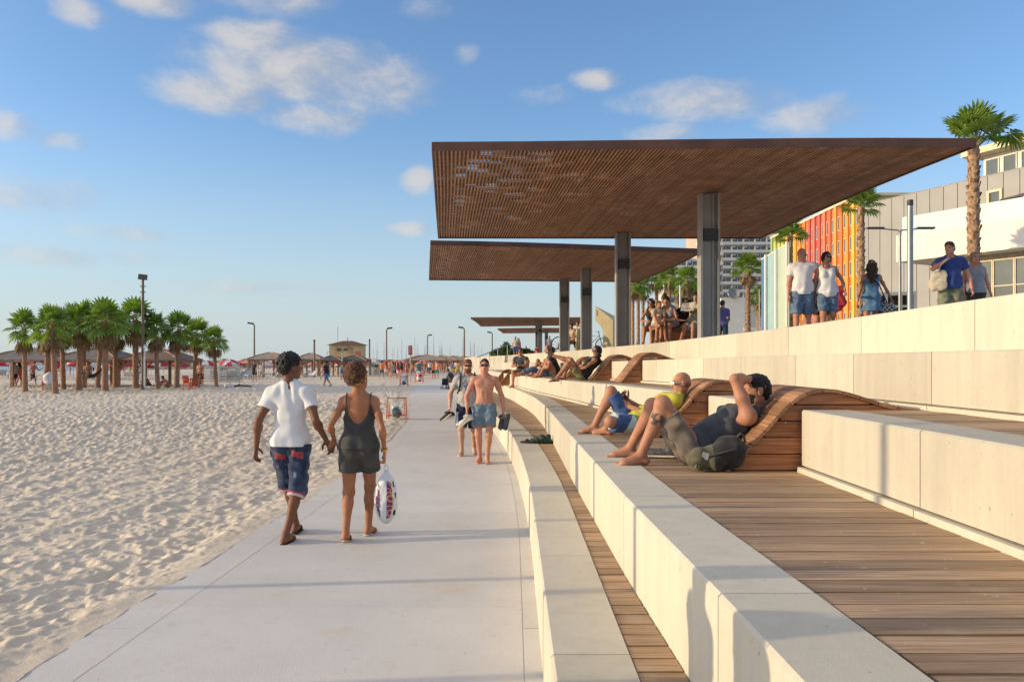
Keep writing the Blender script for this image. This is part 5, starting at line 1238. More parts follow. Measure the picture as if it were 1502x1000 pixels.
# things left on the lowest step
r_ = thing('towel_heap', 'crumpled dark green towel and sandals left on the lowest concrete step', 'towel', (.42, 12.45, .45))
v, F = surf([E((-.02, 0, .03), (.13, .11, .07), None, .04), E((.13, .02, .035), (.10, .10, .08), None, .04), E((.02, .05, .06), (.07, .06, .06), None, .04), E((0, 0, -.06), (.8, .8, .06), None, .005, sub=True)], .01, wr=(.02, 48, 31)); mesh_obj('towel', v, F, cloth('green_towel', (.03, .07, .04), .4, 22, col2=(.012, .018, .014)), r_, True)
v, F = surf([C((-.26, -.02, .02), (-.12, -.06, .02), .045, .045, .01, n=(0, 0, 1), s=.35), C((.18, -.05, .018), (.34, -.02, .014), .045, .03, .01, n=(0, 0, 1), s=.3), C((-.22, -.05, .03), (-.19, .02, .05), .015, .015, .01), C((-.19, .02, .05), (-.15, -.01, .03), .015, .015, .01)], .009); mesh_obj('sandal', v, F, SOLE, r_, True)

# ------------------------------------------------------------------ loungers further along
SIT = lambda **k: k
f = Fig(1.78, 'm', 1.08, pel=(0, 0, .12), pp=8, cp=16, head=(12, 6, 0), legs={'r': dict(t=(.12, .48, -.32), pole=(.1, 1, .6)), 'l': dict(t=(-.34, .34, .10), pole=(-.6, .6, 1))}, arms={'r': dict(t=(.02, .42, .32), pole=(1, -.4, -.4), c=60), 'l': dict(t=(-.06, .44, .33), pole=(-1, -.4, -.4), c=60)})
person('man in a grey T-shirt and black shorts on the step edge, one foot down', f, (.34, 27.3, Z3(27.3)), R(155), 'tan', .014, fine=False, hair=('short', 'brown'), glasses=True, top=('tee', SLATE), bottom=('shorts', BLACKC, dict(len=.9)))
f = Fig(1.75, 'm', 1.0, pel=(0, 0, .12), pp=-30, cp=-12, head=(0, 5, 0), legs={'l': dict(t=(-.12, .84, .08), pole=(0, .2, 1)), 'r': dict(t=(.16, .40, .085), pole=(.1, .3, 1))}, arms={'r': dict(t=(.2, .2, .35), pole=(1, -.5, 0)), 'l': dict(t=(-.35, -.28, .06), pole=(-.4, -1, .2))})
person('person in faded jeans stretched out on the deck behind the man in grey', f, (1.02, 24.4, Z3(24.4)), R(96), 'tan', .015, fine=False, hair=('short', 'black'), top=('tee', CHAR), bottom=('shorts', WASH, dict(len=1.7, name='jeans')))
f = Fig(1.78, 'm', 1.05, pel=(0, 0, .12), pp=6, cp=22, head=(10, 10, 0), legs={'l': dict(t=(-.16, .42, .085), pole=(-.2, .4, 1)), 'r': dict(t=(.10, .46, .085), pole=(.1, .4, 1))}, arms={'r': dict(t=(.05, .36, .28), pole=(1, -.3, -.3)), 'l': dict(t=(-.10, .36, .25), pole=(-1, -.3, -.3))})
person('bald man in a black top sitting with raised bare knees and olive shorts', f, (1.16, 22.0, Z3(22)), R(95), 'tan', .014, fine=False, hair=('bald', 'stub'), top=('tee', BLACKC), bottom=('shorts', SAGE, dict(len=.85)))
f = Fig(1.78, 'm', 1.0, pel=(0, 0, .13), pp=-50, cp=-38, head=(0, 5, 0), legs={'r': dict(t=(.10, .48, .085), pole=(0, .3, 1)), 'l': dict(t=(.02, .70, .56), pole=(-.2, .1, 1), fd=(0, .1, 1))}, arms={'r': dict(t=(.1, .1, .3), pole=(1, -.5, 0)), 'l': dict(t=(-.1, .1, .3), pole=(-1, -.5, 0))})
person('man in blue lounging with one shoed foot up, behind the long-haired woman', f, (1.62, 19.15, Z3(19)), R(92), 'tan', .014, fine=False, hair=('short', 'black'), top=('tee', ROYAL), bottom=('shorts', NAVY, dict(len=.8)), shoes=('shoe', (DG,)))
f = Fig(1.68, 'f', 1.0, pel=(0, 0, .12), pp=-48, cp=-30, head=(40, 4, 0), legs={'l': dict(t=(-.14, .60, .05), pole=(-.1, .25, 1)), 'r': dict(t=(.08, .42, .085), pole=(.1, .35, 1))}, arms={'l': dict(t=(-.10, .16, .22), pole=(-1, -.5, -.1)), 'r': dict(t=(.12, .16, .2), pole=(1, -.5, 0))})
person('long-haired woman in sunglasses, black top and olive print shorts on a far lounger', f, (1.60, 18.5, Z3(18.5)), R(92), 'tan', .013, fine=False, hair=('long', 'black'), glasses=True, top=('tank', BLACKC), bottom=('shorts', OLIVE, dict(len=.62, loose=.035)), shoes=('flip', (SOLE, SOLE)))
f = Fig(1.75, 'm', 1.05, pel=(0, 0, .12), pp=18, cp=38, head=(0, 28, 0), legs={'l': dict(t=(-.10, .42, -.36), pole=(0, 1, .5)), 'r': dict(t=(.10, .34, -.36), pole=(0, 1, .5))}, arms={'l': dict(t=(-.08, .48, .10), pole=(-1, -.2, -.4)), 'r': dict(t=(.05, .48, .10), pole=(1, -.2, -.4))})
person('hunched man in blue-grey sitting on the far end of the lowest step', f, (-3.55, 49.6, .43), R(78), 'brown', .02, fine=False, hair=('crop', 'black'), top=('tee', SLATE), bottom=('shorts', KHAKIB, dict(len=.9)))
r_ = thing('stroller', 'dark blue baby stroller standing before the hunched man', 'stroller', (-4.05, 49.2, 0), R(20), scale=.68); m_ = MB()
for (x, y) in ((-.25, -.3), (.25, -.3), (-.25, .32), (.25, .32)): MB().lathe([(.11, -.02), (.11, .02)], (0, 0, 0), 12).build('wheel', SOLE, r_).matrix_local = Matrix.Translation((x, y, .11)) @ Matrix.Rotation(R(90), 4, 'Y')
for q in (1, -1): m_.tube([(q*.25, .32, .12), (q*.22, -.1, .6), (q*.22, -.42, 1.02)], .014, 6); m_.tube([(q*.25, -.3, .12), (q*.22, .05, .55)], .014, 6)
m_.tube([(-.22, -.42, 1.02), (.22, -.42, 1.02)], .016, 6); m_.build('frame', DKSTEEL, r_)
v, F = surf([C((-.12, .0, .5), (.12, .0, .5), .16, .16, .06), C((-.14, -.14, .78), (.14, -.14, .78), .16, .16, .06), E((0, .22, .72), (.2, .2, .16), None, .03, sub=True)], .02); mesh_obj('seat', v, F, NAVY, r_, True)

# ------------------------------------------------------------------ people on the promenade
zg = lambda y: Z5(y)
f = Fig(1.80, 'm', 1.06, belly=.03, head=(-38, 4, 4), legs={'r': dict(p=6, k=6), 'l': dict(p=-12, k=4)}, arms={'l': dict(t=(-.42, .10, 1.43), pole=(-.4, -1, -.2), c=30), 'r': dict(p=2, a=10, e=12)})
person('bald man in a white polo embracing the woman in sunglasses', f, (5.68, 16.0, zg(16)), R(168), 'pink', .011, hair=('bald', 'stub'), top=('polo', POLO, dict(loose=.022, hem=-.10, sleeve=.62)), bottom=('shorts', FADED, dict(len=.98, loose=.042, name='denim_shorts', wr=(.008, 30, 3))))
f = Fig(1.72, 'f', 1.05, head=(20, 5, -6), lean=3, legs={'r': dict(p=10, k=4, a=1), 'l': dict(p=-6, k=16, a=2)}, arms={'r': dict(p=-14, a=6, e=20), 'l': dict(t=(-.30, .12, .93), pole=(-.6, -1, 0))})
person('woman in a white lace-neck top, sunglasses and denim shorts held by the bald man', f, (6.13, 15.9, zg(16)), R(172), 'tan', .011, hair=('bob', 'black'), glasses=True, top=('tank', TEEW, dict(hem=-.12, loose=.014, neck=.3)), bottom=('shorts', FADED, dict(len=.80, loose=.028, name='denim_shorts')))
f = Fig(1.60, 'f', 1.0, head=(0, 5, 0), arms={'l': dict(p=20, a=25, e=70, i=30), 'r': dict(p=0, a=15, e=30)})
person('person half hidden behind the embracing couple, elbow out, with a red bag', f, (6.52, 17.2, zg(17)), R(175), 'tan', .014, fine=False, hair=('long', 'black'), top=('tee', BLACKC), bottom=('shorts', BLACKC, dict(len=.7)))
r_ = thing('red_bag', 'red shoulder bag beside the hip of the woman in the white top', 'bag', (6.58, 16.6, zg(16)+.62), R(-20)); v, F = surf([C((-.03, 0, .10), (.05, 0, .40), .15, .10, .05, n=(0, 1, 0), s=.55), E((.08, -.04, .15), (.12, .08, .12), None, .04)], .014, wr=(.012, 36, 4)); mesh_obj('bag_body', v, F, REDB, r_, True)
m_ = MB(); m_.tube([(.02, 0, .44), (-.05, .05, .66), (-.14, .1, .80)], .012, 6); m_.build('strap', BLACKC, r_)
f = Fig(1.68, 'f', .98, head=(24, 0, 0), pp=2, legs={'r': dict(p=14, k=6), 'l': dict(p=-14, k=14)}, arms={'l': dict(p=-14, a=16, e=16), 'r': dict(p=6, a=32, e=16, i=0)})
person('wavy-haired woman in a short blue dress walking away along the promenade', f, (7.47, 17.0, zg(17)), R(-14), 'tan', .011, hair=('wavy', 'brown'), eyes=False, top=('dress', BLUED, dict(hem=-.30, flare=.225, loose=.014, wr=(.012, 26, 5, (1, 1, .12)))))
r_ = thing('handbag', 'checked black and white handbag on the hip of the woman in the blue dress', 'bag', (7.78, 16.95, zg(17)+.62), R(-10)); CHK = bpy.data.materials.new('check_cloth'); CHK.use_nodes = True; q = NG(CHK.node_tree); ck = q.new('ShaderNodeTexChecker'); ck.inputs['Scale'].default_value = 22; ck.inputs[1].default_value = (.5, .48, .44, 1); ck.inputs[2].default_value = (.03, .03, .03, 1); q.l.new(q.new('ShaderNodeTexCoord').outputs['Object'], ck.inputs[0]); q.l.new(ck.outputs[0], q.n['Principled BSDF'].inputs['Base Color'])
v, F = surf([C((-.06, 0, .0), (.06, 0, .0), .12, .12, .03, n=(0, 1, 0), s=.5), C((-.05, 0, .08), (.05, 0, .08), .11, .10, .03, n=(0, 1, 0), s=.45)], .014); mesh_obj('bag_body', v, F, CHK, r_, True); m_ = MB(); m_.tube([(-.02, -.05, .16), (-.18, -.13, .50), (-.42, -.10, .84), (-.46, .02, .88)], .012, 6); m_.build('strap', NAVY, r_)
f = Fig(1.72, 'm', .98, belly=.03, head=(-28, 2, 5), legs={'r': dict(p=6, k=4), 'l': dict(p=-10, k=4)}, arms={'r': dict(t=(.10, .22, 1.36), pole=(1, -.2, -.7), c=70, hd=(-.4, -.2, .6)), 'l': dict(t=(-.33, .06, .86), pole=(-.6, -1, 0))})
person('man in a blue T-shirt and sage shorts carrying a cream tote on his shoulder', f, (7.88, 14.7, zg(14.7)), R(158), 'pink', .011, hair=('short', 'brown'), top=('tee', BLUET, dict(loose=.024, hem=-.08, sleeve=.6)), bottom=('shorts', SAGE, dict(len=.95, loose=.045)))
r_ = thing('tote_bag', 'cream canvas tote hanging at the side of the man in the blue T-shirt', 'bag', (7.60, 14.62, zg(14.7)+1.0), R(-30), scale=.78); v, F = surf([C((-.06, 0, -.10), (.08, 0, -.10), .13, .13, .04, n=(0, 1, 0), s=.5), C((-.01, 0, .10), (.10, 0, .13), .12, .10, .05, n=(0, 1, 0), s=.45)], .014, wr=(.008, 30, 3)); mesh_obj('bag_body', v, F, CREAMC, r_, True)
m_ = MB(); m_.tube([(.02, -.05, .20), (.08, -.12, .36), (.20, -.16, .46), (.24, -.05, .50)], .014, 6); m_.build('strap', CREAMC, r_)
f = Fig(1.58, 'f', 1.12, head=(10, 3, 0), belly=.02, arms={'l': dict(p=4, a=14, e=14), 'r': dict(p=8, a=10, e=14)})
person('fair-haired woman in a grey-blue vest beside the man with the tote', f, (8.48, 15.0, zg(15)), R(170), 'pink', .012, hair=('bob', 'blond'), top=('tank', GREYL, dict(hem=-.05, loose=.014)), bottom=('shorts', CHAR, dict(len=.8, loose=.03, name='skirt')))
# bench group under the big canopy
def bench(label, loc, rz, L):
    r = thing('bench', label, 'bench', loc, rz, 'red wooden benches under the largest canopy')
    for i in range(4): MB().box((-L/2, -.25+i*.128, .39), (L/2, -.25+i*.128+.118, .43)).build('seat_plank', TEAKX, r)
    for x in (-L/2+.1, L/2-.16, 0): MB().box((x, -.22, 0), (x+.06, .22, .388)).build('leg', DKSTEEL, r)
    for i in range(2): MB().box((-L/2, -.255, .05+i*.17), (L/2, -.235, .20+i*.17)).build('front_plank', TEAKX, r)
bench('front wooden bench with the boy, the woman in a hat and the reading man', (4.30, 20.3, 2.08), R(4), 1.62); bench('back wooden bench behind the front one, only people showing above it', (4.4, 21.7, 2.08), R(4), 1.6)
def sitter(label, px, Y, rz, h, sex, skin, hair, top, bottom, pp=10, cp=20, head=(0, 10, 0), legs=None, arms=None, glasses=False, seat=.43, vox=.014, bulk=1.0, z0=2.08):
    X = (px-751)*Y/1200
    f = Fig(h, sex, bulk, pel=(0, -.02, seat+.10), pp=pp, cp=cp, head=head, legs=legs or {'r': dict(t=(.10, .46, .08), pole=(0, 1, .6)), 'l': dict(t=(-.10, .40, .08), pole=(0, 1, .6))}, arms=arms or {'r': dict(t=(.08, .32, .66*h/1.75+.02), pole=(1, -.3, -.4)), 'l': dict(t=(-.08, .32, .66*h/1.75+.02), pole=(-1, -.3, -.4))})
    return person(label, f, (X, Y, z0), rz, skin, vox, fine=False, hair=hair, top=top, bottom=bottom, glasses=glasses)
sitter('small boy in a cream shirt sitting at the left end of the front bench', 965, 20.1, R(185), 1.30, 'm', 'tan', ('crop', 'brown'), ('tee', CREAMC), ('shorts', KHAKIB, dict(len=.8)), seat=.42, legs={'r': dict(t=(.12, .30, .18), pole=(0, 1, .6)), 'l': dict(t=(-.10, .34, .12), pole=(0, 1, .6))}, head=(15, 8, 0))
sitter('woman in a dark cap leaning towards the small boy on the bench', 984, 20.2, R(150), 1.68, 'f', 'tan', ('short', 'black'), ('tank', GREYL), ('shorts', CHAR, dict(len=.6)), pp=25, cp=38, head=(0, 18, 0), arms={'r': dict(t=(.20, .46, .72), pole=(1, -.3, -.3)), 'l': dict(t=(-.05, .42, .6), pole=(-1, -.3, -.4))})
sitter('man in pale shorts reading at the right end of the front bench', 1020, 20.2, R(148), 1.78, 'm', 'tan', ('short', 'black'), ('tee', cloth('yellow_print', (.50, .44, .26), .3, 30)), ('shorts', cloth('pale_grey', (.36, .38, .40), .05), dict(len=.92, loose=.035)), pp=-12, cp=-6, head=(0, 22, 0), legs={'r': dict(t=(.14, .66, .08), pole=(0, 1, .7)), 'l': dict(t=(-.12, .55, .08), pole=(0, 1, .7))}, arms={'r': dict(t=(.08, .40, .86), pole=(1, -.3, -.6)), 'l': dict(t=(-.08, .40, .86), pole=(-1, -.3, -.6))})
p_ = Vector(((1020-751)*20.2/1200, 20.2, 2.08)); r_ = thing('newspaper', 'open newspaper in the hands of the man in pale shorts', 'newspaper', (p_.x-.26, p_.y-.40, 3.0), R(148)); m_ = MB(); [m_.box((min(0, q*.17), -.004, -.12), (max(0, q*.17), .0, .12), rot=Matrix.Rotation(R(28), 3, 'X') @ Matrix.Rotation(R(q*14), 3, 'Z'), c=(0, 0, 0)) for q in (1, -1)]; m_.build('sheet', mat('newsprint', (.50, .48, .46), .8, .3, 26), r_)
sitter('dark-haired woman in black at the left of the back bench', 958, 21.6, R(150), 1.66, 'f', 'tan', ('long', 'black'), ('tank', BLACKC), ('shorts', BLACKC, dict(len=.6)), glasses=True)
sitter('woman with a high bun in a black and white striped top on the back bench', 985, 21.5, R(120), 1.74, 'f', 'tan', ('bun', 'brown'), ('tee', CHK), ('shorts', BLACKC, dict(len=.6)), cp=26, head=(-10, 26, 0), seat=.50)
sitter('short-haired woman in a plain black T-shirt in the middle of the back bench', 1002, 21.6, R(190), 1.70, 'f', 'tan', ('bob', 'black'), ('tee', BLACKC), ('shorts', NAVY, dict(len=.7)), glasses=True)
sitter('grey-haired person leaning right on the back bench', 1017, 21.7, R(150), 1.66, 'm', 'pink', ('short', 'grey'), ('tee', CREAMC), ('shorts', KHAKIB, dict(len=.8)), cp=24)
sitter('dark-haired woman nearest the thick column on the back bench', 1026, 21.3, R(150), 1.62, 'f', 'tan', ('bob', 'black'), ('tee', GREYL), ('shorts', BLACKC, dict(len=.7)), cp=14)
f = Fig(1.74, 'm', .98, head=(-20, 10, 0), arms={'l': dict(p=10, a=8, e=60, i=20), 'r': dict(p=10, a=8, e=60, i=20)})
person('young man in a violet-blue T-shirt standing right of the thick column', f, (7.25, 28.2, 2.05), R(-20), 'tan', .015, fine=False, hair=('short', 'black'), top=('tee', PURP, dict(sleeve=.7)), bottom=('shorts', DENIM, dict(len=1.85, name='jeans')))
def stander(label, px, Y, z, h, sex, skin, hair, top, bottom, rz, vox=.022, **k):
    f = Fig(h, sex, 1.0, **k); return person(label, f, ((px-751)*Y/1200, Y, z), rz, skin, vox, fine=False, hair=hair, top=top, bottom=bottom)
stander('tiny man in black and khaki shorts between the monument and the dark lamp post', 918.5, 57, 2.05, 1.74, 'm', 'tan', ('short', 'black'), ('tee', NAVY), ('shorts', KHAKIB, dict(len=.9)), R(20))
stander('shirtless person just showing over the top of the slanted monument', 906, 40, 2.05, 1.72, 'm', 'tan', ('short', 'brown'), None, ('shorts', NAVY, dict(len=.8)), R(-30))
stander('man in blue shorts with a bag standing at the far end of the promenade', 756, 70, 2.04, 1.72, 'm', 'tan', ('short', 'brown'), ('tee', CREAMC), ('shorts', ROYAL, dict(len=1.0)), R(170)); stander('woman in pink holding a dark bag beside the man in blue shorts', 760.5, 71, 2.04, 1.64, 'f', 'tan', ('long', 'brown'), ('tank', PINKC), ('shorts', ROYAL, dict(len=.9)), R(190))
stander('person in a long royal blue outfit standing under the third canopy', 806, 66, 2.04, 1.66, 'f', 'tan', ('short', 'black'), ('tee', GREYL), ('shorts', ROYAL, dict(len=1.6, loose=.05)), R(180))
sitter('person in red sitting low under the third canopy', 787, 66, R(200), 1.60, 'f', 'tan', ('bob', 'black'), ('tee', REDB), ('shorts', BLACKC, dict(len=.8)), seat=.1, legs={'r': dict(t=(.10, .5, .08), pole=(0, .5, 1)), 'l': dict(t=(-.10, .5, .08), pole=(0, .5, 1))}, z0=2.04, vox=.02)
sitter('man in dark clothes sitting by the bicycles with a leg stretched out', 838, 36, R(110), 1.76, 'm', 'tan', ('short', 'black'), ('tee', NAVY), ('shorts', DENIM, dict(len=1.0)), seat=.42, pp=-5, cp=10, legs={'r': dict(t=(.10, .60, .22), pole=(0, 1, .6)), 'l': dict(t=(-.10, .40, .08), pole=(0, 1, .6))}, z0=2.05, vox=.018)
sitter('woman with bare knees sitting next to the man by the bicycles', 842, 35, R(130), 1.64, 'f', 'tan', ('bun', 'brown'), ('tank', CREAMC), ('shorts', BLACKC, dict(len=.4)), seat=.42, z0=2.05, vox=.018)
stander('woman in sunglasses and a pale top standing left of the canopy pillar by the bicycles', 847, 41, 2.05, 1.62, 'f', 'tan', ('bob', 'black'), ('tee', CREAMC), ('shorts', CHAR, dict(len=.9)), R(150), vox=.02); stander('dark-haired man standing behind the people sitting by the bicycles', 851, 42.5, 2.05, 1.68, 'm', 'tan', ('short', 'black'), ('tee', KHAKIB), ('shorts', CHAR, dict(len=.9)), R(200), vox=.02)
# ------------------------------------------------------------------ the beach beyond
WOODG = mat('gazebo_timber', (.42, .235, .12), .7, .15, 6); THATCH = mat('gazebo_mesh', (.34, .27, .21), .9, .12, 3, .3, 60); THATCHD = mat('gazebo_mesh_dark', (.10, .095, .09), .9, .1, 3)
def gazebo(label, px, Y, w, zE, zA, m_roof, group='timber gazebos on the beach'):
    r = thing('gazebo', label, 'gazebo', ((px-751)*Y/1200, Y, -.04), 0, group); h = w/2
    m_ = MB(); st = [h+.15, h*.55, .12]; zs = [zE, zE+(zA-zE)*.62, zA]
    ring = lambda q, z: [(-q, -q, z), (q, -q, z), (q, q, z), (-q, q, z)]
    vs = [p for q, z in zip(st, zs) for p in ring(q, z)]+[p for p in ring(st[0], zE-.07)]
    fs = [(i*4+j, i*4+(j+1) % 4, i*4+4+(j+1) % 4, i*4+4+j) for i in range(2) for j in range(4)]+[(8, 9, 10, 11)]+[(12+j, 12+(j+1) % 4, (j+1) % 4, j) for j in range(4)]+[(15, 14, 13, 12)]
    m_.add(vs, fs); roof = m_.build('roof', m_roof, r)
    rb = MB()
    for q in ((-1, -1), (1, -1), (1, 1), (-1, 1)): rb.bar((q[0]*st[0], q[1]*st[0], zE+.02), (q[0]*st[1], q[1]*st[1], zs[1]+.02), .07, .06); rb.bar((q[0]*st[1], q[1]*st[1], zs[1]+.02), (q[0]*st[2], q[1]*st[2], zs[2]+.02), .07, .06)
    rb.build('ridge', WOODG, roof)
    for x in (-h, -h*.1, h):
        for y in (-h, h):
            p = MB(); p.bar((x, y, 0), (x, y, zE-.07), .17, .17); p.build('post', WOODG, r)
    b = MB()
    for x in (-h, h):
        for y in (-h, h):
            b.bar((x, y, zE-.65), (x-.55*(1 if x > 0 else -1), y, zE-.12), .09, .09); b.bar((x, y, zE-.65), (x, y-.55*(1 if y > 0 else -1), zE-.12), .09, .09)
    for y in (-h, h): b.bar((-h-.1, y, zE-.14), (h+.1, y, zE-.14), .09, .12)
    for x in (-h, h): b.bar((x, -h-.1, zE-.15), (x, h+.1, zE-.15), .09, .12)
    b.build('brace', WOODG, r); return r
GM = mat('gazebo_shade', (.20, .17, .15), .9, .12, 3)
gazebo('left gazebo of the palm grove, its pale roof cut by the picture edge', 52, 56, 4.5, 1.82, 2.62, GM); gazebo('middle gazebo of the palm grove behind the hammock', 146, 56, 4.3, 1.82, 2.6, GM); gazebo('right gazebo of the palm grove beside the floodlight mast', 236, 56, 3.9, 1.80, 2.5, mat('gazebo_shade_brown', (.22, .15, .125), .9))
gazebo('sunlit timber gazebo by the couple at the thin lamp post', 397, 90, 3.7, 1.95, 2.65, THATCH); gazebo('timber gazebo half hidden behind the head of the man in white', 456, 92, 2.6, 1.95, 2.6, THATCH); gazebo('dark roofed gazebo between the couple\'s heads', 487, 95, 2.6, 1.75, 2.35, THATCHD); gazebo('gazebo hidden mostly behind the woman\'s hair', 520, 97, 3.2, 1.75, 2.4, THATCHD)
for i, (px, Y, w, lb) in enumerate(((618, 128, 4.6, 'nearest gazebo of the distant row behind the shower sign'), (628, 118, 5.2, 'widest gazebo of the distant row, orange beams in the sun'), (650, 130, 4.6, 'distant gazebo left of the ginger man'), (667, 140, 4.6, 'distant gazebo just behind the ginger man\'s head'), (681, 150, 4.4, 'last distant gazebo, almost lost between the two walking men'))): gazebo(lb, px, Y, w, 1.85, 2.6, THATCH, 'distant row of gazebos')
# masts, lamps and signs
POLE = mat('brown_pole', (.20, .13, .09), .6); POLEG = mat('pale_pole', (.45, .40, .32), .6)
p = at(209.5, 402, .0405); r = thing('floodlight_mast', 'tall dark floodlight mast with a white lower tube in the palm grove', 'mast', (p.x, p.y, -.04)); H = p.z+.04
MB().tube([(0, 0, 0), (0, 0, .9), (0, 0, H*.6), (0, 0, H-.35)], [.11, .10, .085, .07], 10).build('pole', POLE, r, True); MB().tube([(.14, -.08, .1), (.14, -.08, 2.7)], .05, 8).build('cable_tube', PLAS, r, True)
m_ = MB(); m_.box((-.22, -.14, H-.34), (.22, .12, H-.02), rot=Matrix.Rotation(R(6), 3, 'Y')); m_.build('floodlight', DKSTEEL, r); m_ = MB(); [m_.box((-.16, -.03, H-z), (.16, .03, H-z+.05)) for z in (.75, 1.1)]; m_.build('bracket', DKSTEEL, r)
for (px, yt, Y, arm, lb) in ((373, 475, 97, -1, 'beach lamp post beside the sunlit timber gazebo'), (567, 482, 107, 1, 'beach lamp post right of the woman\'s head'), (627, 492, 139, 1, 'beach lamp post behind the distant gazebos'), (681, 481, 104, -1, 'beach lamp post rising behind the ginger man'), (722, 488, 124, -1, 'beach lamp post behind the shirtless man, near the stair rail')):
    p = at(px, yt, Y/1200); r = thing('beach_lamp', lb, 'lamp post', (p.x, p.y, -.04), 0, 'single headed lamp posts along the beach'); H = p.z+.04
    MB().tube([(0, 0, 0), (0, 0, H*.5), (0, 0, H-.1)], [.13, .10, .085], 8).build('pole', POLE, r, True); m_ = MB(); m_.bar((0, 0, H-.12), (arm*.25, 0, H), .12, .1); m_.box((min(arm*.1, arm*.75), -.2, H-.03), (max(arm*.1, arm*.75), .2, H+.17), rot=Matrix.Rotation(R(-8*arm), 3, 'Y')); m_.build('lamp_head', DKSTEEL, r)
for (px, yt, Y, w, lb, mm) in ((461, 500, 88, .10, 'bare brown pole behind the man in white', POLE), (542, 499, 100, .09, 'bare brown pole right of the cream beach hut', POLE)):
    p = at(px, yt, Y/1200); r = thing('beach_pole', lb, 'pole', (p.x, p.y, -.04)); MB().tube([(0, 0, 0), (0, 0, p.z)], [w*1.2, w], 8).build('pole', mm, r, True); MB().lathe([(w*1.1, 0), (w*1.15, .12), (w*.4, .2)], (0, 0, p.z), 8).build('cap', DKSTEEL, r)
p = at(602, 506, .0548); r = thing('beach_sign', 'tall red signboard on a pale post at the bend of the walkway', 'sign', (p.x, p.y, -.04)); MB().tube([(0, 0, 0), (0, 0, p.z-.1)], .045, 8).build('post', POLEG, r, True); MB().box((-.16, -.07, p.z-.75), (.16, -.05, p.z)).build('board', mat('sign_red', (.42, .035, .05), .5), r); m_ = MB(); [m_.box((-.11+.02*(k % 2), -.075, p.z-.15-.09*k), (.10-.03*(k % 3), -.0715, p.z-.115-.09*k)) for k in range(6)]; m_.build('faded_lines', mat('sign_pale', (.6, .4, .38), .6), r)
p = at(502, 512, .075); r = thing('speaker_pole', 'short pole with two dark loudspeakers before the cream beach hut', 'pole', (p.x, p.y, -.04)); MB().tube([(0, 0, 0), (0, 0, p.z)], .06, 8).build('pole', POLEG, r, True)
for q in (1, -1): MB().box((q*.35-.2, -.12, p.z-.15), (q*.35+.2, .12, p.z+.1)).build('loudspeaker', DKSTEEL, r)
# lifeguard hut
Yh = 132; r = thing('beach_hut', 'cream beach hut on stilts with a hipped brown roof and a railed balcony', 'building', ((510-751)*Yh/1200, Yh, -.04)); HUT = mat('hut_cream', (.55, .44, .24), .7, .06, .6)
MB().box((-2.55, -2, 2.2), (2.55, 2, 4.25)).build('wall', HUT, r); m_ = MB(); m_.add([(-2.95, -2.4, 4.25), (2.95, -2.4, 4.25), (2.95, 2.4, 4.25), (-2.95, 2.4, 4.25), (-.8, 0, 4.95), (.8, 0, 4.95)], [(0, 1, 5, 4), (1, 2, 5), (2, 3, 4, 5), (3, 0, 4), (3, 2, 1, 0)]); rf = m_.build('roof', mat('hut_roof', (.15, .07, .05), .8), r); MB().tube([(.0, 0, 4.9), (0, 0, 5.5)], .05, 6).build('vent', DKSTEEL, rf); MB().tube([(-1.6, 0, 4.7), (-1.6, 0, 7.2)], .03, 5).build('antenna', DKSTEEL, rf)
for x in (-2.4, 0, 2.4):
    for y in (-1.9, 1.9): MB().bar((x, y, 0), (x, y, 2.2), .22, .22).build('stilt', HUT, r)
m_ = MB(); m_.box((-2.7, -3.2, 2.1), (1.2, -2.02, 2.22)); [m_.box((-2.65+k*.4, -3.18, 2.22), (-2.58+k*.4, -3.12, 3.05)) for k in range(10)]; m_.box((-2.7, -3.2, 3.05), (1.2, -3.1, 3.13)); m_.build('balcony', HUT, r)
for x in (-1.6, .2): m_ = MB(); m_.box((x, -2.05, 2.95), (x+1.0, -2.003, 3.85)); m_.build('window', mat('hut_shutter', (.36, .27, .14), .7), r)
m_ = MB(); m_.box((1.6, -2.06, 2.5), (2.45, -2.003, 3.3)); m_.build('notice', mat('notice_red', (.5, .16, .12), .6), r)
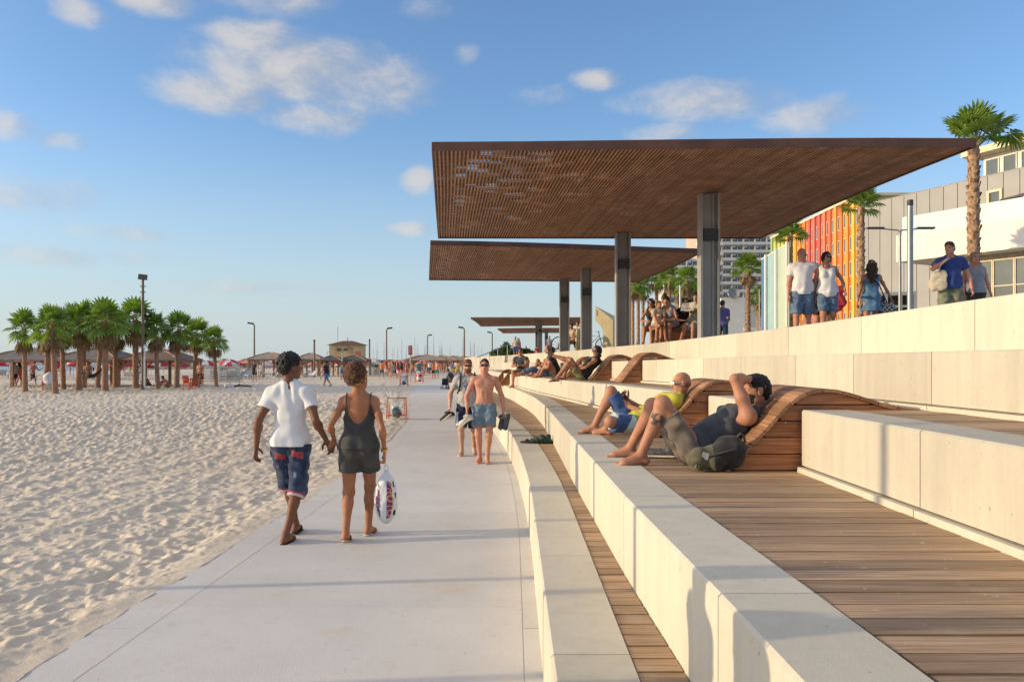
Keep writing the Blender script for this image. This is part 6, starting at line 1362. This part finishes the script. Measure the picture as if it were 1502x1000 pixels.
# litter bag frames beside the walkway
CLEAR = mat('clear_bag', (.62, .63, .64), .25, .05, 9); CLEAR.node_tree.nodes['Principled BSDF'].inputs['Alpha'].default_value = .42
REDM = mat('red_metal', (.55, .085, .045), .5)
for (px, yb, yt, wpx, lb) in ((582, 615, 582, 26, 'nearest red litter frame with a clear bag, at the edge of the walkway'), (592.5, 566, 551, 11, 'second red litter frame with a white bag, farther along the walkway'), (615, 561, 546.5, 11, 'farthest red litter frame with a red printed bag')):
    u = 1.7/(yb-529); p = at(px, yb, u); w = wpx*u/2; h = (yb-yt)*u; r = thing('litter_frame', lb, 'litter bin', (p.x, p.y, -.02), 0, 'red framed litter bags on the sand'); m_ = MB()
    for x in (-w, w):
        for y in (-w*.8, w*.8): m_.tube([(x*1.05, y, 0), (x*.92, y, h)], .014 if px < 590 else .02, 6)
    for z in (h*.22, h*.99):
        for (a, b) in (((-w, -w*.8), (w, -w*.8)), ((w, -w*.8), (w, w*.8)), ((w, w*.8), (-w, w*.8)), ((-w, w*.8), (-w, -w*.8))): m_.tube([(a[0]*.96, a[1], z), (b[0]*.96, b[1], z)], .013 if px < 590 else .018, 6)
    m_.build('frame', REDM, r)
    v, F = surf([C((0, 0, h*.35), (0, 0, h*.9), w*.62, w*.82, .05)], .02, wr=(.02, 22, 3)); c_ = v[F].mean(1); mi = ((c_[:, 2] < h*.62) & (np.sin(c_[:, 0]*13+1)+np.sin(c_[:, 2]*9+c_[:, 0]*7) > .5)).astype(int) if px < 600 else (np.sin(c_[:, 0]*18)+np.sin(c_[:, 2]*14) > .2).astype(int)
    mesh_obj('bag', v, F, [CLEAR if px < 590 else PLAS, mat('bag_content', (.10, .16, .18), .5) if px < 600 else mat('bag_print', (.55, .04, .05), .5)], r, True, mi)
# small things in the grove
def chair(label, px, yb, m_, rz, group=None, k=1.0):
    u = 1.7/(yb-529); r = thing('plastic_chair', label, 'chair', ((px-751)*u, 1200*u, -.03), rz, group, k); MB().box((-.26, -.24, .36), (.26, .24, .41)).build('seat', m_, r); b = MB(); b.box((-.25, .22, .41), (.25, .26, .85), rot=Matrix.Rotation(R(-12), 3, 'X')); b.build('backrest', m_, r)
    for x in (-.24, .24):
        for y in (-.22, .22): MB().bar((x, y, 0), (x, y, .36), .05, .05).build('leg', m_, r)
    for x in (-.27, .27): a = MB(); a.box((x-.03, -.24, .60), (x+.03, .25, .64)); a.box((x-.025, -.24, .41), (x+.025, -.19, .60)); a.build('armrest', m_, r)
ORG = mat('orange_plastic', (.62, .085, .03), .4); CHG = 'orange red plastic chairs in the grove'
chair('orange plastic chair with its back to the rightmost beach palms', 277, 571, ORG, R(70), CHG); chair('orange plastic chair facing the other one by the grove', 286, 569, ORG, R(-80), CHG); chair('red plastic chair tipped near the white sack at the left palms', 69, 573, ORG, R(30), CHG, .9)
u = 1.7/44; r = thing('white_sack', 'bulging white sack tied against a palm trunk at the left of the grove', 'sack', ((77-751)*u, 1200*u-.35, .45)); v, F = surf([C((0, 0, .1), (0, 0, .35), .24, .26, .05)], .03, wr=(.03, 12, 3)); mesh_obj('sack_body', v, F, PLAS, r, True); MB().box((-.2, -.2, -.48), (.2, .2, -.1)).build('stand', POLEG, r)
r = thing('hammock', 'dark hammock slung between two palms of the beach grove', 'hammock', ((129-751)*.0405, 48.6, 0)); m_ = MB(); vs = []
for k in range(13):
    t = k/12; x = -.62+1.5*t; z = 1.28-.62*(1-(2*t-1)**2); w = .05+.42*(1-(2*t-1)**2); vs += [(x, -w, z+.16*(1-(2*t-1)**2)), (x, -w*.4, z), (x, w*.4, z), (x, w, z+.16*(1-(2*t-1)**2))]
m_.add(vs, [(4*k+j, 4*k+j+1, 4*k+5+j, 4*k+4+j) for k in range(12) for j in range(3)]); m_.build('cloth', BLACKC, r); m_ = MB(); m_.tube([(-.62, 0, 1.28), (-.78, 0, 1.45)], .02, 5); m_.tube([(.88, 0, 1.28), (1.2, 0, 1.5)], .02, 5); m_.build('rope', POLEG, r)
r = thing('driftwood', 'white bag and dark sticks lying on open sand right of the grove', 'litter', ((335-751)*.0445, 53.4, -.03)); m_ = MB(); v, F = surf([E((0, 0, .12), (.22, .16, .14), None, .03)], .03, wr=(.03, 16, 3)); mesh_obj('bag', v, F, PLAS, r, True); m_.tube([(.35, 0, .08), (.8, .1, .12), (1.5, 0, .05)], .05, 5); m_.tube([(.5, .1, .05), (.8, -.1, .25)], .03, 5); m_.build('stick', SOLE, r)

# far bathers: a few poses, copied with their own colours
def bather(pose, sex, sk):
    leg = [dict(r=dict(p=22, k=8), l=dict(p=-18, k=20)), dict(r=dict(p=2, k=3), l=dict(p=-3, k=3, a=6)), dict(r=dict(p=38, k=25), l=dict(p=-28, k=45))][pose]
    arm = [dict(r=dict(p=-20, e=15), l=dict(p=22, e=20)), dict(r=dict(p=8, e=50, i=20), l=dict(p=4, e=15)), dict(r=dict(p=-30, e=80), l=dict(p=35, e=80))][pose]
    f = Fig(1.72 if sex == 'm' else 1.63, sex, 1.0, legs=leg, arms=arm, pp=4 if pose != 2 else 12)
    return person('bather', f, (0, -500, 0), 0, sk, .032, fine=False, hair=('short' if sex == 'm' else 'long', 'black' if sk != 'pink' else 'brown'), top=('tee' if sex == 'm' else 'tank', CREAMC, dict(loose=.02)), bottom=('shorts', NAVY, dict(len=.8, loose=.03)))
POSES = [bather(0, 'm', 'tan'), bather(1, 'm', 'pink'), bather(2, 'm', 'tan'), bather(0, 'f', 'tan'), bather(1, 'f', 'pink')]
BARE = {}
def beach_person(i, px, yb, rz, label, topc, botc, group=None, Y=None, dz=0.0):
    u = 1.7/(yb-529) if Y is None else Y/1200; o = copy_tree(POSES[i]); o.location = ((px-751)*u, 1200*u, -.03+dz); o.rotation_euler = (0, 0, rz); tag(o, label, 'person', group)
    for ch in list(o.children):
        nm = ch.name.split('.')[0]
        if nm in ('shirt', 'tank_top', 'shorts'):
            c_ = topc if nm != 'shorts' else botc
            if c_ is None: bpy.data.objects.remove(ch); continue
            for s_ in ch.material_slots: s_.link = 'OBJECT'; s_.material = c_
    return o
BP = beach_person
BP(0, 479, 567, R(75), 'man in dark top and bright blue shorts striding left across the open sand', NAVY, cloth('bright_blue', (.05, .24, .45), .1)); BP(1, 373, 558, R(160), 'person in black standing by the beach lamp post, left of a pair', BLACKC, BLACKC); BP(4, 383, 557, R(200), 'person in white standing beside the one in black by the lamp post', POLO, CREAMC)
BP(0, 22, 566.5, R(60), 'man in a grey top and dark shorts walking at the far left of the grove', TEEG, NAVY); BP(3, 28.5, 566, R(100), 'bather in pink walking behind the man in grey at the far left', PINKC, PINKC); BP(2, 48, 567.5, R(-100), 'shirtless man in dark shorts jogging right past the leftmost palm', None, BLACKC)
BP(1, 294, 567, R(170), 'shirtless man in dark shorts standing behind the orange chairs', None, NAVY); BP(4, 325, 551, R(30), 'woman in green bending among the stacked sunbeds right of the grove', cloth('mint', (.16, .36, .20), .1), SAGE)
for (px, yb, lb, tp, sk) in ((218, 566, 'dark haired person sitting on the sand behind the floodlight mast', CHAR, 'brown'), (246, 568, 'shirtless person hunched on the sand between two palms', None, 'tan')):
    u = 1.7/(yb-529); f = Fig(1.7, 'm', 1.0, pel=(0, 0, .12), pp=18, cp=42, head=(0, 25, 0), legs={'l': dict(t=(-.2, .42, .08), pole=(-.3, .3, 1)), 'r': dict(t=(.2, .42, .08), pole=(.3, .3, 1))}, arms={'l': dict(t=(-.1, .4, .3), pole=(-1, 0, 0)), 'r': dict(t=(.1, .4, .3), pole=(1, 0, 0))})
    person(lb, f, ((px-751)*u, 1200*u, -.03), R(150), sk, .028, fine=False, hair=('short', 'black'), top=('tee', tp) if tp else None, bottom=('shorts', NAVY, dict(len=.8)))
f = Fig(1.7, 'm', 1.0, pel=(0, 0, .12), pp=-10, cp=8, legs={'l': dict(t=(-.1, .42, -.42), pole=(0, 1, .4)), 'r': dict(t=(.1, .42, -.42), pole=(0, 1, .4))})
person('shirtless person in green sitting in the dark hammock', f, ((130-751)*.0405, 48.5, .80), R(185), 'tan', .028, fine=False, hair=('short', 'black'), bottom=('shorts', SAGE, dict(len=.9)))
crowdc = [('pink', PINKC), ('red', REDB), ('orange', ORANGE), ('white', POLO), ('teal', TEAL), ('black', BLACKC), ('yellow', YEL), ('blue', ROYAL)]
rc = random.Random(77)
for k in range(64):
    px = rc.choice([rc.uniform(548, 672), rc.uniform(548, 672), rc.uniform(560, 672), rc.uniform(400, 560), rc.uniform(2, 200), rc.uniform(565, 640)]); Y = rc.uniform(74, 130) if px > 400 else rc.uniform(80, 110)
    nm, c_ = rc.choice(crowdc); nm2, c2 = rc.choice(crowdc)
    part_ = 'among the far gazebos by the walkway' if px > 548 else 'before the cream beach hut' if px > 400 else 'among the parasols behind the palm grove'
    bare_ = rc.random() < .5; i_ = rc.randrange(5)
    lb = ('distant bare-chested bather in %s shorts %s' % (nm2, part_)) if bare_ and i_ < 3 else 'distant bather in a %s top and %s shorts %s' % (nm, nm2, part_)
    BP(i_, px, None, rc.uniform(0, 6.28), lb, None if bare_ and i_ < 3 else c_, c2, lb.replace('distant bather', 'distant bathers').replace('distant bare-chested bather', 'distant bare-chested bathers'), Y)
for s in POSES:
    for ch in list(s.children): bpy.data.objects.remove(ch)
    bpy.data.objects.remove(s)
# parasols
UMR = mat('parasol_red', (.50, .03, .05), .75); UMW = mat('parasol_white', (.66, .62, .58), .75); UMS = mat('parasol_salmon', (.58, .23, .16), .75)
def parasol(name, ma, mb_):
    r = thing('beach_parasol', 'parasol', 'parasol', (0, -500, 0)); n = 8; vs = [(0, 0, 2.35)]; 
    for q, z in ((.6, 2.22), (1.1, 1.92), (1.08, 1.80)): vs += [(q*math.cos(2*math.pi*j/n), q*math.sin(2*math.pi*j/n), z) for j in range(n)]
    fs = [(0, 1+j, 1+(j+1) % n) for j in range(n)]; mi = [j % 2 for j in range(n)]
    for i in range(2):
        fs += [(1+i*n+j, 1+(i+1)*n+j, 1+(i+1)*n+(j+1) % n, 1+i*n+(j+1) % n) for j in range(n)]; mi += [j % 2 for j in range(n)]
    m_ = MB(); m_.add(vs, fs); m_.m = mi; m_.build('canopy', [ma, mb_], r); MB().tube([(0, 0, 0), (0, 0, 2.3)], .025, 5).build('pole', UMW, r); return r
PR = [(parasol('a', UMR, UMW), 'red and white'), (parasol('b', UMR, UMR), 'plain red'), (parasol('c', UMW, UMW), 'plain white'), (parasol('d', UMS, UMS), 'salmon coloured')]
rc = random.Random(5)
for k in range(78):
    left = k < 46; px = rc.uniform(-5, 350) if left else rc.uniform(350, 660); Y = rc.uniform(74, 105) if left else rc.uniform(98, 140)
    i = rc.choice([0, 0, 1, 2]) if left else rc.choice([0, 1, 3, 3, 3, 2])
    lb = 'distant %s parasol %s' % (PR[i][1], 'behind the palm grove' if left else 'between the beach hut and the far gazebos')
    put(PR[i][0], ((px-751)*Y/1200, Y, -.55 if left else -.5), rc.uniform(0, 3), lb, rc.uniform(.85, 1.05), lb.replace('parasol', 'parasols'))
# sunbeds
GREYB = mat('sunbed_grey', (.46, .46, .47), .6); r0 = thing('sunbed', 'sunbed', 'sunbed', (0, -500, 0)); m_ = MB(); m_.box((-.3, -.9, .30), (.3, .35, .36)); m_.build('base', GREYB, r0); m_ = MB(); m_.box((-.3, .35, .32), (.3, .95, .38), rot=Matrix.Rotation(R(42), 3, 'X'), c=(0, .35, .34)); m_.build('backrest', GREYB, r0)
for x in (-.26, .26):
    for y in (-.8, .3): MB().bar((x, y, 0), (x, y, .30), .05, .05).build('leg', GREYB, r0)
for k in range(44):
    px = rc.choice([rc.uniform(318, 372), rc.uniform(345, 470), rc.uniform(0, 210)]); Y = rc.uniform(72, 92); w_ = 'right of the palm grove' if px > 300 else 'behind the palm grove'
    put(r0, ((px-751)*Y/1200, Y, -.04), rc.uniform(0, 6.3), 'grey sunbed standing on the sand '+w_, rc.uniform(.95, 1.1), 'grey sunbeds '+w_)
PALE = mat('stacked_white', (.55, .52, .46), .6)
for (px, Y, w, lb) in ((311, 66, 1.5, 'left stack of pale slatted sunbeds right of the palm grove'), (336, 67, 2.0, 'wider stack of pale slatted sunbeds right of the palm grove'), (549, 98, 1.2, 'slim white stack of sunbeds right of the bare pole'), (558, 98, 1.4, 'grey white stack of sunbeds beside the slim one')):
    r = thing('sunbed_stack', lb, 'sunbed stack', ((px-751)*Y/1200, Y, -.04)); m_ = MB()
    for k in range(9): m_.box((-w/2+.03*math.sin(k*4), -.4, .08+k*.14), (w/2+.03*math.sin(k*4), .4, .15+k*.14))
    m_.build('slats', PALE, r); m_ = MB(); [m_.box((x, -.43, 0), (x+.06, -.401, 1.4)) for x in (-w/2, -.03, w/2-.06)]; m_.build('upright', PALE, r)
# breakwater and marina
m_ = MB(); rc = random.Random(9); xs = np.linspace(-190, 60, 80); vs = []
for x in xs: h = 2.2+rc.uniform(-.7, .7); vs += [(x, 372, -4), (x, 378+rc.uniform(-1, 1), h), (x, 384, h-.3), (x, 392, -4)]
m_.add(vs, [(4*i+j, 4*i+j+1, 4*i+5+j, 4*i+4+j) for i in range(79) for j in range(3)]); tag(m_.build('breakwater', mat('rock', (.30, .24, .19), .9, .3, .3)), 'low brown rock breakwater along the horizon right of the beach hut', 'breakwater')
b0 = thing('sailboat', 'sailboat', 'sailboat', (0, -900, 0)); m_ = MB(); m_.add([(-4, -1, .6), (4, -1.2, .9), (5.5, 0, 1.1), (4, 1.2, .9), (-4, 1, .6), (-3.6, -.7, -.6), (4, 0, -.6), (-3.6, .7, -.6)], [(0, 1, 6, 5), (1, 2, 6), (2, 3, 6), (3, 4, 7, 6), (4, 0, 5, 7), (4, 3, 2, 1, 0), (5, 6, 7)]); m_.build('hull', WHITE, b0)
m_ = MB(); m_.tube([(.5, 0, .7), (.5, 0, 14)], [.16, .10], 6); m_.tube([(.5, 0, 2), (-3.5, 0, 2.1)], .1, 5); m_.tube([(.5, -1.1, 8.5), (.5, 1.1, 8.5)], .05, 4); m_.build('mast', mat('pale_mast', (.50, .46, .44), .5), b0)
for k in range(44):
    px = rc.uniform(545, 712); Y = rc.uniform(430, 720); lb = 'moored sailboat of which little more than a bare mast shows over the breakwater'
    put(b0, ((px-751)*Y/1200, Y, -3.0), rc.uniform(0, 6), lb, rc.uniform(.7, 1.35), 'moored sailboats beyond the breakwater')
# far end of the promenade: railing, shrubs, pylon, bicycles, bin, monument
r = thing('stair_railing', 'thin sloping stair railing at the far end of the promenade', 'railing', (0, 0, 0)); m_ = MB(); a = at(700, 524, .05); b = at(746, 505, .053); m_.tube([a, b], .035, 6); m_.build('handrail', GPOST, r)
for t in (.08, .36, .64, .96): q_ = a+(b-a)*t; MB().tube([(q_.x, q_.y, q_.z), (q_.x, q_.y, max(.0, q_.z-1.5))], .025, 5).build('baluster', GPOST, r)
SHR = leaf_mat('shrub_leaf', (.075, .12, .03), (.03, .06, .015))
def shrub(label, px, py, u, w, h, seed):
    p = at(px, py, u); r = thing('shrub', label, 'shrub', (p.x, p.y, p.z-h/2), 0, 'green shrubs at the far end of the promenade'); rr = random.Random(seed); m_ = MB()
    for k in range(520):
        th = rr.uniform(0, 6.28); ph_ = rr.uniform(-.4, 1.4); q = rr.uniform(.45, 1.0)*(1+.25*math.sin(th*3+seed)); c = Vector((w/2*q*math.cos(th)*math.cos(ph_), w/2*q*math.sin(th)*math.cos(ph_), h*.35+h*.6*q*math.sin(ph_)))
        d = Vector((rr.uniform(-1, 1), rr.uniform(-1, 1), rr.uniform(-.3, 1))).normalized(); s = d.cross(Vector((rr.uniform(-1, 1), rr.uniform(-1, 1), rr.uniform(-1, 1)))).normalized(); L = .28*w/2.5+.1
        m_.add([c-s*L*.35, c+d*L, c+s*L*.35, c-d*L*.5], [(0, 1, 2, 3)])
    m_.build('foliage', SHR, r); MB().tube([(0, 0, -1.2), (0, 0, h*.5)], .06, 6).build('stem', BARK, r)
for i, s_ in enumerate(((741, 515, .062, 1.2, 1.4, 'roundest shrub just left of the far standing pair'), (729, 520, .066, 1.6, .9, 'low wide shrub under the stair railing'), (752, 519, .06, 1.2, .8, 'low shrub below the far standing pair'), (770, 518, .06, 1.4, .8, 'low shrub left of the third canopy pillar'), (782, 521, .058, 1.0, .6, 'smallest shrub below the third canopy'))): shrub(s_[5], s_[0], s_[1], s_[2], s_[3], s_[4], i)
MONU = concrete('monument_concrete', (.62, .53, .34)); r = thing('monument', 'slanted cream concrete monument with engraved lines at the promenade edge', 'monument', (0, 0, 0)); u = .03
A = lambda x, y: at(x, y, .03+(886-x)*.000012)
poly_ = [A(873, 448.6), A(899, 469), A(899, 515), A(884.8, 515), A(884.5, 485), A(881, 478), A(873, 470)]
back = [p_+Vector((1.0, 2.6, 0)) for p_ in poly_]; back[0] = back[0]+Vector((.55, 0, -.85)); back[6] = back[6]+Vector((.3, 0, -.2))
m_ = MB(); k = len(poly_); m_.add(poly_+back, [tuple(range(k)), tuple(range(2*k-1, k-1, -1))]+[(i, k+i, k+(i+1) % k, (i+1) % k) for i in range(k)]); m_.build('slab', MONU, r)
INK = mat('engraving', (.12, .09, .06), .8); m_ = MB(); rr = random.Random(3)
for k in range(7):
    for j in range(rr.randint(1, 3)): c = A(882+rr.uniform(-1, 3)+j*4, 468+k*2.2+rr.uniform(-.3, .3)); m_.box((c.x, c.y-.012, c.z), (c.x+rr.uniform(.05, .11), c.y-.004, c.z+.018))
for k in range(10): c = A(873.8+rr.uniform(0, 4.2), 455+rr.uniform(0, 9)); m_.box((c.x, c.y-.012, c.z), (c.x+.07, c.y-.004, c.z+.05))
m_.build('engraved_lines', INK, r)
r = thing('round_bin', 'round cream concrete bin beside the canopy column', 'bin', ((855-751)*.029, 34.8, 2.05)); MB().lathe([(.30, 0), (.33, .04), (.33, .86), (.30, .90), (.20, .90), (.19, .80)], n=18).build('bin_body', MONU, r, True)
def bike(label, px, Y, rz):
    r = thing('bicycle', label, 'bicycle', ((px-751)*Y/1200, Y, 2.05), rz, 'bicycles parked on the promenade')
    for x in (-.52, .52):
        w_ = MB(); w_.tube([(x+.33*math.cos(t), 0, .35+.33*math.sin(t)) for t in np.linspace(0, 2*math.pi, 25)], .024, 6, 0, False); wo_ = w_.build('wheel', SOLE, r, True); s_ = MB(); [s_.tube([(x, 0, .35), (x+.32*math.cos(t), 0, .35+.32*math.sin(t))], .006, 4) for t in np.arange(0, 6.28, .628)]; s_.build('spokes', GPOST, wo_)
    m_ = MB(); [m_.tube(p_, .02, 6) for p_ in ([(-.52, 0, .35), (-.15, 0, .35), (.38, 0, .80), (-.25, 0, .78), (-.52, 0, .35)], [(-.15, 0, .35), (-.28, 0, .92)], [(.52, 0, .35), (.38, 0, .80), (.34, 0, .98)])]; m_.build('frame', DKSTEEL, r)
    MB().box((-.40, -.06, .92), (-.16, .06, .97)).build('saddle', SOLE, r); MB().tube([(.30, -.26, 1.0), (.36, 0, .99), (.30, .26, 1.0)], .015, 6).build('handlebar', DKSTEEL, r)
bike('bicycle seen side on behind the round cream bin', 868, 37.5, R(18)); bike('bicycle standing among the seated people left of the canopy column', 836, 35.0, R(-25))
r = thing('low_slab', 'dark flat slab just showing above the wall beside the red bag', 'low table', (7.6, 19.5, 2.1)); MB().box((-.9, -.3, .30), (.9, .9, .36)).build('table_top', DKSTEEL, r); [MB().box((x, 0, 0), (x+.08, .5, .298)).build('leg', DKSTEEL, r) for x in (-.7, .6)]
r = thing('low_slab', 'long dark slab just showing above the wall at the right edge', 'low table', (11.0, 17.6, 2.1)); MB().box((-1.5, -.3, .42), (2.4, .9, .50)).build('table_top', DKSTEEL, r); [MB().box((x, 0, 0), (x+.08, .5, .418)).build('leg', DKSTEEL, r) for x in (-1.3, 0, 2.0)]

# what stands just outside the left edge and throws the long shadows over the walkway
for (x, y, h, rb, lb) in ((-7.0, 5.66, 3.3, .13, 'slim beach pole with a round sign, left of the walkway'), (-6.2, 3.75, 4.3, .0, 'plain slim beach pole, left of the walkway')):
    r = thing('beach_pole', lb, 'pole', (x, y, -.04)); MB().tube([(0, 0, 0), (0, 0, h-.1)], [.05, .045], 8).build('pole', POLE, r, True); m_ = MB(); m_.lathe([(.02, -.02), (rb+.06, -.015), (rb+.06, .015), (.02, .02)], n=16); o = m_.build('sign_disc', UMR, r); o.location = (0, 0, h-.12); o.rotation_euler = (0, R(90), 0)
for (x, y, rz, sx, lb, c1) in ((-1.80, 2.2, 40, 'm', 'man in grey standing on the walkway just outside the picture', TEEG), (-2.05, 2.78, -120, 'f', 'woman in teal standing on the walkway just outside the picture', TEAL)):
    person(lb, Fig(1.76 if sx == 'm' else 1.66, sx, 1.0), (x, y, 0), R(rz), 'tan', .022, fine=False, hair=('short' if sx == 'm' else 'long', 'brown'), top=('tee', c1), bottom=('shorts', NAVY, dict(len=.8)))
